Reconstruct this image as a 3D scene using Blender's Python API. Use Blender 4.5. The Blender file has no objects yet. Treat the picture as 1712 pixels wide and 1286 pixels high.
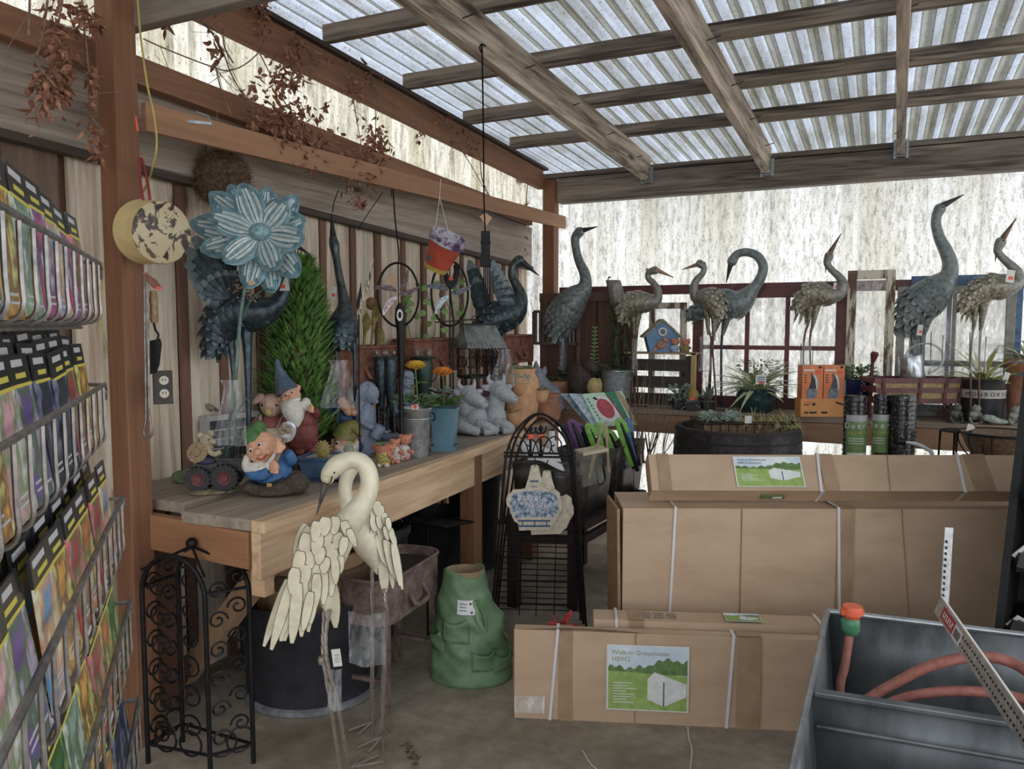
import bpy, bmesh, math, random
from mathutils import Vector as V, Matrix as MX, Euler, Quaternion
rnd = random.Random(7)
PI = math.pi
S = bpy.context.scene
COL = S.collection
# ------------------------------------------------------------------ camera
FPX, CX, CY, H = 1290.0, 856.0, 643.0, 1.55
PT, YW = math.radians(4.43), math.radians(25.6)
CF = V((-math.sin(YW) * math.cos(PT), math.cos(YW) * math.cos(PT), -math.sin(PT)))
CR = V((math.cos(YW), math.sin(YW), 0))
CU = CR.cross(CF)
CO = V((0, 0, H))
FH = V((-math.sin(YW), math.cos(YW), 0))
ZZ = V((0, 0, 1))
cam = bpy.data.objects.new('camera', bpy.data.cameras.new('camera'))
COL.objects.link(cam)
cam.matrix_world = MX.Translation(CO) @ MX((CR, CU, -CF)).transposed().to_4x4()
cam.data.sensor_width = 36
cam.data.lens = 36 * FPX / 1712
cam.data.clip_start = .02
S.camera = cam
# measuring helpers: where the line of sight through a photo point meets a known plane of the place
def ray(x, y): return CF + CR * ((x - CX) / FPX) - CU * ((y - CY) / FPX)
def onx(x, y, X): d = ray(x, y); return CO + d * (X / d.x)
def ony(x, y, Y): d = ray(x, y); return CO + d * (Y / d.y)
def onz(x, y, Z): d = ray(x, y); return CO + d * ((Z - H) / d.z)
def at(x, y, t): return CO + ray(x, y) * t
def dep(P): return (V(P) - CO).dot(CF)
def frame(O, t=None, yaw=0):
    k = (t or dep(O)) / FPX
    r, f = CR * k, FH * k
    if yaw:
        q = Quaternion(ZZ, math.radians(yaw)); r, f = q @ r, q @ f
    m = MX((r, f, ZZ * k)).transposed().to_4x4()
    m.translation = O
    return m
def base(x, y, z=.9, yaw=0): return frame(onz(x, y, z), yaw=yaw)
# ------------------------------------------------------------------ materials
SAT = .86
def lin(h, k=1.0):
    h = h.lstrip('#')
    o = []
    for i in (0, 2, 4):
        c = int(h[i:i + 2], 16) / 255
        c = c / 12.92 if c <= .04045 else ((c + .055) / 1.055) ** 2.4
        o.append(c * k)
    l_ = .3 * o[0] + .59 * o[1] + .11 * o[2]
    return (*[min(.88, max(0, l_ + (c - l_) * SAT)) for c in o], 1)
ALB = 1.5
MATS = {}
class NT:
    def __init__(s, name):
        s.m = bpy.data.materials.new(name); s.m.use_nodes = True
        s.t = s.m.node_tree; s.t.nodes.clear()
    def n(s, ty, **kw):
        nd = s.t.nodes.new('ShaderNode' + ty)
        for k, v in kw.items():
            if k.startswith('i_'): nd.inputs[k[2:].replace('_', ' ')].default_value = v
            else: setattr(nd, k, v)
        return nd
    def l(s, a, b): s.t.links.new(a, b)
    def out(s, sh):
        o = s.n('OutputMaterial'); s.l(sh, o.inputs[0])
def noise(g, scale=(1, 1, 1), detail=4, rough=.6, dist=0, coord='Object'):
    tc = g.n('TexCoord'); mp = g.n('Mapping'); mp.inputs['Scale'].default_value = scale
    g.l(tc.outputs[coord], mp.inputs[0])
    nz = g.n('TexNoise'); nz.inputs['Scale'].default_value = 1; nz.inputs['Detail'].default_value = detail
    nz.inputs['Roughness'].default_value = rough; nz.inputs['Distortion'].default_value = dist
    g.l(mp.outputs[0], nz.inputs[0])
    return nz
def ramp(g, src, stops):
    r = g.n('ValToRGB'); e = r.color_ramp.elements
    while len(e) < len(stops): e.new(.5)
    for i, (p, c) in enumerate(stops): e[i].position = p; e[i].color = c
    g.l(src, r.inputs[0])
    return r
def mat(name, c1, c2=None, sc=20, rough=.6, metal=0, lo=.35, hi=.65, bump=0, k=ALB, c3=None, spec=.5, trans=0, dist=0, detail=5):
    if name in MATS: return MATS[name]
    g = NT(name); b = g.n('BsdfPrincipled')
    b.inputs['Roughness'].default_value = rough; b.inputs['Metallic'].default_value = metal
    b.inputs['Specular IOR Level'].default_value = spec
    if trans: b.inputs['Transmission Weight'].default_value = trans
    if c2:
        s3 = sc if isinstance(sc, tuple) else (sc, sc, sc)
        nz = noise(g, s3, detail, .62, dist)
        st = [(lo, lin(c1, k)), (hi, lin(c2, k))]
        if c3: st = [(lo, lin(c1, k)), ((lo + hi) / 2, lin(c2, k)), (hi, lin(c3, k))]
        r = ramp(g, nz.outputs[0], st)
        g.l(r.outputs[0], b.inputs['Base Color'])
        if bump:
            bp = g.n('Bump'); bp.inputs['Strength'].default_value = bump; bp.inputs['Distance'].default_value = .01
            g.l(nz.outputs[0], bp.inputs['Height']); g.l(bp.outputs[0], b.inputs['Normal'])
    else: b.inputs['Base Color'].default_value = lin(c1, k)
    g.out(b.outputs[0])
    MATS[name] = g.m
    return g.m
def wood(name, c1, c2, ax='x', knots=None, rough=.75, k=ALB, grain=60, contrast=(.3, .7)):
    if name in MATS: return MATS[name]
    lo = 2.0
    sc = {'x': (lo, grain, grain), 'y': (grain, lo, grain), 'z': (grain, grain, lo)}[ax]
    g = NT(name); b = g.n('BsdfPrincipled'); b.inputs['Roughness'].default_value = rough
    nz = noise(g, sc, 6, .65, .6)
    s2 = {'x': (.8, 9, 9), 'y': (9, .8, 9), 'z': (9, 9, .8)}[ax]
    n2 = noise(g, s2, 3, .5, 1.5)
    mx = g.n('Mix'); mx.data_type = 'FLOAT'; mx.inputs[0].default_value = .5
    g.l(nz.outputs[0], mx.inputs[2]); g.l(n2.outputs[0], mx.inputs[3])
    r = ramp(g, mx.outputs[0], [(contrast[0], lin(c1, k)), (contrast[1], lin(c2, k))])
    fin = r.outputs[0]
    if knots:
        tc = g.n('TexCoord'); mp = g.n('Mapping')
        mp.inputs['Scale'].default_value = {'x': (1.2, 5, 5), 'y': (5, 1.2, 5), 'z': (5, 5, 1.2)}[ax]
        g.l(tc.outputs['Object'], mp.inputs[0])
        vo = g.n('TexVoronoi'); vo.inputs['Scale'].default_value = 1.0; g.l(mp.outputs[0], vo.inputs[0])
        rr = ramp(g, vo.outputs['Distance'], [(.04, (0, 0, 0, 1)), (.13, (1, 1, 1, 1))])
        m2 = g.n('Mix'); m2.data_type = 'RGBA'; m2.inputs[6].default_value = lin(knots, k)
        g.l(rr.outputs[0], m2.inputs[0]); g.l(fin, m2.inputs[7]); fin = m2.outputs[2]
    g.l(fin, b.inputs['Base Color'])
    bp = g.n('Bump'); bp.inputs['Strength'].default_value = .35; bp.inputs['Distance'].default_value = .004
    g.l(nz.outputs[0], bp.inputs['Height']); g.l(bp.outputs[0], b.inputs['Normal'])
    g.out(b.outputs[0]); MATS[name] = g.m
    return g.m
def panelmat(name, clean, grime, streak, sc, lo, hi, dif=.25, tr=.75, specks=True, ax='z', stripe=None):
    g = NT(name)
    nz = noise(g, sc, 8, .72)
    r = ramp(g, nz.outputs[0], [(lo, lin(grime)), (hi, lin(clean))])
    n2 = noise(g, {'z': (3.5, 3.5, .25), 'y': (3.5, .3, 3.5)}[ax], 4, .6)
    r2 = ramp(g, n2.outputs[0], [(.35, lin(streak)), (.62, (1, 1, 1, 1))])
    m = g.n('Mix'); m.data_type = 'RGBA'; m.blend_type = 'MULTIPLY'; m.inputs[0].default_value = 1
    g.l(r.outputs[0], m.inputs[6]); g.l(r2.outputs[0], m.inputs[7])
    c = m.outputs[2]
    if specks:
        n3 = noise(g, (70, 70, 55), 3, .8)
        r3 = ramp(g, n3.outputs[0], [(.3, (.3, .28, .25, 1)), (.44, (1, 1, 1, 1))])
        m3 = g.n('Mix'); m3.data_type = 'RGBA'; m3.blend_type = 'MULTIPLY'; m3.inputs[0].default_value = 1
        g.l(c, m3.inputs[6]); g.l(r3.outputs[0], m3.inputs[7]); c = m3.outputs[2]
    if stripe:  # bluish and beige bands paint the light and shade of the corrugated ribs
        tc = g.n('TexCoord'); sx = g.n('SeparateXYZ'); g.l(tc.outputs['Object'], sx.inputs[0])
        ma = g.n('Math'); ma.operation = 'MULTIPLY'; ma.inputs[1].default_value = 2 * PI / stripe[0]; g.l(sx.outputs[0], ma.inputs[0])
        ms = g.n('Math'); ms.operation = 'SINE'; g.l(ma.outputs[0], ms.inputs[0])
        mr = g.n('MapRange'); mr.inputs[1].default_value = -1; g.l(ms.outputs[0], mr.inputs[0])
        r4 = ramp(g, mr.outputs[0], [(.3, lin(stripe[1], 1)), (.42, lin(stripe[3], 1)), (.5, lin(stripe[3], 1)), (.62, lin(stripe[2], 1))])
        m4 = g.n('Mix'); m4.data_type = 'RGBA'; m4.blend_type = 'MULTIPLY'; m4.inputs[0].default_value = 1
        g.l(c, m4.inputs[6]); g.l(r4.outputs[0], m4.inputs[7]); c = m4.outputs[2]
    d = g.n('BsdfDiffuse'); t = g.n('BsdfTranslucent'); a = g.n('MixShader'); a.inputs[0].default_value = tr
    g.l(c, d.inputs[0]); g.l(c, t.inputs[0]); g.l(d.outputs[0], a.inputs[1]); g.l(t.outputs[0], a.inputs[2])
    g.out(a.outputs[0])
    return g.m
def filmmat(name, fac=.35, col='d8dce0', rough=.15):
    g = NT(name); p = g.n('BsdfPrincipled'); p.inputs['Base Color'].default_value = lin(col, 1); p.inputs['Roughness'].default_value = rough
    t = g.n('BsdfTransparent'); m = g.n('MixShader'); m.inputs[0].default_value = fac
    nz = noise(g, (30, 30, 12), 4, .6, 1); rr = g.n('MapRange'); rr.inputs[1].default_value = .35; rr.inputs[2].default_value = .7; rr.inputs[3].default_value = fac * .35; rr.inputs[4].default_value = min(1, fac * 1.9)
    g.l(nz.outputs[0], rr.inputs[0]); g.l(rr.outputs[0], m.inputs[0])
    g.l(t.outputs[0], m.inputs[1]); g.l(p.outputs[0], m.inputs[2]); g.out(m.outputs[0])
    MATS[name] = g.m
    return g.m
# ------------------------------------------------------------------ mesh builder
def cr(pts, n=8):
    """smooth curve through tuples of any length"""
    P = [tuple(p) for p in pts]
    if len(P) < 3 or n < 2: return P
    out = []
    for i in range(len(P) - 1):
        a, b, c, d = P[max(0, i - 1)], P[i], P[i + 1], P[min(len(P) - 1, i + 2)]
        for j in range(n):
            t = j / n
            out.append(tuple(.5 * (2 * q + (r - p) * t + (2 * p - 5 * q + 4 * r - s) * t * t + (3 * q - p - 3 * r + s) * t ** 3) for p, q, r, s in zip(a, b, c, d)))
    out.append(P[-1])
    return out
class MB:
    def __init__(s, M=None): s.v = []; s.f = []; s.mi = []; s.M = M or MX(); s.cur = 0
    def add(s, vs, fs):
        b = len(s.v); M = s.M
        s.v += [M @ V(v) for v in vs]
        s.f += [[b + i for i in f] for f in fs]; s.mi += [s.cur] * len(fs)
        return s
    def box(s, c, d, rot=None, taper=1):
        x, y, z = (q / 2 for q in d); R = rot.to_matrix() if isinstance(rot, (Euler, Quaternion)) else (rot or MX.Identity(3))
        vs = [V(c) + R @ V((sx * x * (taper if sz > 0 else 1), sy * y * (taper if sz > 0 else 1), sz * z)) for sz in (-1, 1) for sx, sy in ((-1, -1), (1, -1), (1, 1), (-1, 1))]
        return s.add(vs, [(3, 2, 1, 0), (4, 5, 6, 7), (0, 1, 5, 4), (1, 2, 6, 5), (2, 3, 7, 6), (3, 0, 4, 7)])
    def bar(s, p, q, w, h, up=ZZ):
        """rectangular bar from p to q"""
        p, q = V(p), V(q); d = (q - p); L = d.length; d.normalize(); a = d.cross(V(up)); a.normalize(); b = a.cross(d)
        R = MX((d, a, b)).transposed()
        return s.box((p + q) / 2, (L, w, h), R)
    def tube(s, pts, r, n=8, sx=1, cap=True, up=None):
        P = [V(p[:3]) for p in pts]
        rs = [p[3] for p in pts] if len(pts[0]) > 3 else ([r] * len(P) if not isinstance(r, (list, tuple)) else r)
        T = [(P[min(i + 1, len(P) - 1)] - P[max(i - 1, 0)]).normalized() for i in range(len(P))]
        a = V(up) if up else (ZZ if abs(T[0].z) < .9 else V((0, 1, 0)))
        a = (a - T[0] * a.dot(T[0])).normalized()
        vs, fs = [], []
        for i, p in enumerate(P):
            a = a - T[i] * a.dot(T[i])
            a.normalize(); b = T[i].cross(a)
            for j in range(n):
                th = 2 * PI * j / n
                vs.append(p + (a * math.cos(th) + b * (math.sin(th) * sx)) * rs[i])
        for i in range(len(P) - 1):
            for j in range(n):
                k = (j + 1) % n
                fs.append((i * n + j, i * n + k, (i + 1) * n + k, (i + 1) * n + j))
        if cap:
            fs.append(tuple(range(n))[::-1]); fs.append(tuple((len(P) - 1) * n + j for j in range(n)))
        return s.add(vs, fs)
    def lathe(s, prof, c=(0, 0, 0), n=24, R=None, sy=1, a0=0, a1=2 * PI):
        R = R or MX.Identity(3); full = abs(a1 - a0 - 2 * PI) < 1e-6; nn = n if full else n + 1
        vs, fs = [], []
        for r, z in prof:
            for j in range(nn):
                th = a0 + (a1 - a0) * j / n
                vs.append(V(c) + R @ V((r * math.cos(th), r * sy * math.sin(th), z)))
        for i in range(len(prof) - 1):
            for j in range(n):
                k = (j + 1) % nn
                fs.append((i * nn + j, i * nn + k, (i + 1) * nn + k, (i + 1) * nn + j))
        return s.add(vs, fs)
    def ell(s, c, r, rot=None, n=14):
        if not isinstance(r, (tuple, list)): r = (r, r, r)
        R = rot.to_matrix() if isinstance(rot, (Euler, Quaternion)) else (rot or MX.Identity(3))
        vs = [V(c) + R @ V((0, 0, -r[2]))]; fs = []; m = max(4, n // 2)
        for i in range(1, m):
            ph = -PI / 2 + PI * i / m
            for j in range(n):
                th = 2 * PI * j / n
                vs.append(V(c) + R @ V((r[0] * math.cos(ph) * math.cos(th), r[1] * math.cos(ph) * math.sin(th), r[2] * math.sin(ph))))
        vs.append(V(c) + R @ V((0, 0, r[2])))
        for j in range(n): fs.append((0, 1 + (j + 1) % n, 1 + j))
        for i in range(m - 2):
            for j in range(n):
                k = (j + 1) % n; a = 1 + i * n
                fs.append((a + j, a + k, a + n + k, a + n + j))
        a = 1 + (m - 2) * n; e = len(vs) - 1
        for j in range(n): fs.append((a + j, a + (j + 1) % n, e))
        return s.add(vs, fs)
    def prism(s, poly, y0, y1, M=None):
        """poly in x,z; extruded along y"""
        M = M or MX(); n = len(poly)
        vs = [M @ V((x, y0, z)) for x, z in poly] + [M @ V((x, y1, z)) for x, z in poly]
        fs = [tuple(range(n)), tuple(range(n, 2 * n))[::-1]] + [(i, n + i, n + (i + 1) % n, (i + 1) % n) for i in range(n)]
        return s.add(vs, fs)
    def leaf(s, P, d, nrm, L, W, prof=(.3, .8, 1, .8, .35, .02), cup=.12, bend=0, tip=None):
        P, d = V(P), V(d).normalized(); nrm = V(nrm); nrm = (nrm - d * nrm.dot(d)).normalized(); sd = d.cross(nrm)
        vs, fs = [], []; m = len(prof)
        for i, w in enumerate(prof):
            u = i / (m - 1); c = P + d * (L * u) + nrm * (bend * L * u * u)
            vs += [c - sd * (W * w / 2), c + nrm * (cup * W * w), c + sd * (W * w / 2)]
        for i in range(m - 1):
            for j in (0, 1): fs.append((3 * i + j, 3 * i + j + 1, 3 * i + j + 4, 3 * i + j + 3))
        s.add(vs, fs)
        if tip: s.mi[-2] = s.mi[-1] = tip
        return s
    def grid(s, fn, nu, nv):
        vs = [fn(i / nu, j / nv) for i in range(nu + 1) for j in range(nv + 1)]
        return s.add(vs, [(i * (nv + 1) + j, i * (nv + 1) + j + 1, (i + 1) * (nv + 1) + j + 1, (i + 1) * (nv + 1) + j) for i in range(nu) for j in range(nv)])
    def build(s, name, mats, parent=None, smooth=True, bev=0, thick=0, remesh=0, sub=0, label=None, disp=0):
        me = bpy.data.meshes.new(name)
        if not s.v: return None
        if parent is None:
            xs = [v.x for v in s.v]; ys = [v.y for v in s.v]; zs = [v.z for v in s.v]
            O = V(((min(xs) + max(xs)) / 2, (min(ys) + max(ys)) / 2, min(zs)))
        else: O = V(parent['_o']) if '_o' in parent else V((0, 0, 0))
        me.from_pydata([v - O for v in s.v], [], s.f)
        for m in (mats if isinstance(mats, (list, tuple)) else [mats]): me.materials.append(m)
        me.polygons.foreach_set('material_index', s.mi)
        if smooth:
            bm = bmesh.new(); bm.from_mesh(me); bmesh.ops.recalc_face_normals(bm, faces=bm.faces); bm.to_mesh(me); bm.free()
            me.polygons.foreach_set('use_smooth', [True] * len(me.polygons))
            if not remesh: me.set_sharp_from_angle(angle=math.radians(48))
        me.update()
        o = bpy.data.objects.new(name, me); COL.objects.link(o)
        if parent is None: o.location = O
        else: o.parent = parent
        o['_o'] = list(O)
        if remesh:
            r = o.modifiers.new('r', 'REMESH'); r.mode = 'VOXEL'; r.voxel_size = remesh; r.use_smooth_shade = True
            q = o.modifiers.new('s', 'SMOOTH'); q.iterations = 4; q.factor = .5
        if thick:
            q = o.modifiers.new('t', 'SOLIDIFY'); q.thickness = thick; q.offset = 0
        if bev:
            q = o.modifiers.new('b', 'BEVEL'); q.width = bev; q.segments = 2; q.limit_method = 'ANGLE'; q.angle_limit = .7
        if sub:
            q = o.modifiers.new('u', 'SUBSURF'); q.levels = sub; q.render_levels = sub
        if label: o['label'] = label
        return o
def tag(o, label, cat, group=None, kind=None):
    if label: o['label'] = label
    if cat: o['category'] = cat
    if group: o['group'] = group
    if kind: o['kind'] = kind
    return o
def struct(o): o['kind'] = 'structure'; return o
def thing(name, label, cat, O, group=None):
    o = bpy.data.objects.new(name, None); COL.objects.link(o); o.empty_display_size = .05
    o.location = V(O); o['_o'] = list(V(O))
    return tag(o, label, cat, group)
def copy_tree(o, parent=None):
    c = o.copy(); COL.objects.link(c)
    if parent: c.parent = parent
    for ch in [x for x in COL.objects if x.parent == o]: copy_tree(ch, c)
    return c
def text(name, s, size, M, m, parent, ext=.0006, align='CENTER', sx=1):
    cu = bpy.data.curves.new(name, 'FONT'); cu.body = s; cu.size = size; cu.extrude = ext; cu.align_x = align; cu.resolution_u = 2
    tmp = bpy.data.objects.new(name + '_t', cu)
    me = bpy.data.meshes.new_from_object(tmp)
    bpy.data.objects.remove(tmp)
    O = V(parent['_o']); T = M.copy()
    for v in me.vertices: v.co = (T @ V((v.co.x * sx, v.co.y, v.co.z))) - O
    me.materials.clear(); me.materials.append(m)
    o = bpy.data.objects.new(name, me); COL.objects.link(o); o.parent = parent; o['_o'] = list(O)
    return o
def facing(O, right, up):
    """matrix whose local x,y lie along right,up (for lettering and labels on a face); local z points off the face"""
    r = V(right).normalized(); u = V(up); u = (u - r * u.dot(r)).normalized()
    m = MX((r, u, r.cross(u))).transposed().to_4x4(); m.translation = V(O)
    return m
# ------------------------------------------------------------------ shared materials
BROWN = wood('brown_stained_post_wood', '6e4630', '96643f', 'z', k=1.1)
BROWNY = wood('brown_stained_beam_wood', '7a5038', 'a07050', 'y', k=1.1)
BROWNBOARD = wood('tan_brown_rail_wood', '8c6044', 'ac7e5a', 'y', k=1.1)
GREYW = wood('weathered_grey_timber', '5e524a', 'a4968a', 'y', knots='3a302a', k=1.5)
GREYX = wood('dark_weathered_header_timber', '3c3430', '94867a', 'x', knots='2c2420', k=1.2, contrast=(.38, .62))
PURL = wood('weathered_purlin_timber', '3a2e28', '9a8a7a', 'x', k=1.2, contrast=(.4, .6))
RAFT = wood('weathered_rafter_timber', '5c4c40', 'c4b2a0', 'y', knots='42362e', k=1.25, grain=35, contrast=(.4, .59))
FENCE = wood('weathered_fence_boards', '9a826e', 'd8bfaa', 'z', knots='5a4030', k=1.5, grain=40, contrast=(.36, .62))
BATTEN = wood('reddish_batten_boards', '5e4234', '84604e', 'z', k=1.2)
LUMBER = wood('new_bench_lumber', 'b08a66', 'd6b48e', 'y', knots='7a5638', k=1.2, grain=26, contrast=(.38, .58))
LUMBERX = wood('bench_lumber_end', 'a27a54', 'd0aa80', 'x', knots='7a5638', k=1.2, grain=26, contrast=(.38, .58))
PLANKTOP = wood('worn_bench_planks', '76675a', 'b0a08e', 'y', k=1.15)
BLACKM = mat('black_wrought_metal', '1c1a1c', '2c2a2b', 60, .5, .6, k=1)
DKM = mat('dark_wire', '222022', rough=.45, metal=.7, k=1)
GALV = mat('galvanised_steel', '7e848a', 'a4a8ac', 35, .42, .75, k=1.5, bump=.05)
WHITE = mat('white_plain', 'e0deda', k=1)
PAPER = mat('white_paper', 'd8d8da', 'e6e6e6', 30, k=1)
ORSTICK = mat('orange_price_sticker', 'f0502a', k=1)
FILM = filmmat('clear_plastic_film', .24)
FILM2 = filmmat('packing_tape_film', .3, 'd8b890', .2)
EYE = mat('black_eye_paint', '0c0a0a', rough=.15, k=1)
# ------------------------------------------------------------------ shell
def shell():
    global FLOORM
    g = NT('concrete_floor'); b = g.n('BsdfPrincipled'); b.inputs['Roughness'].default_value = .85
    nz = noise(g, (5, 5, 5), 9, .7)
    r = ramp(g, nz.outputs[0], [(.3, lin('7a6e62')), (.52, lin('a09282')), (.72, lin('bcac9a'))])
    n2 = noise(g, (1.3, 1.3, 1.3), 5, .6)
    r2 = ramp(g, n2.outputs[0], [(.5, (0, 0, 0, 1)), (.66, (1, 1, 1, 1))])
    mx = g.n('Mix'); mx.data_type = 'RGBA'; mx.inputs[7].default_value = lin('5e5a38')
    mm = g.n('Math'); mm.operation = 'MULTIPLY'; mm.inputs[1].default_value = .6
    g.l(r2.outputs[0], mm.inputs[0]); g.l(mm.outputs[0], mx.inputs[0]); g.l(r.outputs[0], mx.inputs[6])
    g.l(mx.outputs[2], b.inputs['Base Color'])
    bp = g.n('Bump'); bp.inputs['Strength'].default_value = .3; bp.inputs['Distance'].default_value = .01
    g.l(nz.outputs[0], bp.inputs['Height']); g.l(bp.outputs[0], b.inputs['Normal']); g.out(b.outputs[0])
    struct(MB().grid(lambda u, v: (-4 + 8 * u, -3 + 10 * v, 0), 8, 10).build('floor', g.m, smooth=False))
    yard = mat('yard_gravel', '8a8680', 'a8a49c', 6, .9, k=1.2)
    struct(MB().grid(lambda u, v: (-30 + 60 * u, -30 + 60 * v, -.02), 4, 4).build('ground', yard, smooth=False))
    # left fence: wide boards with darker battens set between them
    m = MB(); y = -.6; xw = -2.74; i = 0; FENCE2 = wood('old_dark_fence_boards', '5a483c', '8a7260', 'z', k=1.15)
    rr = random.Random(3)
    while y < 6.0:
        w = .2 + rr.uniform(-.03, .03)
        top = 2.42
        m.cur = 2 if y < 1.75 else 0; m.box((xw + rr.uniform(-.006, .006), y + w / 2, top / 2), (.022, w - .012, top), Euler((rr.uniform(-.004, .004), 0, 0)))
        m.cur = 1; m.box((xw + .018 if y > 1.7 else xw - .03, y + w + .02, top / 2), (.018, .045, top))
        y += w + .035
    m.cur = 1; m.box((xw - .05, 2.8, 1.2), (.02, 6.9, 2.4))
    dkf = wood('dark_fence_boards', '4e3c30', '705a48', 'z', k=1)  # plain dark brown wood, not assigned to any board
    m.build('wall_left', [FENCE, BATTEN, FENCE2], smooth=False)['kind'] = 'structure'
    dk = wood('old_dark_edge_board', '3c302a', '5c4c42', 'y', k=1)
    # grey weathered beam over the fence
    m = MB().bar((-2.69, -.6, 2.435), (-2.69, 5.95, 2.19), .05, .33)
    struct(m.build('trim_1', GREYW, smooth=False, bev=.004))
    struct(MB().bar((-2.675, -.6, 2.27), (-2.675, 5.95, 2.02), .05, .03).build('trim_2', dk, smooth=False))
    struct(MB().bar((-2.60, -.6, 2.595), (-2.60, 5.75, 2.40), .06, .105).build('trim_3', BROWNY, smooth=False, bev=.004))
    pm = mat('black_poly_pipe', '26262a', '4a4a50', 8, .35, k=1)
    p = MB(); p.tube([(-2.62, -.6, 2.545), (-2.62, 2.5, 2.475), (-2.62, 5.7, 2.34)], .013, 8)
    tag(p.build('irrigation_pipe', pm), 'black plastic pipe running along under the brown sill beam', 'pipe')
    # clerestory sheet above
    CL = panelmat('clerestory_sheet', 'd6d4cc', '8e8a7c', 'c8c2ac', (26, 26, 4), .34, .56, tr=.85)
    m = MB().grid(lambda u, v: (-2.72 + .014 * math.sin(2 * PI * (-.6 + 6.6 * u) / .076), -.6 + 6.6 * u, 2.42 + .62 * v), 700, 1)
    struct(m.build('window_1', CL))
    # top plate and posts
    struct(MB().bar((-2.5, -.5, 2.94), (-2.5, 5.75, 2.70), .045, .15).build('trim_4', BROWNY, smooth=False, bev=.004))
    struct(MB().bar((-2.5, -.5, 3.025), (-2.5, 5.8, 2.79), .09, .02).build('trim_5', dk, smooth=False))
    struct(MB().box((-2.445, 1.905, 1.45), (.092, .092, 2.9)).build('post_near', BROWN, smooth=False, bev=.004))
    struct(MB().box((-2.43, 5.79, 1.35), (.1, .1, 2.7)).build('post_corner', BROWN, smooth=False, bev=.004))
    struct(MB().bar((-2.385, 1.96, 2.285), (-2.385, 6.13, 2.39), .025, .1).build('trim_6', BROWNBOARD, smooth=False, bev=.003))
    # headers
    struct(MB().box((.65, 5.79, 2.605), (6.0, .09, .195)).build('beam_back', GREYX, smooth=False, bev=.005))
    struct(MB().box((.5, 5.79, 2.725), (6.5, .11, .035)).build('trim_7', GREYX, smooth=False, bev=.003))
    struct(MB().bar((-2.5, 1.97, 2.66), (-1.5, 1.97, 2.66), .05, .14).build('beam_near', wood('grey_near_header_timber', '6a6058', 'a2988c', 'x', k=1.1), smooth=False, bev=.004))
    # rafters with steel hangers, purlins, corrugated roof
    zr = lambda y: 2.655 + .04 * (5.74 - y)
    for i, (xa, xb, za) in enumerate(((-1.655, -1.625, .0), (-.765, -.765, -.02), (.0, .07, .03))):
        m = MB().bar((xa + (xa - xb) * .7, -1.5, zr(-1.5) + .055 + za * .5), (xb, 5.735, zr(5.735) + .052 + za), .05, .185)
        r_ = struct(m.build('rafter_%d' % (i + 1), RAFT, smooth=False, bev=.004)); r_.name = 'beam_%d' % (i + 1)
        h = MB()
        for sx in (-1, 1): h.box((xb + sx * .035, 5.735, 2.665 + za), (.02, .012, .12)); h.box((xb + sx * .03, 5.70, 2.66 + za), (.004, .07, .09))
        h.box((xb, 5.70, 2.61 + za), (.06, .07, .004))
        tag(h.build('joist_hanger', GALV, smooth=False), ['steel joist hanger on the rafter nearest the corner post', 'steel joist hanger under the middle rafter at the dark header', 'steel joist hanger where the rightmost rafter meets the header'][i], 'bracket', 'joist hangers')
        nl = MB()
        for k in range(5):
            yy = 2.9 + .62 * k; zz = zr(yy) + .05
            nl.tube([(xa + .025, yy, zz), (xa + .085, yy + .02, zz + .02)], .003, 5)
        nl.build('nail', DKM, r_)
    for k in range(-4, 6):
        yy = 1.715 + .695 * k
        if yy > 5.6: continue
        zz = zr(yy) + .19
        p = MB(); n = 60; q = random.Random(k)
        p.box((.55, yy, zz), (6.1, .04, .085), Euler((q.uniform(-.05, .05), q.uniform(-.003, .003), 0)))
        struct(p.build('beam_%d' % (k + 14), PURL, smooth=False, bev=.005))
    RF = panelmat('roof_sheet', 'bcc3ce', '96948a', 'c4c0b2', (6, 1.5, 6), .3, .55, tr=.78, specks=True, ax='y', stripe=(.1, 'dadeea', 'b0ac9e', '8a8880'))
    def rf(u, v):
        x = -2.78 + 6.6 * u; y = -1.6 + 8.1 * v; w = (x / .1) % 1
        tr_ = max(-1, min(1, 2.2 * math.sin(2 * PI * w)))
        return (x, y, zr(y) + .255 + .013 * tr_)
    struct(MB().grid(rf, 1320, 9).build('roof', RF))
    BW = panelmat('back_wall_sheet', 'f2f2f3', 'a4a29a', 'dcd8cc', (38, 38, 12), .32, .52, tr=.85)
    m = MB().grid(lambda u, v: (-2.75 + 5.9 * u, 5.96 + .016 * math.sin(2 * PI * (5.9 * u) / .12), 2.75 * v), 700, 1)
    struct(m.build('wall_back', BW))
    bkw = wood('light_block_boards', '6c5a4a', '94806c', 'z', k=1)
    m = MB()  # unseen partial wall added behind the camera to hold back fill light
    for i in range(9): m.box((-2.6 + i * .2, -2.6, 1.3), (.19, .025, 2.6))
    struct(m.build('wall_light_block', bkw, smooth=False))
shell()
# ------------------------------------------------------------------ light
w = bpy.data.worlds.new('sky'); S.world = w; w.use_nodes = True
bg = w.node_tree.nodes['Background']; bg.inputs[0].default_value = (.93, .97, 1, 1); bg.inputs[1].default_value = 1.15
sun = bpy.data.lights.new('sun', 'SUN'); sun.energy = 1.25; sun.angle = .5; sun.color = (1, .96, .88)
so = bpy.data.objects.new('sun', sun); COL.objects.link(so)
so.rotation_euler = V((.75, -.12, -.62)).to_track_quat('-Z', 'Y').to_euler()
S.view_settings.view_transform = 'Standard'; S.view_settings.look = 'None'; S.view_settings.gamma = 1; S.view_settings.exposure = 1.12
try: S.cycles.use_denoising = True; S.cycles.max_bounces = 8; S.cycles.transparent_max_bounces = 16
except Exception: pass
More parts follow.
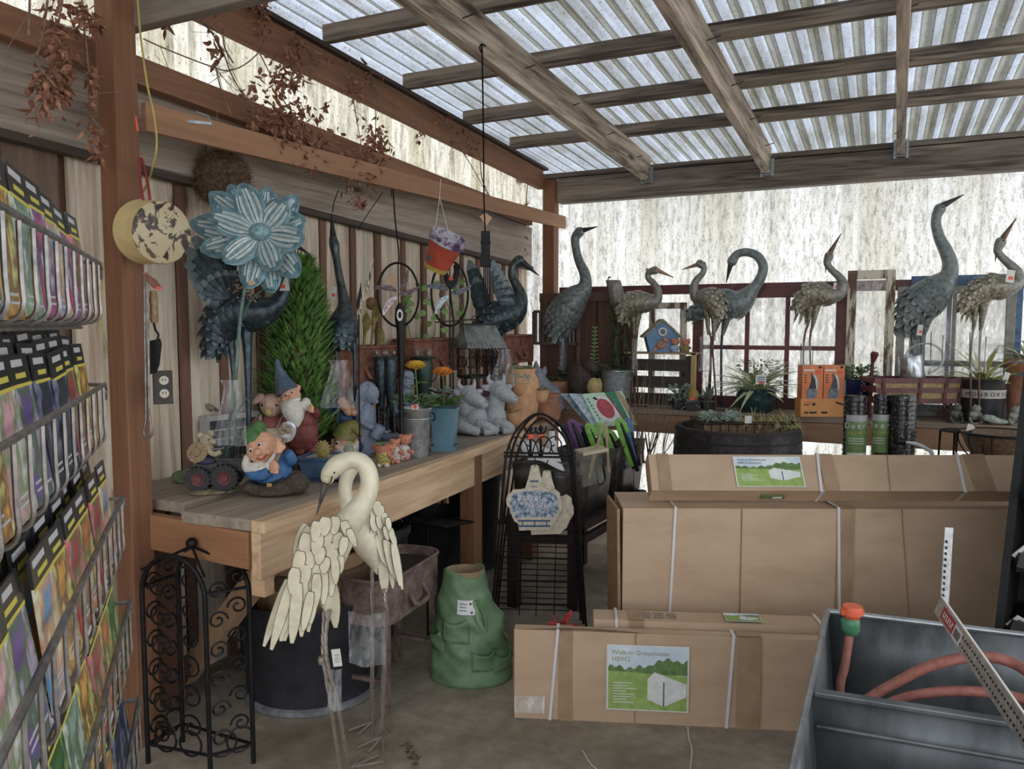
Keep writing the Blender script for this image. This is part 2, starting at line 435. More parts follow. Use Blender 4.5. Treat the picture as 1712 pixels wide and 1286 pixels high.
# ------------------------------------------------------------------ benches
def benches():
    T = thing('potting_bench', 'long raw timber bench against the left fence crowded with garden statues', 'bench', (-2.2, 3.2, 0))
    # three planks whose near ends are staggered beside the post
    tops = [((-2.68, 2.03), (-2.68, 5.2), .0), ((-2.41, 1.985), (-2.41, 5.2), 0), ((-2.01, 1.9), (-2.14, 4.75), 0)]
    ws = (.24, .255, .36)
    for (a, b, _), w_ in zip(tops, ws):
        MB().bar((a[0], a[1], .88), (b[0], b[1], .88), w_, .04).build('plank', PLANKTOP, T, smooth=False, bev=.004)
    MB().bar((-1.845, 1.9, .88), (-1.99, 4.75, .88), .055, .042).build('front_edge', LUMBER, T, smooth=False, bev=.005)
    MB().bar((-1.87, 1.915, .775), (-2.015, 4.72, .775), .04, .165).build('apron', LUMBER, T, smooth=False, bev=.004)
    MB().bar((-2.6, 1.965, .79), (-1.9, 1.93, .79), .04, .13).build('end_rail', wood('end_rail_lumber', '8a5c3a', 'b07c50', 'x', k=1.1), T, smooth=False, bev=.004)
    MB().box((-1.9, 1.975, .74), (.06, .05, .24)).build('end_block', LUMBERX, T, smooth=False, bev=.004)
    for p in ((-1.98, 3.62), (-2.08, 4.6), (-2.66, 2.1), (-2.66, 4.0)):
        MB().box((p[0], p[1], .43), (.09, .09, .86)).build('leg', BROWN, T, smooth=False, bev=.004)
    MB().bar((-1.93, 2.05, .72), (-2.6, 2.25, .08), .05, .09).build('brace', wood('brace_lumber', '8a6a4c', 'b08a66', 'z', k=1.1), T, smooth=False, bev=.004)
    B = thing('display_shelf', 'long timber shelf across the back under the translucent wall, lined with cranes', 'shelf', (-.5, 5.5, 0))
    MB().box((-.75, 5.55, .94), (4.0, .5, .04)).build('plank', wood('back_shelf_planks', '6a5a4c', '9c8874', 'x', k=1.2), B, smooth=False, bev=.004)
    MB().box((-.55, 5.315, .855), (4.0, .04, .125)).build('apron', wood('back_shelf_apron', '7a5a42', 'a8805e', 'x', knots='5a4030', k=1.2), B, smooth=False, bev=.004)
    for x in (-2.3, -1.2, .1, 1.2): MB().box((x, 5.5, .46), (.09, .09, .92)).build('leg', BROWN, B, smooth=False)
benches()
# ------------------------------------------------------------------ cartons
CARD = mat('corrugated_cardboard', 'a08468', 'b0957a', (3, 3, 9), .7, k=1.42, lo=.3, hi=.7)
CARD2 = mat('cardboard_edge', '806040', '96744e', 30, .8, k=1.4)
TAPE = mat('brown_tape', '8c7054', '9c8062', 12, .3, k=1.35)
STRAP = mat('white_strapping', 'd8d8dc', rough=.4, k=1)
PICG = mat('label_field_green', '7a9a3e', '98b458', 25, k=1.2)
PICT = mat('label_tree_green', '4a6a34', '6a8a4c', 50, k=1.2)
PICS = mat('label_sky', 'b8cce0', 'e0e8ee', 8, k=1.1)
PICW = mat('label_tent_white', 'd8dcda', 'eceeee', 40, k=1)
TXTB = mat('label_tan_lettering', 'a89a80', k=1)
TXTG = mat('label_grey_lettering', '6a7478', k=1)
def pict(T, O, right, up, W, Hh, title=None, lines=0, tent=(.5, .12, .45, .45), flat=False):
    """a printed carton label: sky, tree line, field, white greenhouse tent, lettering"""
    F = facing(O, right, up)
    def quad(pts, m, z, nm):
        mb = MB(F); mb.add([(x * W, y * Hh, z) for x, y in pts], [tuple(range(len(pts)))]); mb.add([(x * W, y * Hh, 0) for x, y in pts], [tuple(range(len(pts)))[::-1]])
        return mb.build(nm, m, T, smooth=False)
    L = MB(F); L.box((W / 2, Hh / 2, .0005), (W, Hh, .001)); T = L.build('label', PAPER, T, smooth=False)
    e = .02
    quad([(e, .6), (1 - e, .6), (1 - e, 1 - e), (e, 1 - e)], PICS, .0014, 'label_sky')
    tr = [(e, .56)] + [(e + (1 - 2 * e) * i / 40, .66 + .025 * math.sin(i * 1.3) + .02 * math.sin(i * .47) + .12 / (1 + math.exp(22 - i))) for i in range(41)] + [(1 - e, .56)]
    quad(tr, PICT, .0017, 'label_trees')
    quad([(e, e), (1 - e, e), (1 - e, .55), (e, .6)], PICG, .002, 'label_field')
    x, y, w_, h_ = tent
    quad([(x, y + h_ * .2), (x + w_ * .42, y), (x + w_, y + h_ * .3), (x + w_, y + h_ * .68), (x + w_ * .18, y + h_), (x, y + h_ * .8)], PICW, .0024, 'label_tent')
    quad([(x + w_ * .4, y), (x + w_ * .44, y), (x + w_ * .44, y + h_ * .72), (x + w_ * .4, y + h_ * .72)], TXTG, .0027, 'label_tent_edge')
    if title:
        for i, s in enumerate(title):
            text('lettering', s, Hh * .1, F @ MX.Translation((W * .06, Hh * (.85 - .1 * i), .0026)), TXTB if not flat else TXTG, T, ext=.0002, align='LEFT')
    for i in range(lines):
        ww = W * rnd.uniform(.15, .36)
        mb = MB(F); mb.box((W * .08 + ww / 2, Hh * (.42 - .042 * i), .0024), (ww, Hh * .012, .0004)); mb.build('label_text_line', PAPER, T, smooth=False)
def carton(name, label, P, dirv, L, D, Hh, straps=(), tapes=(), lean=0, group=None, crease=()):
    """P: lower front-left corner; dirv along the front"""
    r = V(dirv).normalized(); b = V((-r.y, r.x, 0)); u = ZZ
    if lean: q = Quaternion(r, math.radians(-lean)); b, u = q @ b, q @ u
    F = MX((r, b, u)).transposed().to_4x4(); F.translation = V(P)
    T = thing(name, label, 'box', P, group)
    q = random.Random(len(label))
    # walls with gently dented faces
    mb = MB(F)
    def bump(x, z): return .004 * math.sin(x * 5 + q.random() * .6) * math.sin(z / Hh * PI)
    n = 16
    mb.grid(lambda a, c: (L * a, -bump(L * a, Hh * c), Hh * c), n, 4)
    mb.grid(lambda a, c: (L * a, D * c, Hh + .003 * math.sin(a * 9) * math.sin(c * PI)), n, 3)
    mb.grid(lambda a, c: (L * a, D, Hh * c), 2, 2)
    mb.grid(lambda a, c: (0, D * a, Hh * c), 3, 3)
    mb.grid(lambda a, c: (L, D * a, Hh * c), 3, 3)
    mb.grid(lambda a, c: (L * a, D * c, 0), 2, 2)
    body = mb.build('carton_body', CARD, T)
    MB(F).box((-.003, D * .5, Hh * .5), (.004, .016, Hh * .98)).build('flap_seam', CARD2, body, smooth=False)
    for x in straps:
        s = MB(F); w_ = .011
        s.box((x[0], -.006, Hh / 2), (w_, .0025, Hh + .016), Euler((0, math.atan2(x[1], Hh), 0)))
        s.box((x[0] + x[1] / 2, D / 2, Hh + .007), (w_, D + .01, .0025)); s.box((x[0], D / 2, -.002), (w_, D, .002))
        s.build('strap', STRAP, T, smooth=False)
    for x, w_ in tapes:
        s = MB(F); s.box((x, -.0052, Hh / 2), (w_, .0012, Hh * 1.005)); s.box((x, D / 2, Hh + .0045), (w_, D, .0012)); s.build('tape', TAPE, T, smooth=False)
    for x, t_ in crease:
        s = MB(F); s.tube([(x, -.004, 0), (x + t_ * .5, -.006, Hh * .5), (x + t_, -.004, Hh)], .0022, 4); s.build('crease', CARD2, body)
    return T, F
def cartons():
    dA = V((1.0, .37, 0)).normalized()
    A = onz(860, 1200, 0)
    T, F = carton('greenhouse_carton', 'long brown carton lying on the floor with a large greenhouse picture label on its front', A, dA, 1.35, .05, .36, straps=((.155, .03), (.83, .02)), tapes=((.2, .055), (.9, .09)), crease=((.47, .0),))
    P0, P1, P2 = (F @ V((.355, -.006, .055)), F @ V((.365, -.006, .325)), F @ V((.68, -.006, .055)))
    pict(T, F @ V((.36, -.0062, .055)), dA, ZZ, .315, .262, ('Walk-in Greenhouse', 'HB912'), 8, (.5, .08, .47, .52))
    cl = MB(F); cl.box((.06, -.006, .06), (.12, .0012, .07)); cl.build('clear_tape', filmmat('shiny_tape', .55, 'e8e0d8', .1), T, smooth=False)
    f = MB(F)
    f.grid(lambda a, c: (.02 + .5 * a, -.004 + .05 * c, .362 + .012 * math.sin(a * PI) * (1 - c)), 8, 2); f.build('bent_flap', CARD, T)
    # thin carton standing behind it
    z = .383; d2 = V((1, .375, 0)).normalized(); n2 = V((-d2.y, d2.x, 0)); a = V((A.x, A.y, 0)) + n2 * .07 + d2 * .31
    T, F = carton('flat_carton', 'slim brown carton standing just behind the long carton with the picture label', a, d2, 1.2, .11, z, straps=((.09, .0), (.88, 0)), tapes=((.17, .06), (.95, .1)))
    pict(T, F @ V((.52, .015, z + .005)), d2, V((-d2.y, d2.x, 0)), .14, .085, None, 0, (.4, .1, .5, .5))
    for i in range(3):
        for j in range(3):
            mb = MB(F); mb.box((.21 + .05 * j, .03 + .022 * i, z + .0045), (.035 + .01 * ((i + j) % 2), .006, .0008)); mb.build('printed_mark', TXTG, T, smooth=False)
    # big tall carton
    z = .78; a = onz(1042, 848, z); b = onz(1690, 850, z); d3 = (b - a).normalized()
    T, F = carton('tall_carton', 'large tall plain brown carton upright behind the two low cartons', (a.x, a.y, 0), d3, 2.3, .32, z - .005, straps=((.205, .03), (.92, -.03)), tapes=((.94, .07),), crease=((1.25, -.08), (.5, .0)))
    fl = MB(F); fl.box((-.02, .14, .39), (.012, .28, .76), Euler((0, -.02, .05))); fl.build('end_flap', CARD2, T, smooth=False)
    # narrow carton tilted back on top
    P = onz(1090, 820, .852)
    T, F = carton('tilted_carton', 'long brown carton tilted back on top of the tall carton, with a greenhouse label', P, d3, 2.1, .10, .172, lean=38, straps=((.72, .02), (1.32, .02)), tapes=((.76, .06), (1.4, .09), (.06, .05)), crease=((1.0, .03),))
    pict(T, F @ V((.36, -.0065, .014)), d3, F.to_3x3() @ ZZ, .29, .145, ('Walk-in Greenhouse', 'HB812 Extension'), 6, (.5, .2, .45, .42), flat=True)
    mb = MB(F); mb.box((.52, .05, -.006), (.1, .034, .002)); mb.build('small_label', PICT, T, smooth=False)
    mb = MB(F); mb.box((.54, .055, -.0075), (.04, .016, .001)); mb.build('small_label_tent', PICW, T, smooth=False)
cartons()
# ------------------------------------------------------------------ zinc trough with hose, framing square
ZINC = mat('dull_zinc_sheet', '3e4246', '64686c', (6, 6, 3), .5, .5, k=1.3, lo=.3, hi=.7, c3='787c80')
def trough():
    z = .56
    a = onz(1383, 1022, z); c = onz(1712, 1062, z); b = onz(1322, 1300, z)
    r = (c - a); r.z = 0; r.normalize(); f = V((b.x - a.x, b.y - a.y, 0)); f = f.normalized()
    L, D = 1.0, 1.15
    T = thing('zinc_trough', 'dull grey zinc trough with a divider standing at lower right, a hose inside', 'trough', V((a.x, a.y, 0)))
    def P(u, v, zz, tp=0.0): return V((a.x, a.y, 0)) + r * (u * L + (.5 - u) * tp) + f * (v * D + (.5 - v) * tp) + ZZ * zz
    m = MB(); th = .006
    cs = [(0, 0), (1, 0), (1, 1), (0, 1)]
    for i in range(4):
        p, q = cs[i], cs[(i + 1) % 4]
        m.grid(lambda u, v, p=p, q=q: P(p[0] + (q[0] - p[0]) * u, p[1] + (q[1] - p[1]) * u, .04 + (z - .04) * v, .1 * (1 - v)), 4, 3)
    m.grid(lambda u, v: P(u, v, .05, .1), 2, 2)
    m.build('tub_wall', ZINC, T, thick=.006)
    rim = MB(); rim.tube([P(0, 0, z), P(1, 0, z), P(1, 1, z), P(0, 1, z), P(0, 0, z)], .011, 8); rim.build('rolled_rim', mat('rim_zinc', '8a8e92', 'a8acb0', 20, .35, .7, k=1.3), T)
    vd = (onz(1365, 1155, z) - V((a.x, a.y, z))).dot(f) / D
    m = MB()
    m.grid(lambda u, v: P(u, vd + .03 * (1 - v), .05 + (z - .06) * v, .06 * (1 - v)), 4, 3); m.build('divider', ZINC, T, thick=.008)
    m = MB(); m.bar(P(.01, vd, z - .006), P(.99, vd, z - .006), .03, .016); m.build('divider_rim', ZINC, T, smooth=False, bev=.004)
    m = MB(); m.bar(P(.02, vd + .045, z - .075), P(.98, vd + .045, z - .075), .012, .012); m.build('divider_rib', ZINC, T, smooth=False, bev=.004)
    # hose
    HT = thing('garden_hose', 'terracotta red rubber hose coiled in the zinc trough with an orange and green coupling', 'hose', P(.1, .2, .06))
    HM = mat('red_rubber_hose', '8e5346', 'a8665a', 40, .6, k=1.25)
    t1 = dep(P(.06, .05, z))
    top = at(1421, 1045, t1 - .06); low = at(1405, 1150, t1 - .1)
    hm = MB()
    hm.tube(cr([tuple(top - ZZ * .03), tuple(top * .5 + low * .5 - ZZ * .03), tuple(low - ZZ * .02), tuple(P(.1, .2, .2)), tuple(P(.2, .25, .08))], 6), .0145, 10)
    c1 = [at(1400, 1215, 2.2), at(1440, 1178, 2.2), at(1490, 1146, 2.2), at(1560, 1112, 2.15), at(1640, 1098, 2.1), at(1700, 1112, 2.05), at(1740, 1150, 1.95), at(1760, 1210, 1.9)]
    hm.tube(cr([tuple(p) for p in c1], 7), .0145, 10)
    c2 = [at(1440, 1205, 2.18), at(1490, 1175, 2.16), at(1545, 1160, 2.13), at(1620, 1156, 2.08), at(1700, 1166, 2.03), at(1760, 1190, 1.97)]
    hm.tube(cr([tuple(p) for p in c2], 7), .0135, 10)
    hm.build('hose_tube', HM, HT)
    F = frame(top, t1)
    cm = MB(F); cm.lathe([(0, 16), (15, 16), (16, 12), (16, 2), (13, 0), (11, -6), (0, -6)], (3, 0, 16), 14)
    for s in (-1, 1): cm.box((3 + s * 15, 0, 22), (6, 8, 9))
    cm.build('orange_coupling', mat('orange_plastic', 'f0602e', rough=.4, k=1.1), HT)
    cm = MB(F); cm.lathe([(0, 12), (12, 12), (15, 8), (15, -8), (12, -12), (10, -16), (0, -16)], (1, 0, 0), 9); cm.build('green_collar', mat('green_plastic', '3a7a56', '4a8a64', 40, rough=.4, k=1.2), HT)
    # drywall square / ruler
    RT = thing('framing_square', 'long silver metal ruler square with red sticker lying across the zinc trough', 'ruler', P(.6, .5, z + .05))
    RM = mat('ruler_aluminium', '8c9094', 'b0b4b8', 60, .35, .7, k=1.3)
    p0, p1 = at(1573, 1000, 2.2), at(1740, 1240, 1.55)
    m = MB(); d = (p1 - p0).normalized(); up = CU * .9 + CR * .3; up = (up - d * up.dot(d)).normalized(); n = d.cross(up)
    Rm = MX((d, n, up)).transposed()
    L_ = (p1 - p0).length
    m.box((p0 + p1) / 2 - up * .02, (L_, .004, .05), Rm); m.build('blade', RM, RT, smooth=False)
    m = MB(); m.box((p0 + p1) / 2 + up * .006, (L_, .006, .003), Rm); m.build('blade_edge', WHITE, RT, smooth=False)
    s_ = n if n.dot((p0 + p1) / 2 - CO) < 0 else -n
    tm = mat('ruler_black_marks', '202020', k=1)
    mk = MB()
    for i in range(34):
        for row in (-.012, -.032): mk.box(p0 + d * (.2 + .018 * i) + up * row + s_ * .0025, (.006 if i % 3 else .009, .001, .005), Rm)
    mk.build('marking', tm, RT, smooth=False)
    m = MB(); m.box(p0 + d * .1 - up * .021 + s_ * .0026, (.1, .001, .034), Rm); m.build('red_sticker', mat('red_sticker', 'b03038', k=1.1), RT, smooth=False)
    m = MB(); m.box(p0 + d * .182 - up * .024 + s_ * .0026, (.055, .001, .036), Rm); m.build('barcode_sticker', PAPER, RT, smooth=False)
    m = MB()
    for i in range(7): m.box(p0 + d * (.165 + .006 * i) - up * .024 + s_ * .0034, (.0025, .001, .022), Rm)
    m.build('barcode', tm, RT, smooth=False)
    FR = facing(p0 + d * .06 - up * .03 + s_ * .0034, d, up)
    for i in range(6): m = MB(FR); m.box((.006 + .014 * i, .009, 0), (.004, .017, .0006)); m.box((.011 + .014 * i, .004 + .01 * (i % 2), 0), (.006, .003, .0006)); m.build('printed_stroke', PAPER, RT, smooth=False)
    q0, q1 = at(1586, 882, 2.2), at(1577, 1030, 2.2)
    m = MB(); dd = (q1 - q0).normalized(); m.bar(q0, q1, .006, .024, CR); m.build('tongue', RM, RT, smooth=False)
    mk = MB()
    for i in range(12): mk.box(q0 + dd * (.04 + .017 * i) - CR * .006 - CF * .006, (.004, .002, .008), MX((CR, CF, CU)).transposed())
    mk.build('marking', tm, RT, smooth=False)
trough()
# ------------------------------------------------------------------ metal birds
TEAL = mat('verdigris_slate_metal', '3e4648', '656e70', 45, .5, .35, k=1.3, c3='838a89', lo=.3, hi=.7)
TEALB = mat('bright_verdigris_metal', '535f60', '6c797a', 40, .5, .3, k=1.3, lo=.3, hi=.7, c3='8a8880')
DARKB = mat('dark_petrol_metal', '22282e', '34424a', 45, .4, .55, k=1.2, c3='4a5c62', lo=.3, hi=.72)
COPPER = mat('coppery_neck_metal', '34383a', '4c5a5c', 40, .4, .6, k=1.2, c3='7a5c46', lo=.35, hi=.75)
BROWNB = mat('antique_cream_grey_metal', '4a463e', '7c7666', 50, .5, .4, k=1.35, c3='aaa28e', lo=.3, hi=.7)
GREYN = mat('grey_neck_metal', '6a6864', '8c8a86', 50, .5, .4, k=1.3)
BRLEG = mat('rusty_leg_metal', '5a4034', '7a5844', 60, .5, .5, k=1.2)
BEAKB = mat('dark_beak_metal', '2c2c30', '44444a', 50, .4, .5, k=1.2)
BEAKO = mat('ochre_beak_metal', '8a6c4c', 'a88660', 50, .45, .3, k=1.3)
CREAMB = mat('cream_painted_metal', 'c8beA0'.lower(), 'dcd4ba', 22, .5, .15, k=1.25, bump=.06, lo=.3, hi=.6)
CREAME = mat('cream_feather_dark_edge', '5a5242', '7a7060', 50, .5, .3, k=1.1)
WIRE = mat('twisted_steel_rod', '8a8078', 'a89c90', 90, .4, .6, k=1.2)
TAGM = mat('price_tag_card', 'd8d4cc', k=1)
EM = {}
def EDGE(m):
    if m.name not in EM: EM[m.name] = mat('pale_edge_' + m.name, *{'antique_cream_grey_metal': ('948c76', 'bab29a'), 'dark_petrol_metal': ('4a585e', '6c7c82')}.get(m.name, ('6c7876', '8c9694')), 60, .5, .3, k=1.3)
    return EM[m.name]
def pts3(pp, t, Y=None):
    o = []
    for p in pp:
        tt = dep(ony(p[0], p[1], Y)) if Y else t
        tt += p[3] if len(p) > 3 else 0
        P = at(p[0], p[1], tt)
        o.append((P.x, P.y, P.z, p[2] * tt / FPX))
    return o
def scales(m, C, i0, i1, L, W, step, lift=.25, prof=(.5, .9, 1, .95, .7, .25), towards=1, ring=1.0, th0=0, skip=None):
    """overlapping plates over a tapering tube C of (x,y,z,r), tips pointing along the tube"""
    s = 0; i = i0; k = 0
    P = [V(c[:3]) for c in C]
    while (i < i1 if i1 > i0 else i > i1):
        r = C[i][3]; T = (P[min(i + 1, len(P) - 1)] - P[max(i - 1, 0)]).normalized() * (1 if i1 > i0 else -1)
        a = T.cross(ZZ); a = a.normalized() if a.length > .1 else V((1, 0, 0)); b = T.cross(a)
        n = max(5, int(2 * PI * r / (W * .78)))
        for j in range(n):
            th = 2 * PI * (j + .5 * (k % 2)) / n + th0
            nr = a * math.cos(th) + b * math.sin(th)
            if skip and skip(nr): continue
            f = rnd.uniform(.9, 1.1)
            m.leaf(P[i] + nr * (r * ring), T + nr * lift, nr, L * f, W * f, prof, .1, -.12, tip=1)
        # advance by step
        d = 0; j = i
        while d < step and (j < i1 if i1 > i0 else j > i1):
            j2 = j + (1 if i1 > i0 else -1)
            if not 0 <= j2 < len(P): break
            d += (P[j2] - P[j]).length; j = j2
        if j == i: break
        i = j; k += 1
def bird(name, label, pts, nb, beak, legs, t=None, Y=None, mb=TEAL, mf=TEAL, ml=DARKB, mk=BEAKB, zfoot=.96, feather=(20, 12, 9), thigh=None, crest=None, tail=None, tag_at=None, cat='garden statue', group='metal crane statues', flat=1.0, eye=True, footr=18):
    """pts: tail..body..neck..head in photo px with radii; nb = index where neck begins"""
    C0 = pts3(pts, t, Y); C = cr(C0, 5); kk = (t or dep(ony(pts[0][0], pts[0][1], Y))) / FPX
    foot = [V(at(l[-1][0], l[-1][1], t or dep(ony(l[-1][0], l[-1][1], Y)))) for l in legs]
    o = sum(foot, V()) / len(foot); T = thing(name, label, cat, V((o.x, o.y, zfoot)), group)
    m = MB(); m.tube(C, None, 14, sx=flat); hd = C[-1]
    m.ell(hd[:3], (hd[3], hd[3], hd[3])); m.build('body', mb, T)
    b0, b1 = pts3(beak, t, Y)
    mm = MB(); mm.tube([b0, tuple((a + b) / 2 for a, b in zip(b0[:3], b1[:3])) + (b0[3] * .55,), b1], None, 8); mm.build('beak', mk, T)
    if eye:
        e = MB()
        for s in (-1, 1): e.ell(V(hd[:3]) + FH * (s * hd[3] * .88) + ZZ * hd[3] * .2, kk * 1.5, n=8)
        e.build('eye', EYE, T)
    if feather:
        L, W, st = (q * kk for q in feather)
        m = MB(); scales(m, C, nb * 5, 3, L, W, st)
        m.build('feathers', [mf, EDGE(mf)], T)
    if tail:
        m = MB()
        for (x, y, x2, y2, w_) in tail:
            p, q = (at(a, b, (t or dep(ony(a, b, Y))) + rnd.uniform(-.02, .02)) for a, b in ((x, y), (x2, y2)))
            m.leaf(p, q - p, -FH + CR * rnd.uniform(-.4, .4), (q - p).length, w_ * kk, (.5, .8, 1, .9, .6, .1), .1)
        m.build('tail_feathers', mf, T)
    if crest:
        c = pts3(crest, t, Y); m = MB(); m.tube(cr(c, 4), None, 6); m.build('crest', mk, T)
    for i, l in enumerate(legs):
        c = pts3(l, t, Y); last = V(c[-1][:3])
        ft = V((last.x, last.y, zfoot + .004))
        c = cr(c, 3) + [(ft.x, ft.y, ft.z, c[-1][3])]
        m = MB(); m.tube(c, None, 7)
        for a in (-.6, 0, .6, PI): m.tube([ft, ft + (CR * math.cos(a) - FH * .4 * math.cos(a) + FH * math.sin(a)) * (footr * kk * (.5 if a == PI else 1))], .0035, 5)
        m.build('leg', ml, T)
        if thigh:
            th = pts3(thigh[i], t, Y); m = MB(); m.tube(cr(th, 4), None, 8); m.build('thigh', mf, T)
    if tag_at:
        x, y, w_, h_ = tag_at; tt = (t or dep(ony(x, y, Y))) - .07
        g = MB(frame(at(x, y, tt), tt)); g.box((0, 0, 0), (w_, .6, h_), Euler((0, .12, 0))); tg = g.build('price_tag', TAGM, T, smooth=False)
        g = MB(frame(at(x, y, tt), tt)); g.box((1, -.7, -h_ * .15), (w_ * .5, .5, h_ * .25), Euler((0, .12, 0))); g.build('sticker', ORSTICK, tg, smooth=False)
    return T
YB = 5.5
def backbirds():
    bird('crane_statue', 'slate grey metal crane with raised neck standing before the brown door panel', [(933, 566, 2), (929, 556, 8), (936, 538, 18), (948, 518, 26), (961, 500, 24), (975, 484, 15), (979, 471, 10.5), (977, 456, 9), (968, 436, 7.5), (963, 415, 7), (962, 398, 7.5), (969, 388, 8.5)], 4,
         [(972, 386, 5), (999, 379, .6)], [[(938, 556, 3), (937, 590, 2), (936, 640, 2)], [(946, 556, 3), (946, 600, 2), (945, 645, 2)]], Y=YB, thigh=[[(940, 535, 9), (938, 562, 3)], [(950, 535, 9), (946, 564, 3)]])
    bird('crane_statue', 'small cream and brown scaled crane facing right above the corrugated pot', [(1042, 538, 2), (1043, 524, 8), (1053, 511, 16), (1068, 506, 19.5), (1086, 505, 15), (1098, 501, 9), (1100, 486, 6.5), (1092, 473, 5.5), (1084, 465, 5), (1085, 456, 5.5), (1095, 452, 7)], 4,
         [(1099, 452, 4), (1126, 464, .6)], [[(1060, 545, 2.5), (1058, 600, 1.6), (1056, 664, 1.6)], [(1066, 545, 2.5), (1063, 600, 1.6), (1067, 664, 1.6)]], Y=5.42, mb=GREYN, mf=BROWNB, ml=BRLEG, mk=BEAKO, feather=(15, 11, 8), thigh=[[(1059, 518, 6), (1060, 560, 2)], [(1068, 518, 7), (1063, 562, 2)]], crest=[(1083, 449, 1.5), (1078, 452, .5)],
         tail=[(1048, 515, 1040, 545, 9), (1055, 520, 1052, 548, 9), (1060, 520, 1062, 545, 8)])
    bird('crane_statue', 'pale grey feathered crane facing left in front of the curve-necked one', [(1203, 530, 2), (1200, 520, 9), (1195, 508, 15), (1185, 500, 18.5), (1172, 498, 14), (1163, 497, 9), (1160, 481, 7), (1165, 468, 6), (1174, 458, 5), (1177, 448, 5), (1170, 441, 7)], 4,
         [(1167, 442, 4), (1140, 451, .6)], [[(1183, 545, 2), (1190, 580, 1.6), (1183, 660, 1.6)], [(1194, 540, 2), (1192, 590, 1.6), (1197, 660, 1.6)]], Y=5.38, mb=GREYN, mf=BROWNB, ml=BRLEG, mk=BEAKO, feather=(16, 10, 7.5), thigh=[[(1182, 515, 6), (1184, 560, 2)], [(1193, 515, 6), (1194, 570, 2)]], crest=[(1177, 438, 1.5), (1181, 442, .5)],
         tail=[(1198, 515, 1204, 540, 7), (1194, 515, 1200, 545, 7), (1202, 510, 1206, 532, 6)])
    bird('crane_statue', 'teal crane whose long neck loops over with its beak pointing down', [(1148, 532, 2), (1158, 524, 6), (1172, 518, 10), (1197, 509, 18), (1217, 509, 23.5), (1238, 505, 22), (1258, 485, 11), (1271, 466, 8.5), (1276, 446, 8), (1267, 429, 7.5), (1250, 422, 7), (1233, 425, 7), (1224, 437, 8.5)], 5,
         [(1222, 440, 5), (1214, 473, .6)], [[(1200, 540, 3), (1190, 575, 2), (1187, 655, 2)], [(1210, 536, 3), (1206, 580, 2), (1206, 655, 2)]], Y=5.62, mb=TEALB, mf=TEAL, feather=(19, 11, 9), thigh=[[(1205, 520, 9), (1192, 560, 3)], [(1217, 522, 9), (1208, 560, 3)]],
         tail=[(1175, 515, 1144, 540, 9), (1180, 520, 1156, 542, 8), (1170, 510, 1146, 528, 8)])
    bird('crane_statue', 'small brown scaled crane with upturned ochre beak between two window frames', [(1331, 526, 2), (1337, 510, 9), (1352, 495, 16), (1372, 492, 19), (1390, 494, 15.5), (1405, 489, 10), (1409, 474, 8), (1402, 462, 6.5), (1390, 451, 5.5), (1383, 440, 6), (1386, 428, 7.5)], 4,
         [(1388, 422, 4.5), (1406, 391, .6)], [[(1352, 540, 2.2), (1344, 570, 1.6), (1343, 655, 1.6)], [(1360, 540, 2.2), (1354, 570, 1.6), (1357, 655, 1.6)]], Y=5.5, mb=GREYN, mf=BROWNB, ml=BRLEG, mk=BRLEG, feather=(15, 10, 7.5), thigh=[[(1356, 508, 7), (1350, 545, 2)], [(1366, 508, 7), (1357, 552, 2)]], crest=[(1384, 436, 2), (1381, 446, 1.5), (1380, 456, .5)],
         tail=[(1340, 505, 1326, 542, 7), (1345, 510, 1336, 543, 7), (1348, 512, 1346, 545, 7)], tag_at=(1396, 478, 5, 11))
    bird('crane_statue', 'tallest teal crane with beak raised, standing behind the galvanized watering can', [(1512, 566, 2), (1514, 540, 11), (1531, 514, 25), (1553, 496, 30), (1571, 479, 25), (1586, 460, 15), (1588, 440, 12), (1581, 419, 10.5), (1571, 399, 9), (1565, 377, 8), (1566, 361, 8), (1571, 350, 9.5)], 4,
         [(1574, 345, 6), (1612, 325, .6)], [[(1528, 560, 6.5), (1530, 600, 6), (1531, 660, 4)], [(1543, 545, 6), (1542, 600, 3.5), (1541, 660, 3)]], Y=5.63, mb=TEALB, mf=TEAL, ml=TEALB, feather=(24, 15, 11), thigh=[[(1535, 525, 14), (1529, 570, 6)], [(1550, 520, 13), (1543, 560, 5)]],
         tail=[(1520, 530, 1508, 566, 10), (1528, 535, 1516, 568, 10)], tag_at=(1538, 552, 9, 18))
    bird('crane_statue', 'brown scaled crane at the far right, beak raised over the lettered bucket', [(1607, 526, 2), (1616, 507, 9), (1633, 490, 17), (1658, 480, 21), (1681, 479, 19), (1701, 472, 11), (1700, 455, 8.5), (1688, 442, 7), (1675, 430, 6), (1668, 419, 6.5), (1673, 405, 8.5)], 4,
         [(1677, 398, 5), (1699, 365, .6)], [[(1628, 540, 2.2), (1623, 594, 1.6), (1623, 670, 1.6)], [(1640, 540, 2.2), (1637, 600, 1.6), (1637, 670, 1.6)]], Y=5.33, mb=GREYN, mf=BROWNB, ml=BRLEG, mk=BRLEG, feather=(16, 11, 8), thigh=[[(1632, 500, 7), (1627, 555, 2)], [(1646, 500, 9), (1639, 555, 2.2)]], crest=[(1668, 416, 2), (1665, 428, 1.5), (1664, 438, .5)],
         tail=[(1618, 505, 1605, 540, 8), (1624, 508, 1614, 540, 8), (1628, 510, 1622, 540, 7)], tag_at=(1689, 462, 14, 21))
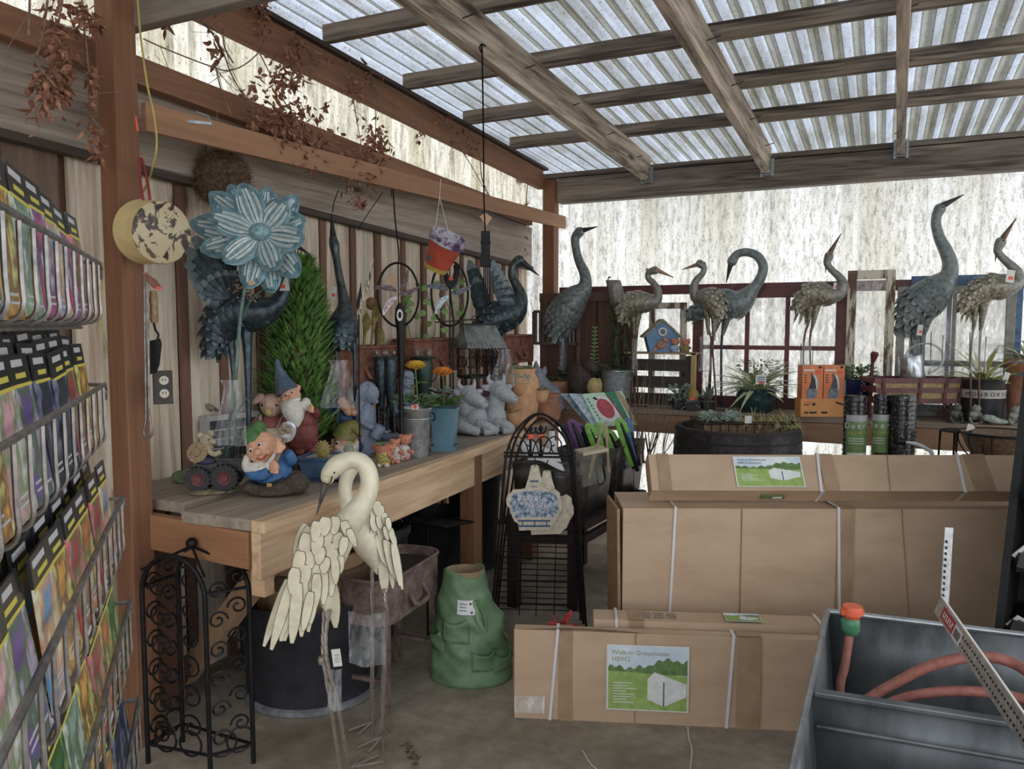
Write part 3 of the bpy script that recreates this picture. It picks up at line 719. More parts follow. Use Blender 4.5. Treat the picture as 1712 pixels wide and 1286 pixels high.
    # hanger bags tied to the legs
    for x, y, w_, h_, lb in ((940, 592, 12, 55, 'narrow clear plastic bag tied to the legs of the slate grey crane'), (1061, 595, 13, 56, 'narrow clear plastic bag tied to the legs of the small scaled crane'), (1178, 592, 22, 58, 'pair of clear plastic bags tied to the legs of the pale grey crane'), (1349, 592, 24, 40, 'clear plastic bag on a wire frame by the legs of the small brown crane'), (1634, 588, 32, 72, 'clear plastic bag on a wire frame by the legs of the far right crane'), (1566, 580, 24, 55, 'clear plastic bag beside the leg of the tallest teal crane')):
        Y = 5.3 if x != 940 else 5.4
        O = ony(x, y, Y); F = frame(O)
        T = thing('hanger_bag', lb, 'plastic bag', O, 'plastic bags on crane legs')
        m = MB(F); m.grid(lambda u, v: ((u - .5) * w_ * (.75 + .25 * v), 2.5 * math.sin(u * 9 + v * 3) * (.3 + v), h_ * (.5 - v)), 10, 6); m.build('film', FILM, T)
        m = MB(F); m.tube([(-w_ * .42, 0, h_ * .45), (-w_ * .38, 0, -h_ * .48)], .7, 5)
        if w_ > 20: m.tube([(w_ * .42, 0, h_ * .35), (w_ * .4, 0, -h_ * .48), (-w_ * .38, 0, -h_ * .5)], .7, 5)
        m.build('wire_stake', DKM, T)
backbirds()
def darkbirds():
    # winged heron behind the blue flower
    t = 3.32; k = t / FPX
    T = bird('heron_statue', 'dark winged metal heron half hidden behind the blue metal flower', [(352, 600, 2), (358, 575, 15), (372, 540, 30), (398, 523, 33), (430, 522, 29), (458, 512, 18), (472, 495, 11), (478, 470, 9), (482, 440, 8), (486, 418, 8), (490, 408, 9)], 5, [(494, 410, 5), (517, 425, .6)], [[(412, 550, 11), (414, 600, 7), (416, 700, 4)], [(385, 560, 8), (390, 620, 4), (392, 700, 3)]], t=t, mb=DARKB, mf=DARKB, ml=DARKB, zfoot=.9, feather=(22, 15, 12), group='dark metal herons', tail=[(355, 560, 344, 602, 14), (362, 565, 356, 600, 14), (372, 565, 380, 600, 12), (380, 560, 392, 595, 12)])
    for s, nm in ((-1, 'wing'), (1, 'wing')):
        m = MB()
        for i, (x, y) in enumerate([(325, 397), (313, 418), (311, 440), (317, 458), (325, 474), (334, 488), (346, 500)] if s < 0 else [(348, 402), (362, 398), (376, 400), (390, 404)]):
            p = at(388 - 2.5 * i, 476 + 6 * i, t + s * .07); q = at(x, y, t + s * .11); m.leaf(p, q - p, -FH + ZZ * .3, (q - p).length, 24 * k, (.35, .7, .95, 1, .95, .5), .14, .05, tip=1)
        for i in range(7):
            a = math.radians(160 - 16 * i)
            p = at(378 + i * 2, 498, t - .03 + s * .06); d = CR * math.cos(a) + ZZ * math.sin(a) + FH * (.2 * s)
            m.leaf(p, d, -FH + ZZ * .3, 46 * k, 18 * k, (.4, .8, 1, .95, .8, .4), .16, .1, tip=1)
        m.build(nm, [DARKB, EDGE(DARKB)], T)
    g = MB(frame(at(476, 479, t - .08), t)); g.prism([(-9, -7), (8, -7), (5, 20), (3, 20)], -.4, .4); tg = g.build('price_tag', TAGM, T, smooth=False)
    g = MB(frame(at(473, 478, t - .083), t)); g.box((0, -1, -1), (7, .5, 6)); g.build('sticker', ORSTICK, tg, smooth=False)
    # neck-up heron
    t2 = dep((-2.38, 3.22, 1.4)); k = t2 / FPX
    T = bird('heron_statue', 'dark metal heron stretching its neck straight up beside the conifer', [(566, 590, 3), (568, 570, 18), (571, 551, 26), (575, 533, 23), (576, 511, 12), (572, 486, 8), (567, 460, 6.5), (562, 430, 6.5), (559, 410, 8.5), (557, 400, 7)], 3, [(557, 398, 6), (554, 356, .6)], [[(562, 578, 5), (563, 620, 3), (564, 690, 2.5)], [(592, 558, 5), (593, 610, 3), (593, 690, 2.5)]], t=t2, mb=COPPER, mf=DARKB, zfoot=.9, feather=(20, 14, 10), group='dark metal herons', tag_at=(557, 490, 10, 22), eye=True, tail=[(550 + 8 * i, 545, 545 + 11 * i, 590 + (i % 2) * 6, 12) for i in range(5)])
    # right swan-necked heron with raised wings
    t3 = dep((-2.35, 4.75, 1.4)); k = t3 / FPX
    T = bird('heron_statue', 'dark winged metal heron with coppery hooked neck near the corner post', [(804, 572, 2), (809, 550, 14), (822, 537, 22), (839, 529, 26), (856, 521, 23), (867, 508, 16), (870, 494, 11), (864, 478, 8.5), (856, 462, 7), (858, 446, 7.5), (868, 436, 9.5)], 5, [(872, 437, 6), (901, 461, .6)], [[(842, 550, 6), (838, 580, 3), (834, 650, 2)], [(828, 552, 6), (826, 590, 3), (824, 650, 2)]], t=t3, mb=COPPER, mf=DARKB, zfoot=.9, feather=(18, 15, 10), group='dark metal herons')
    for s in (-1, 1):
        m = MB()
        tips = [(783, 437), (787, 452), (789, 468), (790, 484), (793, 498)] if s < 0 else [(822, 436), (829, 446), (836, 458), (843, 470), (848, 484)]
        bx, by = (812, 512) if s < 0 else (846, 512)
        for i, (x, y) in enumerate(tips):
            p = at(bx + i, by + i * 2, t3 + s * -.05); q = at(x, y, t3 - s * .1)
            m.leaf(p, q - p, -FH + CR * .3, (q - p).length, 27 * k, (.5, .85, 1, .95, .75, .2), .14, .08, tip=1)
            p = at(bx + i, by + i * 2, t3 + s * -.05 - .02); q = p.lerp(q, .62)
            m.leaf(p, q - p, -FH + CR * .3, (q - p).length, 25 * k, (.5, .9, 1, .95, .8, .3), .18, .08, tip=1)
        m.build('wing', [DARKB, EDGE(DARKB)], T)
darkbirds()
def creamcranes():
    # front crane: body, looping neck, big folded wing, rod legs
    t = 2.5; k = t / FPX
    def crane(label, pts, beak, legs, t, wing, tailp, zf, toes, loose=None):
        C0 = pts3(pts, t); C = cr(C0, 7)
        o = at(legs[0][-1][0], legs[0][-1][1], legs[0][-1][3] + t); o.z = 0
        T = thing('cream_crane_statue', label, 'garden statue', o, 'cream cranes on the floor')
        m = MB(); m.tube(C, None, 18); m.ell(C[-1][:3], C[-1][3]); b = m.build('body', CREAMB, T)
        if beak:
            b0, b1 = pts3(beak, t); m = MB()
            m.tube([b0, tuple((p + q) / 2 for p, q in zip(b0[:3], b1[:3])) + (b0[3] * .6,), b1], None, 8, sx=.7); m.build('beak', mat('steel_beak', '5c5450', '7e7670', 30, .35, .7, k=1.2), T)
            h = V(C[-1][:3])
            e = MB(); e.ell(at(559, 790, t - .026), 2.0 * k, n=8); e.tube(cr([tuple(at(x, y, t - .022)) for x, y in ((553, 806), (556, 795), (561, 788), (567, 785), (572, 786))], 4), 1.0 * k, 5)
            e.tube([tuple(at(x, y, t - .02)) for x, y in ((541, 807), (547, 810), (553, 806))], .8 * k, 5); e.build('eye', EYE, T)
        for w in wing: w(T)
        for l in legs:
            c = pts3([(p[0], p[1], p[2], p[3]) for p in l], t); c = cr(c, 6)
            m = MB()
            for s in range(3):
                pp = []
                for i, p in enumerate(c):
                    a = i * .9 + s * 2.1; r = p[3]
                    pp.append(V(p[:3]) + CR * (math.cos(a) * r * .55) + FH * (math.sin(a) * r * .55))
                m.tube(pp, [p[3] * .62 for p in c], 6)
            m.build('leg', WIRE, T)
        m = MB()
        for (x0, y0, x1, y1) in toes:
            m.tube([onz(x0, y0, .02), onz(x1, y1, .006)], .0042, 6)
        m.build('toe', WIRE, T)
        return T
    def plates(cen, rows, t, k, mats, yaw=0, nm='wing'):
        """rows: list of feathers (x,y base px, angle deg, length px, width px, dt)"""
        def f(T):
            m = MB()
            for q_, (x, y, a, L, W, dt) in enumerate(rows):
                dt += (q_ % 3) * .0045; a = math.radians(a); d = CR * math.cos(a) + ZZ * math.sin(a) + FH * .05
                nr = -FH * math.cos(yaw) + CR * math.sin(yaw)
                pf = (.6, .88, 1, 1, .96, .84, .62, .3)
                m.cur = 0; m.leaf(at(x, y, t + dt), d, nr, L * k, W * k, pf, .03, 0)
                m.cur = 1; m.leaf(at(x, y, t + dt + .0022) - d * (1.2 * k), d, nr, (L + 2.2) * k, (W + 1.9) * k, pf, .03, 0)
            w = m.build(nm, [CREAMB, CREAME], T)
        return f
    rows = []
    A = [(571, 872, 22, 0)]
    # layered coverts measured from the photo (tip-down ovals)
    for (x, y, L, W) in ((545, 865, 28, 17), (561, 864, 27, 15), (574, 872, 26, 13), (530, 872, 31, 15), (583, 885, 28, 10)):
        rows.append((x, y, 262 if x < 566 else 290, L * 1.1, W * 1.12, -.1))
    for (x, y, L, W) in ((514, 892, 36, 18), (533, 893, 30, 17), (549, 885, 26, 16), (566, 890, 24, 14), (577, 898, 27, 12)):
        rows.append((x, y, 258, L * 1.18, W * 1.14, -.092))
    for (x, y, L, W) in ((503, 922, 36, 17), (521, 922, 28, 16), (537, 915, 25, 15), (553, 908, 20, 13), (559, 918, 22, 13)):
        rows.append((x, y, 258, L * 1.18, W * 1.14, -.085))
    for (x, y, L, W) in ((494, 950, 38, 17), (512, 945, 32, 17), (529, 938, 27, 15), (545, 932, 24, 14)):
        rows.append((x, y, 260, L * 1.18, W * 1.14, -.077))
    prim = [(489, 968, 252, 128, 15), (492, 970, 256, 108, 14), (499, 975, 262, 104, 17), (509, 972, 265, 95, 14), (519, 965, 266, 94, 14), (530, 960, 266, 55, 14), (541, 950, 268, 62, 14), (552, 940, 270, 58, 14), (560, 935, 270, 42, 12), (568, 925, 270, 34, 12), (504, 985, 262, 72, 14), (520, 990, 257, 68, 13), (526, 985, 262, 60, 12)]
    for (x, y, a, L, W) in prim: rows.append((x, y, a, L, W * 1.12, -.07))
    far = [(x - 8, y + 2, a - 3, L, W, .05) for (x, y, a, L, W) in prim[:8]] + [(512 + 6 * i, 876 + 5 * i, 248, 60, 18, .045) for i in range(5)]
    tailrows = [(556, 975, 272, 78, 20, -.01), (549, 985, 268, 58, 13, .0)]
    T1 = crane('cream metal crane at the front with its head bent down and long feathered wing', [(545, 1020, 4), (541, 985, 18), (548, 945, 25), (560, 910, 28), (577, 882, 25), (596, 857, 21), (613, 829, 17), (618, 805, 15.5), (613, 783, 15), (600, 771, 14.5), (582, 770, 15), (563, 779, 16.5), (551, 792, 14), (548, 798, 12)], [(547, 803, 8), (529, 862, .8)],
          [[(543, 1000, 3, .02), (541, 1045, 3.2, .02), (541, 1100, 3.4, .02), (553, 1180, 3.4, .04), (570, 1296, 3.4, .13)], [(552, 1020, 3, -.02), (545, 1060, 3, -.02), (548, 1110, 3, -.02), (567, 1190, 3.2, .02), (583, 1292, 3.4, .16)]], t,
          [plates(0, rows, t, k, 0), plates(0, far, t, k, 0, nm='wing'), plates(0, tailrows, t, k, 0, nm='tail_feathers')], None, 0, [(583, 1285, 610, 1262), (586, 1283, 632, 1264), (588, 1283, 640, 1274), (580, 1290, 600, 1300), (570, 1296, 592, 1306), (570, 1296, 560, 1312)])
    m = MB(); m.lathe([(5.5, -5), (6, 0), (5.5, 5)], (0, 0, 0), 10); 
    kn = MB(frame(at(538, 1104, t), t)); kn.lathe([(0, -6), (6, -6), (7, 0), (6, 6), (0, 6)], (0, 0, 0), 10); kn.build('knee', WIRE, T1)
    # rear crane
    t2 = 2.82; k2 = t2 / FPX
    rows2 = []
    for (x, y, L, W) in ((630, 838, 24, 14), (625, 847, 26, 14), (637, 846, 22, 10)): rows2.append((x, y, 272, L, W, -.07))
    for (x, y, L, W) in ((623, 864, 26, 12), (633, 862, 24, 11), (642, 858, 22, 10), (648, 866, 22, 9)): rows2.append((x, y, 278, L, W, -.064))
    for (x, y, L, W) in ((623, 882, 26, 11), (634, 880, 24, 11), (644, 880, 24, 10), (653, 884, 24, 9), (657, 895, 22, 8)): rows2.append((x, y, 280, L, W, -.058))
    for i in range(8): rows2.append((630 + 4.4 * i, 895 + 2.5 * i, 282 - i * .6, 48 + 4 * i, 9, -.05))
    tail2 = [(640, 930, 272, 66, 17, -.02), (653, 940, 274, 46, 9, -.01), (664, 930, 272, 46, 7, 0)]
    T2 = crane('cream metal crane behind the front one, facing away with its wing to the right', [(632, 960, 3), (628, 940, 14), (621, 915, 26), (610, 890, 29), (597, 872, 20), (583, 850, 13), (577, 826, 11.5), (579, 803, 11.5), (588, 783, 12.5), (598, 774, 12)], None,
          [[(624, 930, 2.6, .0), (622, 960, 3.2, 0), (622, 1060, 3.4, .04), (622, 1208, 3.4, .18)], [(643, 985, 3, -.02), (645, 1010, 3.4, -.02), (646, 1040, 3.4, .0), (637, 1232, 3.4, .1)]], t2,
          [plates(0, rows2, t2, k2, 0, .5), plates(0, tail2, t2, k2, 0, .3, nm='tail_feathers')], None, 0, [(622, 1207, 582, 1222), (622, 1208, 597, 1230), (623, 1208, 621, 1230), (622, 1208, 636, 1196), (637, 1233, 597, 1251), (637, 1234, 616, 1258), (638, 1234, 641, 1259), (638, 1233, 655, 1215)])
    # tag and bags on legs
    F = frame(at(563, 1100, 2.46), 2.46)
    o = MB(F); o.box((0, 0, 0), (15, .4, 30), Euler((0, -.12, 0))); tg = o.build('price_tag', TAGM, T1, smooth=False)
    for i in range(4): MB(F).box((.5, -.5, 5 - 4 * i), (9 - (i % 2) * 3, .3, 1), Euler((0, -.12, 0))).build('print_line', TXTG, tg, smooth=False)
    o = thing('hanger_bag', 'long narrow clear plastic bag tied to the leg of the front cream crane', 'plastic bag', at(560, 1140, 2.48), 'plastic bags on crane legs')
    m = MB(frame(at(560, 1150, 2.49), 2.49)); m.grid(lambda u, v: ((u - .5) * (18 + 6 * v) + 4 * (.5 - v), 2.5 * math.sin(u * 8), 72 * (.55 - v) - 8), 8, 6); m.build('film', FILM, o)
    o = thing('hanger_bag', 'wide clear plastic bag tied to the leg of the rear cream crane', 'plastic bag', at(618, 1060, 2.8), 'plastic bags on crane legs')
    m = MB(frame(at(616, 1022, 2.79), 2.79)); m.grid(lambda u, v: ((u - .55) * 62, 3 * math.sin(u * 9 + v), 0 - 90 * v - 6 * math.sin(u * 3)), 12, 6); m.build('film', FILM, o)
creamcranes()
def flower():
    """big blue metal flower on a stalk"""
    t = dep((-2.3, 2.28, 1.4)); k = t / FPX
    C = at(436, 390, t); ax = (-CF * .97 + CR * .1 + ZZ * .12).normalized()
    base_ = onz(372, 795, .9)
    T = thing('metal_flower_stake', 'large pale blue metal flower on a green stalk behind the tractor figurine', 'garden ornament', base_)
    g = NT('blue_striped_petal'); b = g.n('BsdfPrincipled'); b.inputs['Roughness'].default_value = .42; b.inputs['Metallic'].default_value = .3
    nz = noise(g, (40, 40, 40), 4, .6); r = ramp(g, nz.outputs[0], [(.35, lin('4a6c78', 1.3)), (.62, lin('6e909a', 1.3))]); g.l(r.outputs[0], b.inputs['Base Color']); g.out(b.outputs[0])
    PB = g.m; PS = mat('petal_silver_ribs', 'aebcbe', 'ccd4d4', 60, .45, .3, k=1.15)
    x0 = ax.cross(ZZ).normalized(); y0 = x0.cross(ax)
    def petal(a, L, W, tilt, back, ring):
        d = x0 * math.cos(a) + y0 * math.sin(a)
        dd = (d * math.cos(tilt) + ax * math.sin(tilt)).normalized(); n = (ax * math.cos(tilt) - d * math.sin(tilt)).normalized(); sd = dd.cross(n)
        P = C + d * (ring * k) - ax * (back * k)
        prof = (.3, .62, .86, .99, 1, .95, .84, .62, .16)
        m = MB(); N = 18; vs, fs = [], []
        for i, w in enumerate(prof):
            u = i / (len(prof) - 1)
            for j in range(N + 1):
                v = j / N * 2 - 1
                rib = .0035 * math.cos(j * PI) * (1 if abs(v) < .8 else 0) * math.sin(u * PI)
                vs.append(P + dd * (L * k * u) + sd * (W * k * .5 * w * v) + n * (rib - .10 * L * k * (1 - v * v) * -w * .5 + .12 * L * k * (u - .5) ** 2))
        for i in range(len(prof) - 1):
            for j in range(N): 
                fs.append((i * (N + 1) + j, i * (N + 1) + j + 1, (i + 1) * (N + 1) + j + 1, (i + 1) * (N + 1) + j))
        m.add(vs, fs)
        for q in range(len(m.mi)):
            i, j = divmod(q, N); m.mi[q] = 1 if (2 <= j <= N - 3 and j % 3 and i < len(prof) - 2 - abs(j - N / 2) * .25) else 0
        m.build('petal', [PB, PS], T)
    A_ = lambda q: PI - math.radians(q)
    for q, L in ((110, 75), (48, 60), (-14, 71), (-68, 70), (-133, 70), (163, 75)): petal(A_(q), L, 50, .3, 0, 11)
    for q, L in ((172, 104), (141, 97), (84, 70), (20, 66), (-50, 86), (-101, 86), (-163, 90)): petal(A_(q), L, 50, .08, 9, 12)
    for q, L in ((123, 92), (-80, 90), (52, 78)): petal(A_(q), L, 46, 0, 14, 12)
    m = MB(); R = MX((x0, y0, ax)).transposed(); m.ell(C + ax * 8 * k, (18 * k, 15 * k, 12 * k), R); m.build('centre', mat('flower_centre_blue', '4f7c88', '8fb0b6', 90, .4, .3, k=1.3, bump=.4), T)
    m = MB(); m.tube(cr([tuple(at(430, 405, t + .04)), tuple(at(412, 470, t + .03)), tuple(at(402, 530, t + .01)), tuple(at(392, 640, t)), tuple(base_)], 6), .0075, 8); GS = mat('green_stalk', '4e6a66', '6a847c', 40, .4, .3, k=1.2); m.build('stalk', GS, T)
    m = MB()
    for pts, w_ in (([(372, 770), (384, 715), (408, 672), (430, 655)], 12), ([(407, 535), (418, 505), (440, 485), (462, 486)], 9), ([(378, 780), (382, 740), (386, 700), (388, 660)], 7)):
        c = cr([tuple(at(x, y, t + .0)) for x, y in pts], 5); n = len(c)
        m.tube([(*p, w_ * k * .5 * math.sin(.15 + 2.9 * i / (n - 1))) for i, p in enumerate(c)], None, 6, sx=.25, up=-FH)
    m.build('blade_leaf', GS, T)
    g = MB(frame(at(421, 473, t - .06), t)); g.box((0, 0, 0), (11, .4, 6)); g.build('price_tag', mat('kraft_tag', 'c8a078', k=1.1), T, smooth=False)
    m = MB()
    for i in range(60):
        p = at(405 + rnd.gauss(0, 9) + (i % 2) * 12, 482 + rnd.gauss(0, 7) + (i % 2) * 10, t + .05 + rnd.uniform(-.02, .02)); m.ell(p, .0045, n=6)
    m.build('dry_seed_heads', mat('dry_seeds', '7a6048', 'a08468', 80, k=1.2), T)
flower()
# ------------------------------------------------------------------ figurines on the potting bench
SKIN = mat('painted_flesh', 'c48a68', 'd8a480', 50, .5, k=1.25)
SKINP = mat('painted_pig_skin', 'b48e7c', 'cba794', 40, .55, k=1.2)
BEARD = mat('painted_white_beard', 'cac4ba', 'e8e4dc', 90, .6, k=1.1, bump=.5)
BLUEC = mat('painted_blue_coat', '2c5c94', '3c74ac', 40, .5, k=1.15)
GREENH = mat('painted_green_hat', '34602e', '4c7c40', 40, .5, k=1.15)
OLIVE = mat('painted_olive_hat', '6a6624', '84803a', 40, .5, k=1.15)
REDC = mat('painted_dark_red_coat', '5c2420', '7c3a34', 30, .55, k=1.3)
SLATEH = mat('painted_slate_blue_hat', '3c4c60', '56687c', 30, .55, k=1.3)
DENIM = mat('painted_denim', '34507c', '46669a', 40, .5, k=1.2)
STONE = mat('painted_grey_stone', '7c8086', '92959a', 60, .42, k=1.65, bump=.02)
STONEB = mat('painted_blue_grey_stone', '68748a', '808a9e', 70, .5, k=1.5, bump=.03)
EARTH = mat('brown_earth_base', '3c322c', '564a42', 60, .8, k=1.2, bump=.4)
BOOT = mat('black_boot', '1e1c1e', rough=.35, k=1)
TERRA = mat('pale_terracotta', 'b4845c', 'cc9c70', 14, .75, k=1.3)
TERRA2 = mat('orange_terracotta', '9a6448', 'b47c5c', 14, .75, k=1.3)
LEAFG = mat('leaf_green', '3c5a2c', '5c7e44', 60, .5, k=1.25)
LEAFD = mat('leaf_dark_green', '26381f', '40562f', 60, .55, k=1.2)
LEAFGR = mat('leaf_grey_green', '6a8478', '90a698', 60, .5, k=1.2)
SOIL = mat('potting_soil', '2c2420', '463a32', 120, .95, k=1.1, bump=.5)
class G:
    def __init__(s, bx, by, z=.9, t=None, yaw=0, O=None):
        s.bx, s.by = bx, by
        s.O = O if O is not None else (onz(bx, by, z) if t is None else at(bx, by, t))
        s.k = dep(s.O) / FPX; s.F = frame(s.O, yaw=yaw)
    def p(s, x, y, d=0): return (x - s.bx, d, s.by - y)
    def m(s): return MB(s.F)
    def vox(s, px): return px * s.k
    def P(s, x, y, d=0): return s.F @ V(s.p(x, y, d))
def eyes(g, T, pts, r=2.2, white=True):
    for (x, y, d) in pts:
        if white:
            m = g.m(); m.ell(g.p(x, y, d), (r * 1.5, r, r * 1.7), n=8); w_ = m.build('eye_white', PAPER, T)
        m = g.m(); m.ell(g.p(x + .3, y + .3, d - r * .7), (r * .85, r * .7, r), n=8); m.build('eye', EYE, T)
def hand(g, m, x, y, d, r, dirx=1):
    """a fist closed round a stick: palm, four curled fingers, thumb"""
    m.ell(g.p(x, y, d), (r, r * .8, r * .9), n=10)
    for i in range(4):
        zz = y - r * .75 + i * r * .5
        m.tube([g.p(x - dirx * r * .5, zz, d - r * .5), g.p(x + dirx * r * .3, zz + 1, d - r * (1.0 - .06 * i)), g.p(x + dirx * r * .95, zz + 1.5, d - r * .55)], r * .27, 6)
    m.tube([g.p(x - dirx * r * .2, y - r * .9, d - r * .3), g.p(x + dirx * r * .5, y - r * 1.15, d - r * .6)], r * .28, 6)
def figurines():
    # front gnome ---------------------------------------------------
    g = G(462, 826); T = thing('garden_gnome', 'blue coated gnome with green cap holding a shovel at the bench front', 'garden gnome', g.O, 'garden gnomes')
    m = g.m(); m.ell((0, 4, 14), (56, 34, 18)); m.ell((38, -8, 20), (20, 20, 19)); m.ell((-30, -4, 13), (26, 28, 14)); m.ell((-2, -14, 8), (40, 26, 9)); m.build('log_base', EARTH, T, remesh=g.vox(3))
    m = g.m(); m.ell(g.p(457, 786), (33, 26, 33)); m.ell(g.p(458, 800), (32, 26, 18)); m.ell(g.p(452, 768), (26, 22, 20))
    m.tube(cr([g.p(424, 778, -4), g.p(430, 786, -22), g.p(448, 787, -30), g.p(462, 781, -32)], 4), [12, 12, 12, 12, 12, 12, 11.5, 11, 11, 10.5, 10, 10, 9.5], 10)
    m.tube(cr([g.p(480, 770, 0), g.p(492, 766, -12), g.p(489, 752, -24)], 4), [11, 11, 10.5, 10.5, 10, 10, 9.5, 9, 8.5], 10); m.build('coat', BLUEC, T, remesh=g.vox(2.2))
    m = g.m(); m.ell(g.p(443, 747, -6), (27, 24, 29)); m.ell(g.p(443, 750, -31), (7.5, 7, 6.5)); m.ell(g.p(430, 752, -24), (8, 7, 7)); m.ell(g.p(455, 750, -24), (9, 7, 7)); m.ell(g.p(446, 763, -24), (9, 6, 5)); m.ell(g.p(416, 769, 0), (8, 6, 9)); m.ell(g.p(468, 737, 0), (7, 6, 8)); m.ell(g.p(437, 736, -20), (14, 8, 4)); m.build('face', SKIN, T, remesh=g.vox(1.6))
    m = g.m(); m.tube(cr([g.p(441, 761, -30.5), g.p(450, 762, -31), g.p(458, 754, -29)], 4), 1.5, 6); m.build('mouth', mat('mouth_red', '8a4434', k=1.2), T)
    eyes(g, T, [(431, 748, -29), (445, 738, -29)], 2.6)
    m = g.m(); m.tube(cr([g.p(418, 758, -10), g.p(421, 775, -20), g.p(436, 783, -26), g.p(454, 779, -28), g.p(466, 764, -24), g.p(470, 748, -14), g.p(464, 738, -10)], 5), [3, 5, 6, 7, 8, 8.5, 9, 9, 9.5, 10, 10, 10, 10, 9.5, 9.5, 9, 9, 8.5, 8, 7.5, 7, 6.5, 6, 6, 5.5, 5, 4.5, 4, 3.5, 3, 2.5], 10); m.ell(g.p(444, 775, -22), (20, 10, 9)); m.build('beard', BEARD, T, remesh=g.vox(1.8))
    m = g.m(); m.ell(g.p(431, 731, -2), (25, 25, 20), Euler((0, .75, 0))); m.tube(cr([g.p(428, 718, 0), g.p(436, 709, -6), g.p(445, 710, -9), g.p(446, 716, -11)], 4), [12, 11, 10, 9, 8, 7.5, 7, 6.5, 6, 5.5, 5, 4.5, 4], 10); m.build('cap', GREENH, T, remesh=g.vox(2))
    m = g.m(); m.tube([g.p(466, 782, -36), g.p(478, 754, -36), g.p(488, 728, -33)], [4, 4, 4], 8); m.build('shovel_handle', mat('handle_grey_brown', '6a5a4c', '84725f', 60, k=1.2), T)
    m = g.m(); m.leaf(g.p(485, 731, -33), (.45, -.1, .9), (0, -1, .1), 34, 28, (.5, .9, 1, .98, .85, .4), -.16); sh = m.build('shovel_blade', mat('shovel_silver', 'a8a8b0', 'dcdce0', 40, .3, .4, k=1.1), T, thick=.002)
    for i in range(7):
        m = g.m(); m.ell(g.p(492 + rnd.uniform(-7, 7), 712 + rnd.uniform(-6, 7), -40), (5, 4, 4), n=8); m.build('potato', mat('painted_potato', '7a6848', '948060', 60, k=1.2), T)
    for (x, y, d, di) in ((470, 774, -34, 1), (481, 741, -34, -1)):
        m = g.m(); hand(g, m, x, y, d, 9, di); m.build('hand', SKIN, T, remesh=g.vox(1.1))
    m = g.m(); m.tube(cr([g.p(426, 800, -14), g.p(440, 804, -27), g.p(460, 803, -30), g.p(484, 795, -22)], 4), 2.4, 6); m.build('belt', BOOT, T)
    m = g.m(); m.box(g.p(461, 804, -32), (8, 2.5, 6)); m.build('buckle', mat('gold_paint', 'b49a50', metal=.4, rough=.3, k=1.1), T, smooth=False)
    m = g.m(); m.leaf(g.p(446, 794, -30), (1, 0, -.1), (0, -1, 0), 8, 5); m.build('coat_patch', PAPER, T)
    # big gnome -----------------------------------------------------
    g = G(502, 783); T = thing('garden_gnome', 'tall gnome with slate blue pointed hat, red coat and long white beard', 'garden gnome', g.O, 'garden gnomes')
    m = g.m(); m.ell(g.p(506, 722, 4), (27, 23, 40)); m.ell(g.p(508, 700, 2), (25, 22, 26)); m.lathe([(30, 0), (33, -12), (31, -15), (0, -15)], g.p(503, 738, 4), 18)
    m.tube(cr([g.p(489, 690, -6), g.p(484, 705, -16), g.p(490, 716, -22)], 3), 9, 8); m.tube(cr([g.p(522, 692, 0), g.p(533, 690, -10), g.p(530, 682, -16)], 3), 8, 8)
    for i in range(9): a = i * .7; m.ell(g.p(503 + 30 * math.cos(a), 752, 4 + 28 * math.sin(a)), (8, 8, 6), n=8)
    m.build('coat', REDC, T, remesh=g.vox(2.2))
    m = g.m(); m.ell(g.p(490, 662, -4), (17, 15, 17)); m.ell(g.p(495, 663, -19), (4.5, 4.5, 4)); m.ell(g.p(501, 648, 0), (5, 4, 6)); m.ell(g.p(484, 668, -14), (6, 5, 5)); m.ell(g.p(500, 664, -14), (5, 5, 5)); m.build('face', SKIN, T, remesh=g.vox(1.5))
    eyes(g, T, [(486, 659, -17), (496, 654, -17)], 1.9)
    m = g.m(); m.tube(cr([g.p(488, 672, -12), g.p(498, 686, -18), g.p(503, 700, -24), g.p(505, 712, -24)], 4), [12, 15, 17, 18, 18, 17.5, 16, 14, 12, 9, 7, 4, 2], 12); m.ell(g.p(484, 678, -10), (10, 8, 12)); m.ell(g.p(516, 676, -8), (9, 8, 13)); m.tube(cr([g.p(484, 671, -18), g.p(496, 669, -22), g.p(510, 664, -18)], 4), [3, 4, 4.5, 5, 5, 5, 4.5, 4, 3], 8); m.build('beard', BEARD, T, remesh=g.vox(1.6))
    m = g.m(); m.tube(cr([g.p(484, 655, 0), g.p(476, 638, 2), g.p(469, 618, 4), g.p(466, 604, 4)], 5), [21, 20, 18.5, 17, 15.5, 14, 12.5, 11, 9.5, 8, 6.8, 5.8, 5, 4.5, 4.2, 4], 16, up=(1, 0, 0)); m.ell(g.p(466, 604, 4), 4.2); m.build('pointed_hat', SLATEH, T)
    for sx in (-1, 1):
        m = g.m(); m.ell(g.p(503 + sx * 14 - 4, 776, -14), (11, 16, 8)); m.ell(g.p(503 + sx * 13, 765, -2), (9, 10, 14)); m.build('boot', BOOT, T)
    m = g.m(); hand(g, m, 527, 680, -20, 6); m.build('hand', SKIN, T, remesh=g.vox(1))
    # pig -----------------------------------------------------------
    g = G(456, 781); T = thing('pig_statue', 'pink pig figurine in red shirt and cream apron behind the blue coated gnome', 'garden statue', g.O)
    m = g.m(); m.ell(g.p(458, 677), (21, 18, 20)); m.ell(g.p(459, 686, -12), (13, 10, 10)); m.ell(g.p(441, 668, 0), (7, 5, 7)); m.build('head', SKINP, T, remesh=g.vox(1.8))
    m = g.m(); m.lathe([(0, 4), (4.5, 3.6), (6.2, 1.5), (6.4, -2)], g.p(459, 686, -24), 12, Euler((PI / 2, 0, 0)).to_matrix()); m.build('snout', mat('snout_ochre', 'b49a58', 'c4ac68', 60, k=1.2), T)
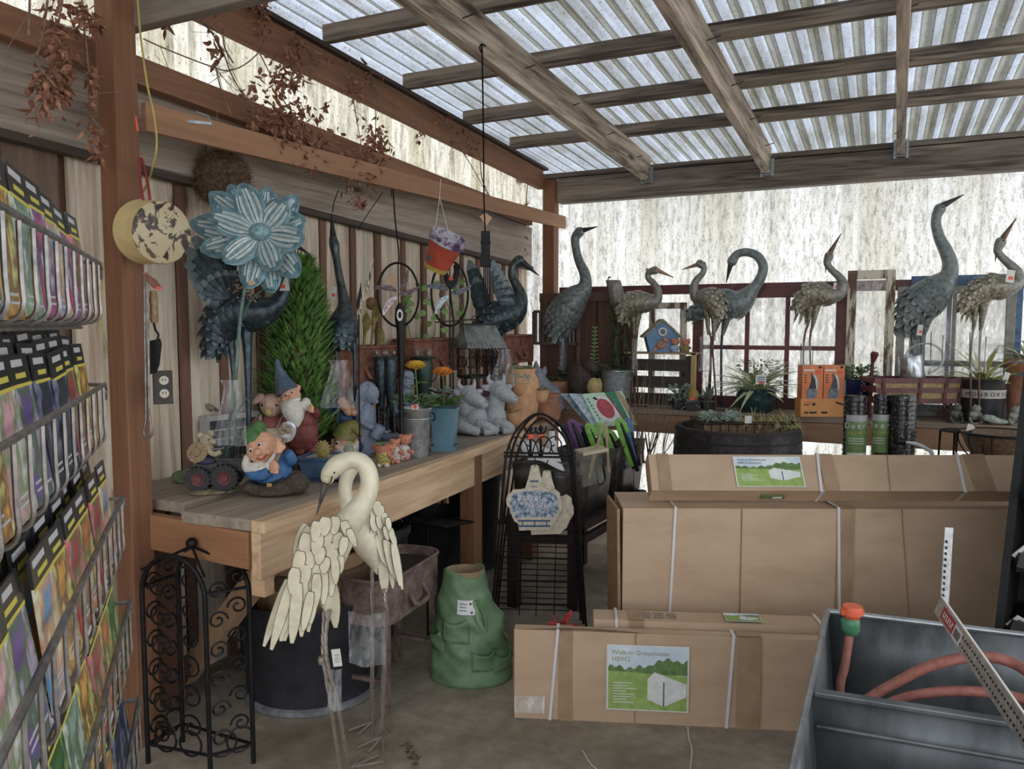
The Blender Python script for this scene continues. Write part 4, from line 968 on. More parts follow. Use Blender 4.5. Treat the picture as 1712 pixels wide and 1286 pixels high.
    for s in (-1, 1):
        m = g.m(); m.leaf(g.p(458 + s * 12, 661, -4), (s * .75, -.35, -.25), (s * .3, -.8, .5), 22, 17, (.7, 1, 1, .85, .6, .1), .15, -.5); m.build('ear', SKINP, T, thick=.003)
    eyes(g, T, [(446, 675, -16), (470, 675, -16)], 2.2, False)
    m = g.m(); m.ell(g.p(456, 726), (28, 20, 34)); m.ell(g.p(456, 752), (30, 22, 24))
    for s in (-1, 1): m.tube(cr([g.p(456 + s * 20, 702), g.p(456 + s * 29, 718, -8), g.p(456 + s * 26, 734, -18)], 4), 9, 8)
    m.build('shirt', mat('painted_faded_red', '8e4a46', 'aa625c', 40, .6, k=1.2), T, remesh=g.vox(2))
    m = g.m()
    m.grid(lambda u, v: g.p(442 + 34 * u - (v > .5) * 0, 712 + 42 * v, -22 - 8 * math.sin(u * PI) - 3 * v), 6, 6); m.build('apron', mat('painted_cream_apron', 'a8987c', 'bcae92', 50, k=1.2), T, thick=.004)
    for s in (-1, 1):
        m = g.m(); m.tube([g.p(459 + s * 13, 714, -24), g.p(459 + s * 17, 702, -17), g.p(459 + s * 18, 694, -8)], 2.2, 6); m.build('strap', mat('painted_cream_apron', ''), T)
    # squirrel on a stump -------------------------------------------
    g = G(536, 748); T = thing('squirrel_figurine', 'small brown squirrel held beside the tall red coated gnome', 'garden statue', g.P(526, 683, -14))
    m = g.m(); m.ell(g.p(524, 662, -16), (9, 8, 12)); m.ell(g.p(521, 651, -19), (6, 6, 6)); m.tube(cr([g.p(531, 670, -12), g.p(538, 664, -10), g.p(537, 652, -10), g.p(540, 645, -10)], 4), [3, 4, 5, 6, 6.5, 7, 6.5, 6, 5.5, 5, 4, 3, 1], 8); m.leaf(g.p(519, 647, -19), (-.3, 0, 1), (0, -1, 0), 6, 4); m.ell(g.p(516, 654, -23), (3, 4, 3)); m.build('squirrel_body', mat('painted_squirrel', '7c5c48', '9c7a60', 60, k=1.2), T, remesh=g.vox(1.3))
    g = G(541, 748)
    T = thing('stump_planter', 'round brown bark stump stool under the cobalt blue pot', 'planter', g.O)
    m = g.m(); m.lathe([(0, 52), (24, 52), (26, 48), (24, 44), (22, 40), (23, 2), (20, 0), (0, 0)], (0, 0, 0), 18); m.build('bark', wood('stump_bark', '3c2a20', '5e4434', 'z', k=1.2), T); m = g.m(); m.lathe([(0, 53), (26, 53), (28, 49), (26, 45)], (0, 0, 0), 18); m.build('rim', mat('stump_rim', '7a5c40', '9a7a58', 40, k=1.2), T)
    O2 = g.P(541, 748 - 53)
    g2 = G(541, 694, O=O2 + ZZ * .001); T = thing('blue_glazed_pot', 'cobalt blue glazed pot sitting on the bark stump behind the gnomes', 'plant pot', O2)
    m = g2.m(); m.lathe([(0, 1), (20, 1), (25, 14), (27, 26), (25, 30), (27, 33), (24, 35), (22, 30), (0, 28)], (2, 0, 0), 20); m.build('pot_wall', mat('cobalt_glaze', '1c2c74', '2c3e92', 30, .18, k=1.2), T)
    # lying gnome ---------------------------------------------------
    g = G(580, 765); T = thing('garden_gnome', 'gnome lying on its belly in blue jeans and olive cap with bare feet raised', 'garden gnome', g.O, 'garden gnomes')
    m = g.m(); m.ell(g.p(579, 738, 0), (20, 19, 22)); m.ell(g.p(568, 745, -18), (6, 6, 5.5)); m.ell(g.p(558, 739, 0), (5, 4, 7)); m.ell(g.p(597, 745, 0), (5, 4, 7)); m.ell(g.p(560, 748, -12), (6, 5, 5)); m.ell(g.p(577, 748, -13), (7, 5, 5)); m.build('face', SKIN, T, remesh=g.vox(1.5))
    eyes(g, T, [(568, 738, -17)], 2.2)
    m = g.m(); m.ell(g.p(579, 752, -8), (22, 17, 13)); m.ell(g.p(557, 749, -4), (6, 8, 8)); m.ell(g.p(598, 745, -3), (6, 8, 10)); m.build('beard', BEARD, T, remesh=g.vox(1.8))
    m = g.m(); m.tube(cr([g.p(576, 734, 0), g.p(582, 720, 2), g.p(592, 714, 2), g.p(600, 722, -2), g.p(604, 729, -4)], 4), [22, 22, 21, 20, 18, 16, 14, 13, 12, 10, 9, 8, 7, 6, 5, 4.5, 4], 12, up=(0, 1, 0)); m.build('cap', OLIVE, T)
    m = g.m(); m.ell(g.p(578, 752, 28), (26, 30, 16)); m.ell(g.p(578, 735, 62), (25, 24, 26))
    for s in (-1, 1): m.tube(cr([g.p(578 + s * 12, 742, 70), g.p(578 + s * 15, 715, 66), g.p(578 + s * 13, 698, 58)], 4), [15, 15, 15, 15, 14.5, 14, 13.5, 13, 12], 10)
    m.build('jeans', DENIM, T, remesh=g.vox(2.4))
    for s in (-1, 1):
        m = g.m(); c = g.p(578 + s * 11, 684, 52); R = Euler((.15, s * .5, 0)); m.ell(c, (9.5, 6, 17), R); m.ell(V(c) + R.to_matrix() @ V((0, -3, -12)), (8, 7, 7))
        for i in range(5): m.ell(V(c) + R.to_matrix() @ V((-6.5 + 3.2 * i, -2, 15 - abs(i - 2) * 1.2)), (2.3, 2.6, 3), n=8)
        m.build('foot', SKIN, T, remesh=g.vox(1.3))
    # bonsai pot with cacti ----------------------------------------
    g = G(556, 803, yaw=-8); T = thing('cactus_planter', 'shallow blue glazed bonsai tray with two small round cacti', 'plant pot', g.O)
    BG = mat('blue_grey_glaze', '2c4664', '4a6888', 20, .3, k=1.25)
    m = g.m(); m.box((0, 0, 21), (78, 50, 32)); 
    mb = g.m()
    def ringp(w, d, z): return [(-w, -d, z), (w, -d, z), (w, d, z), (-w, d, z)]
    sec = [ringp(36, 20, 5), ringp(40, 24, 8), ringp(48, 30, 36), ringp(52, 33, 38), ringp(52, 33, 42), ringp(45, 27, 42), ringp(44, 26, 36)]
    for a, b in zip(sec, sec[1:]):
        for i in range(4): mb.add([a[i], a[(i + 1) % 4], b[(i + 1) % 4], b[i]], [(0, 1, 2, 3)])
    mb.add(sec[0], [(3, 2, 1, 0)]); mb.build('tray', BG, T, bev=.002)
    for sx in (-1, 1):
        m = g.m(); m.box((sx * 26, 0, 3), (18, 36, 5)); m.build('foot', BG, T, smooth=False)
    m = g.m(); m.box((0, 0, 37), (88, 52, 4)); m.build('gravel', mat('white_gravel', '8a8478', 'd0cabc', 140, .9, k=1.1, bump=.6), T, smooth=False)
    CA = mat('yellow_cactus', '6a5c1e', 'a8924a', 170, .7, k=1.25, bump=.5); CB = mat('grey_green_cactus', '566a52', '98a48c', 150, .7, k=1.2, bump=.5)
    for (x, y, rx, rz, mm, nm) in ((541, 752, 11.5, 15, CA, 'round_cactus'), (586, 752, 8.5, 14, CB, 'small_cactus')):
        m = g.m(); c = g.p(x, y, -2); N = 20
        m.lathe([(rx * math.cos(a) * (1), rz * math.sin(a)) for a in [(-PI / 2 + PI * i / 12) for i in range(13)]], c, N); cc = m.build(nm, mm, T)
        m = g.m()
        for i in range(12):
            for j in range(6):
                th = 2 * PI * i / 12 + j * .25; ph = -.6 + .36 * j; nr = V((math.cos(ph) * math.cos(th), math.cos(ph) * math.sin(th), math.sin(ph)))
                q = V(c) + V((nr.x * rx, nr.y * rx, nr.z * rz)); m.leaf(q, nr, V((nr.y, -nr.x, .2)), 2.6, 1.2, (1, .6, .1))
        m.build('spines', mat('cactus_spines', 'c8b88c', k=1.1), cc)
    # girl with watering can ----------------------------------------
    g = G(612, 756); T = thing('girl_statue', 'blue grey stone statue of a long haired girl tipping a watering can', 'garden statue', g.O)
    m = g.m(); m.ell(g.p(622, 658, -2), (14, 13, 16)); m.ell(g.p(629, 661, -3), (3, 3, 3)); m.ell(g.p(630, 671, -2), (5, 5, 4))
    m.tube(cr([g.p(618, 675), g.p(613, 690), g.p(612, 712), g.p(606, 740), g.p(602, 756)], 4), [8, 10, 13, 15, 16, 17, 17, 17, 18, 20, 22, 24, 26, 28, 29, 30, 30], 14)
    m.tube(cr([g.p(606, 694, -8), g.p(612, 706, -16), g.p(628, 712, -20), g.p(640, 716, -20)], 4), [7, 7, 7, 7, 6.5, 6.5, 6, 6, 5.5, 5, 5, 5, 5], 10)
    m.ell(g.p(622, 752, -6), (18, 16, 6)); m.ell(g.p(592, 754, 0), (20, 20, 5)); m.build('figure', STONEB, T, remesh=g.vox(1.5))
    m = g.m()
    for i in range(16):
        a = -.3 + i * .2; q = i % 4
        m.tube(cr([g.p(622 - 4 * math.cos(a * 2), 641 + .4 * i, 8 * math.sin(i)), g.p(612 - 6 * math.cos(i), 648 + i, -13 + i * 1.4), g.p(603 - 3 * math.sin(i), 668 + 1.0 * i, -12 + i * 1.3), g.p(607 + 4 * math.sin(i * 2), 690 + i, -10 + i)], 5), 3.4, 6)
    m.ell(g.p(614, 657, 4), (18, 17, 20)); m.ell(g.p(604, 680, 4), (12, 12, 22)); m.build('hair', STONEB, T)
    m = g.m(); m.lathe([(0, -11), (9, -11), (10, 8), (8, 11), (0, 11)], g.p(637, 718, -24), 14, Euler((0, .55, 0)).to_matrix()); m.tube([g.p(644, 716, -24), g.p(652, 720, -24), g.p(656, 716, -24)], [3, 2.4, 3], 8); m.build('watering_can', STONEB, T)
    m = g.m(); m.lathe([(0, 0), (12, 0), (5, 4), (6, 12), (22, 18), (24, 21), (20, 20), (0, 16)], g.p(650, 750, 10), 18); m.build('bird_bath', STONEB, T)
    for i in range(9):
        pass
    # boy bust --------------------------------------------------------
    g = G(679, 742, t=dep(onz(679, 742, .9))); g.O = onz(679, 742, .9)
    T = thing('boy_statue', 'blue grey stone statue of a boy in a flat cap behind the galvanised bucket', 'garden statue', g.O)
    m = g.m(); m.ell(g.p(681, 637), (12, 12, 14)); m.ell(g.p(690, 640, -5), (3, 3, 3)); m.ell(g.p(670, 639, 0), (3, 3, 4)); m.ell(g.p(686, 647, -8), (5, 4, 3)); m.tube([g.p(680, 648), g.p(679, 656)], [7, 8], 8); m.ell(g.p(678, 668), (19, 13, 15)); m.ell(g.p(678, 700), (15, 12, 30)); m.ell(g.p(678, 735), (17, 14, 12))
    for s in (-1, 1): m.tube(cr([g.p(678 + s * 15, 662), g.p(678 + s * 20, 676, -4), g.p(678 + s * 14, 690, -14)], 3), 6, 8)
    m.build('figure', STONEB, T, remesh=g.vox(1.4))
    m = g.m(); m.ell(g.p(680, 627, 1), (13.5, 14, 8)); m.ell(g.p(688, 630, -9), (9, 7, 2.4), Euler((.1, .2, 0))); m.build('cap', STONEB, T, remesh=g.vox(1.2))
    eyes(g, T, [(682, 637, -12), (690, 637, -9.5)], 1.2, False)
    for s in (-1, 1):
        m = g.m(); m.leaf(g.p(679, 655, -10), (s * 1, -.3, -.6), (0, -1, .2), 10, 8, (.8, 1, .8, .2)); m.build('collar', STONEB, T, thick=.002)
    # terracotta children pulling planters ---------------------------
    ORG = mat('orange_bisque', 'b4664a', 'cc8266', 60, .5, k=1.2)
    PLD = NT('yellow_plaid'); b = PLD.n('BsdfPrincipled'); ck = PLD.n('TexChecker'); ck.inputs['Scale'].default_value = 130; ck.inputs[1].default_value = lin('c8b030', 1.2); ck.inputs[2].default_value = lin('5c5a50', 1.2); tc = PLD.n('TexCoord'); PLD.l(tc.outputs['Object'], ck.inputs[0]); PLD.l(ck.outputs[0], b.inputs['Base Color']); PLD.out(b.outputs[0]); PLD = PLD.m
    FLR = mat('white_floral', '8c4c4c', 'd0c8c0', 110, .6, k=1.1, lo=.38, hi=.45)
    for (bx, by, hx, hy, hr, bod, dress, lb, bowl) in ((640, 780, 652, 750, 9, (641, 763, 14, 15), PLD, 'small orange figurine in yellow plaid pulling a terracotta bowl', True), (676, 768, 677, 735, 10, (675, 756, 12, 15), FLR, 'small orange figurine in a white floral dress by the bucket', False), (662, 774, 660, 741, 8, (661, 758, 9, 14), FLR, 'small orange figurine in floral dress between the other two', False)):
        g = G(bx, by); T = thing('child_figurine', lb, 'figurine', g.O, 'orange clay figurines')
        m = g.m(); m.ell(g.p(hx, hy), (hr * 1.1, hr, hr * .95)); m.ell(g.p(hx + hr * .8, hy + 1, -2), (hr * .35, hr * .35, hr * .3)); m.ell(g.p(hx + hr * .9, hy - hr * .7), (hr * .4, hr * .3, hr * .4)); m.ell(g.p(hx - hr * .6, hy - hr * .6), (hr * .5, hr * .4, hr * .4))
        m.tube([g.p(bod[0] + 8, bod[1] - 4, -6), g.p(bod[0] + 15, bod[1] - 1, -8)], 3.5, 8); m.ell(g.p(bod[0] + 15, bod[1] - 1, -8), 4); m.build('head', ORG, T, remesh=g.vox(1.1))
        m = g.m(); m.ell(g.p(bod[0], bod[1]), (bod[2], bod[2] * .8, bod[3])); m.ell(g.p(bod[0], bod[1] + 8), (bod[2] * .9, bod[2] * .75, bod[3] * .6)); m.build('dress', dress, T, remesh=g.vox(1.3))
        for s in (-1, 1):
            m = g.m(); m.ell(g.p(bod[0] + s * bod[2] * .45, by - 3, -4), (5, 7, 4)); m.build('shoe', FLR if bowl else ORG, T)
        eyes(g, T, [(hx + hr * .3, hy - 1, -hr * .95), (hx + hr * .85, hy - 1, -hr * .7)], 1.2, False)
        if bowl:
            m = g.m(); m.lathe([(0, -8), (12, -7), (19, 2), (20, 6), (17, 5), (0, 0)], g.p(640, 750, 2), 18, sy=.8); m.build('bowl', ORG, T)
            m = g.m()
            for i in range(7): m.leaf(g.p(632 + 3 * i, 746, 2), (rnd.uniform(-.6, .6), rnd.uniform(-.3, .3), 1), (0, -1, .2), 9, 5)
            m.build('leaf', LEAFG, T)
    # mouse on tractor ------------------------------------------------
    g = G(362, 824, yaw=10); T = thing('tractor_figurine', 'dark tractor figurine driven by a mouse in blue overalls on a mossy base', 'garden ornament', g.O)
    m = g.m(); m.ell((0, 8, 4), (46, 34, 7)); m.ell((-20, 0, 4), (26, 28, 7)); m.build('mossy_base', mat('mossy_resin', '5c5038', '8c7c5c', 60, .8, k=1.2, bump=.4), T, remesh=g.vox(2.2))
    TR = mat('dark_resin_paint', '26282c', '3c4042', 50, .45, k=1.2)
    m = g.m(); m.box((24, 8, 44), (44, 24, 20)); m.box((-14, 8, 38), (36, 30, 26)); m.box((-6, 8, 26), (70, 20, 12)); m.box((24, 8, 55), (40, 20, 6)); m.build('tractor_body', TR, T, bev=.004)
    m = g.m(); m.tube([(26, 8, 58), (26, 8, 82)], 2.5, 8); m.tube([(38, 4, 58), (40, 4, 76)], 1.5, 6); m.build('exhaust_pipe', BLACKM, T)
    for (x, d, r, w_) in ((-26, -14, 20, 10), (16, -16, 22, 11), (-26, 32, 20, 10), (20, 34, 18, 8)):
        m = g.m(); R = Euler((PI / 2, 0, 0)).to_matrix(); m.lathe([(r * .55, -w_ / 2), (r * .95, -w_ / 2), (r, -w_ * .3), (r, w_ * .3), (r * .95, w_ / 2), (r * .55, w_ / 2)], (x, d, r + 6), 22, R)
        for i in range(18): a = 2 * PI * i / 18; m.box((x + r * math.cos(a), d, r + 6 + r * math.sin(a)), (3, w_, 3), Euler((0, -a, 0)))
        wh = m.build('wheel', mat('tyre_resin', '1e1e22', '303036', 60, .6, k=1.1), T)
        m = g.m(); m.lathe([(0, w_ * .3), (r * .3, w_ * .3), (r * .35, w_ * .1), (r * .58, w_ * .2)], (x, d, r + 6), 14, R); m.build('hub', mat('maroon_hub', '5a2428', '743438', 60, k=1.2), wh)
    m = g.m(); m.ell((-20, 8, 62), (15, 12, 16)); m.ell((-14, -2, 54), (16, 8, 8)); m.build('overalls', mat('navy_overalls', '1e2638', '303a50', 50, k=1.2), T, remesh=g.vox(1.8))
    MO = mat('tan_mouse', '94846a', 'b4a488', 60, k=1.2)
    m = g.m(); m.ell((-14, 4, 88), (11, 11, 11)); m.ell((-4, 2, 86), (7, 6, 5)); m.ell((-24, 4, 97), (6, 4, 6)); m.ell((-8, 10, 99), (6, 4, 6)); m.tube(cr([(-12, 0, 72), (0, -6, 66), (10, -4, 70)], 4), 5, 8); m.ell((-14, 6, 76), (11, 9, 8)); m.build('mouse', MO, T, remesh=g.vox(1.4))
    eyes(g, T, [(362 - 8, 824 - 91, -6)], 1.3, False)
    m = g.m(); m.lathe([(0, 3), (7, 3), (8, 0), (17, -1), (17, -3), (0, -3)], (-28, -6, 70), 18, Euler((1.2, -.5, 0)).to_matrix()); m.build('straw_hat', mat('straw_hat', '7c6444', '9c8460', 90, k=1.2, bump=.3), T)
    # frog at the edge
    g = G(304, 806); T = thing('frog_ornament', 'small dull green frog ornament beside the tractor figurine', 'garden ornament', g.O)
    m = g.m(); m.ell((0, 0, 10), (17, 13, 10)); m.ell((12, -4, 15), (9, 9, 8)); m.ell((12, -8, 22), (3, 3, 3)); m.ell((18, -4, 22), (3, 3, 3)); m.tube([(-10, -10, 8), (4, -16, 3), (14, -14, 3)], 4, 8); m.build('frog_body', mat('dull_green_frog', '4e5c3c', '6c7a54', 50, k=1.2), T, remesh=g.vox(1.5))
    # cows --------------------------------------------------------------
    for (bx, by, hx, hy, lb) in ((795, 726, 786, 660, 'grey stone cow statue lying beside the blue planter'), (826, 724, 835, 652, 'grey stone cow statue lying next to the terracotta strawberry jar')):
        g = G(bx, by); T = thing('cow_statue', lb, 'garden statue', g.O, 'grey cow statues')
        m = g.m(); q = lambda x, y, d=0: g.p(hx + x, hy + y, d)
        nk = (hx - bx, by - hy)
        m.tube(cr([(-34, 34, 22), (-22, 30, 30), (-6, 14, 36), (nk[0] - 6, 2, nk[1] - 22), (nk[0] - 2, 0, nk[1] - 6)], 5), [13, 17, 21, 23, 24, 25, 26, 26, 26, 25, 24, 22, 20, 18, 17, 16, 15, 14.5, 14, 14, 14], 14)
        m.ell((2, -2, 26), (19, 18, 25)); m.ell(q(-2, -2, -2), (16, 15, 14)); m.tube([q(0, 0, -6), q(10, 6, -13), q(20, 12, -18)], [14.5, 12.5, 10], 12); m.ell(q(22, 13, -18.5), (9.5, 9, 8.5)); m.ell(q(-2, -11, -2), (11, 10, 6))
        for s in (-1, 1):
            m.tube(cr([q(-4 + s * 9, -11, s * 4), q(-6 + s * 13, -18, s * 5), q(-4 + s * 11, -27, s * 4)], 3), [5, 4.8, 4.4, 3.8, 3.2, 2.4, 1.4], 8)
            m.ell(q(-4 + s * 18, -4, 2 + s * 7), (9, 3.5, 5.5), Euler((0, -s * .35, 0)))
        m.tube(cr([(4, -14, 22), (20, -20, 16), (30, -18, 8), (14, -24, 6)], 4), [9, 9, 8.5, 8.5, 8, 8, 7.5, 7, 7, 6.5, 6.5, 6, 6], 10)
        m.tube(cr([(-30, 0, 18), (-20, -22, 16), (0, -28, 9), (8, -28, 7)], 4), [12, 12, 11.5, 11, 10, 9, 9, 8, 8, 7.5, 7, 7, 7], 10); m.ell((-4, 8, 6), (38, 26, 7))
        m.build('cow_body', STONE, T, remesh=g.vox(1.4))
        eyes(g, T, [(hx + 6, hy - 3, -17)], 2.0, False)
        m = g.m(); m.ell(q(27, 10, -24), (1.6, 1.4, 1.8), n=8); m.build('nostril', EYE, T)
figurines()
def pots():
    def clump(T, g, x, y, w_, h_, n, L, W, m1, nm='leaves', d=0, spread=1, up=.6, prof=(.3, .8, 1, .8, .35, .02), bend=-.3, seed=1):
        q = random.Random(seed); m = g.m()
        for i in range(n):
            a = q.uniform(0, 2 * PI); r = q.uniform(0, 1) ** .6
            p = g.p(x + r * w_ * math.cos(a) * .5, y - q.uniform(0, h_), d + r * w_ * .5 * math.sin(a))
            dd = V((math.cos(a) * spread, math.sin(a) * spread, q.uniform(.1, 1) * up + .1)); m.leaf(p, dd, V((0, 0, 1)) + V((q.uniform(-.3, .3), -.5, 0)), L * q.uniform(.7, 1.3), W * q.uniform(.8, 1.2), prof, .1, bend)
        return m.build(nm, m1, T)
    def ranun(T, g, x, y, r, col, d=-4):
        m = g.m(); q = random.Random(5); c = V(g.p(x, y, d))
        for ring in range(5):
            n = 6 + ring * 2
            for i in range(n):
                a = 2 * PI * i / n + ring * .4; e = .95 - ring * .24
                dv = V((math.cos(a) * math.cos(e), math.sin(a) * math.cos(e), math.sin(e)))
                m.leaf(c - ZZ * r * .3 + dv * r * .25, dv, V((-dv.x * dv.z, -dv.y * dv.z, 1.0)), r * (.7 + .1 * ring), r * .75, (.5, .95, 1, .95, .7), .2, .45)
        m.ell(c, (r * .5, r * .5, r * .45)); return m.build('bloom', col, T)
    YEL = mat('yellow_petals', 'd8a81c', 'f0c832', 90, .5, k=1.15); ORA = mat('orange_petals', 'dc8414', 'f09c22', 90, .5, k=1.15)
    # galvanised bucket
    g = G(697, 763); T = thing('flower_bucket', 'tall galvanised bucket with a yellow ranunculus in bloom', 'plant pot', g.O)
    m = g.m(); m.lathe([(0, 1), (17.5, 0), (19, 4), (23, 62), (24.2, 64), (23.4, 66), (25, 79), (26, 80.5), (25, 82), (24, 80), (22, 60), (0, 60)], (0, 0, 0), 28); m.build('bucket_wall', GALV, T)
    m = g.m(); m.lathe([(23.6, 64), (24.9, 79)], (0, 0, 0), 28); m.build('dark_band', mat('dull_zinc_band', '5c5c58', '74746e', 30, .5, .5, k=1.2), T)
    m = g.m(); m.lathe([(0, 70), (23, 70)], (0, 0, 0), 20); m.build('soil', SOIL, T)
    for s in (-1, 1): m = g.m(); m.tube(cr([(s * 25, 0, 74), (s * 30, 0, 70), (s * 30, 0, 62), (s * 26, 0, 60)], 4), 1.4, 6); m.build('handle', BLACKM, T)
    clump(T, g, 695, 678, 56, 14, 70, 16, 7, LEAFG, seed=2, up=.8); 
    m = g.m(); m.tube(cr([(0, 0, 70), (2, -2, 100), (-1, -4, 148)], 6), 1.3, 6); m.build('stem', LEAFG, T)
    clump(T, g, 697, 660, 14, 22, 14, 12, 4, LEAFG, 'stem_leaves', seed=4)
    ranun(T, g, 697, 612, 13, YEL)
    m = g.m(); m.box((1, -27, 86), (11, .5, 9)); tg = m.build('price_tag', TAGM, T, smooth=False); m = g.m(); m.box((1, -27.6, 86), (6, .5, 6)); m.build('sticker', ORSTICK, tg, smooth=False)
    # blue square planter
    g = G(744, 752, yaw=-6); T = thing('square_planter', 'tapered slate blue square planter on its saucer with an orange ranunculus', 'plant pot', g.O)
    BP = mat('slate_blue_plastic', '4a7284', '5c8698', 6, .4, k=1.25)
    def sq(m, w0, w1, z0, z1): m.grid(lambda u, v: ((lambda w_: [V((-w_, -w_, 0)), V((w_, -w_, 0)), V((w_, w_, 0)), V((-w_, w_, 0)), V((-w_, -w_, 0))][round(u * 4)])(w0 + (w1 - w0) * v) + V((0, 0, z0 + (z1 - z0) * v))), 4, 1)
    m = g.m(); sq(m, 16, 20.5, 8, 66); sq(m, 20.5, 21.8, 66, 66.2); sq(m, 21.8, 22.2, 66.2, 71); sq(m, 22.2, 20, 71, 71); sq(m, 20, 19.5, 71, 60); m.build('pot_wall', BP, T, smooth=False, bev=.001)
    m = g.m(); sq(m, 19, 21.5, 0, 9); m.box((0, 0, 4), (38, 38, 6)); m.build('saucer', BP, T, smooth=False)
    m = g.m(); m.box((0, 0, 62), (38, 38, 4)); m.build('soil', SOIL, T, smooth=False)
    clump(T, g, 742, 679, 50, 14, 80, 15, 6, LEAFG, seed=7, up=.8)
    clump(T, g, 738, 665, 34, 18, 40, 13, 4.5, LEAFGR, 'upper_leaves', seed=9)
    m = g.m(); m.tube(cr([(-2, 0, 62), (-1, -2, 100), (-2, -4, 126)], 6), 1.3, 6); m.build('stem', LEAFG, T); ranun(T, g, 742, 623, 13.5, ORA)
    # strawberry jar
    g = G(871, 712); T = thing('strawberry_jar', 'pale terracotta strawberry jar with side pockets planted with succulents', 'plant pot', g.O)
    m = g.m(); m.lathe([(0, 0), (23, 0), (25, 6), (30, 40), (31.5, 62), (29, 78), (24, 87), (23.5, 90), (25.5, 93), (25.5, 96), (23, 96), (21, 90), (0, 88)], (0, 0, 0), 30); m.build('jar_wall', TERRA, T)
    for i, (x, y, d, yaw) in enumerate(((868, 648, -26, 0), (857, 696, -27, -.5), (903, 661, -8, 1.2))):
        m = g.m(); c = g.p(x, y, d); m.lathe([(0, -12), (7, -11), (12.5, -3), (14.5, 8), (15.5, 10), (13.5, 10), (12, 6), (0, 4)], c, 18); pk = m.build('pocket', TERRA, T)
        clump(pk, g, x, y - 8, 12, 6, 16, 9, 3, LEAFG if i else LEAFGR, 'pocket_plant', d, seed=i + 20)
    clump(T, g, 870, 619, 36, 6, 60, 9, 5, mat('sedum_green', '4c6430', '7c8e50', 80, .5, k=1.2), 'sedum', seed=30)
    m = g.m()
    for i in range(26): m.leaf(g.p(862 + rnd.uniform(0, 22), 622 + rnd.uniform(0, 16), -25), (rnd.uniform(-1, 1), -.6, -.4), (0, -1, .5), 7, 3)
    m.build('trailing_leaves', LEAFGR, T)
    # plain terracotta vase
    g = G(915, 703); T = thing('terracotta_pot', 'empty orange terracotta pot on the bench beyond the strawberry jar', 'plant pot', g.O)
    m = g.m(); m.lathe([(0, 0), (18, 0), (22, 6), (23, 20), (19, 32), (17, 37), (21, 42), (21, 45), (18, 44), (15, 38), (0, 30)], (0, 0, 0), 26); m.build('pot_wall', TERRA2, T)
    # rabbit statue
    g = G(926, 690, .9); T = thing('rabbit_statue', 'lilac grey stone rabbit statue with upright ears behind the strawberry jar', 'garden statue', g.O)
    m = g.m(); m.ell(g.p(922, 665), (20, 24, 24)); m.ell(g.p(930, 680, -8), (14, 14, 10)); m.ell(g.p(899, 635), (15, 15, 16)); m.tube([g.p(908, 650), g.p(902, 638)], [18, 14], 10)
    for (x0, y0, x1, y1) in ((897, 628, 896, 602), (906, 630, 912, 612)): m.tube([g.p(x0, y0), g.p((x0 + x1) / 2, (y0 + y1) / 2), g.p(x1, y1)], [5, 6.5, 1.5], 8)
    m.build('rabbit_body', mat('lilac_stone', '6c6c78', '8c8c98', 40, .6, k=1.3), T, remesh=g.vox(2))
pots()
# ------------------------------------------------------------------ things on the back shelf
def proj(P):
    d = V(P) - CO; t = d.dot(CF); return CX + FPX * d.dot(CR) / t, CY - FPX * d.dot(CU) / t
def gb(x, Y=5.45, z=.961, yaw=0):
    P = ony(x, 680, Y); P.z = z; px, py = proj(P); return G(px, py, O=P, yaw=yaw)
def leaves(T, g, n, cx, cz, w_, h_, L, W, m1, nm='leaves', seed=1, up=.5, bend=-.3, prof=(.3, .8, 1, .8, .35, .02), d=0, flat=.8):
    q = random.Random(seed); m = g.m()
    for i in range(n):
        a = q.uniform(0, 2 * PI); r = q.random() ** .5; h = q.random()
        p = V((cx + r * w_ * .5 * math.cos(a), d + r * w_ * .5 * flat * math.sin(a), cz + h * h_))
        m.leaf(p, (math.cos(a), math.sin(a), q.uniform(-.2, 1) * up * 2), (q.uniform(-.3, .3), -.4, 1), L * q.uniform(.6, 1.3), W * q.uniform(.7, 1.2), prof, .1, bend)
    return m.build(nm, m1, T)
def strap_leaves(T, g, n, c, L, W, m1, seed=1, up=(.4, 1.3), bend=(-.9, -.3), nm='leaves', fwd=1):
    q = random.Random(seed); m = g.m()
    for i in range(n):
        a = 2 * PI * i / n + q.uniform(-.3, .3); e = q.uniform(*up)
        d = V((math.cos(a) * math.cos(e), math.sin(a) * math.cos(e) * fwd, math.sin(e)))
        k0 = len(m.mi); m.leaf(V(c) + d * 2, d, ZZ + V((.01, -.2, 0)), L * q.uniform(.7, 1.2), W, (.7, 1, 1, .95, .85, .7, .5, .3, .05), .12, q.uniform(*bend))
        if isinstance(m1, list):
            for j in range(k0, len(m.mi)): m.mi[j] = 0
    return m.build(nm, m1, T)
def variegated(name, c1, c2):
    return mat(name, c1, c2, (260, 260, 5), .5, k=1.25, lo=.45, hi=.55, detail=2)
VARG = variegated('variegated_leaf', '5a7840', 'd4d6b0'); VARY = variegated('yellow_variegated_leaf', '7a8a40', 'd4cc78')
REDP = mat('oxblood_paint', '4c2024', '66302f', 20, .45, k=1.35)
PEEL = mat('peeling_cream_paint', '5c4636', 'c4bcaa', (30, 30, 6), .7, k=1.25, lo=.42, hi=.52)
BLUEP = mat('faded_blue_paint', '2c4866', '48688a', 20, .5, k=1.35)
GREYP = mat('dull_grey_wood_paint', '6c6a66', '8e8c86', 20, .7, k=1.3)
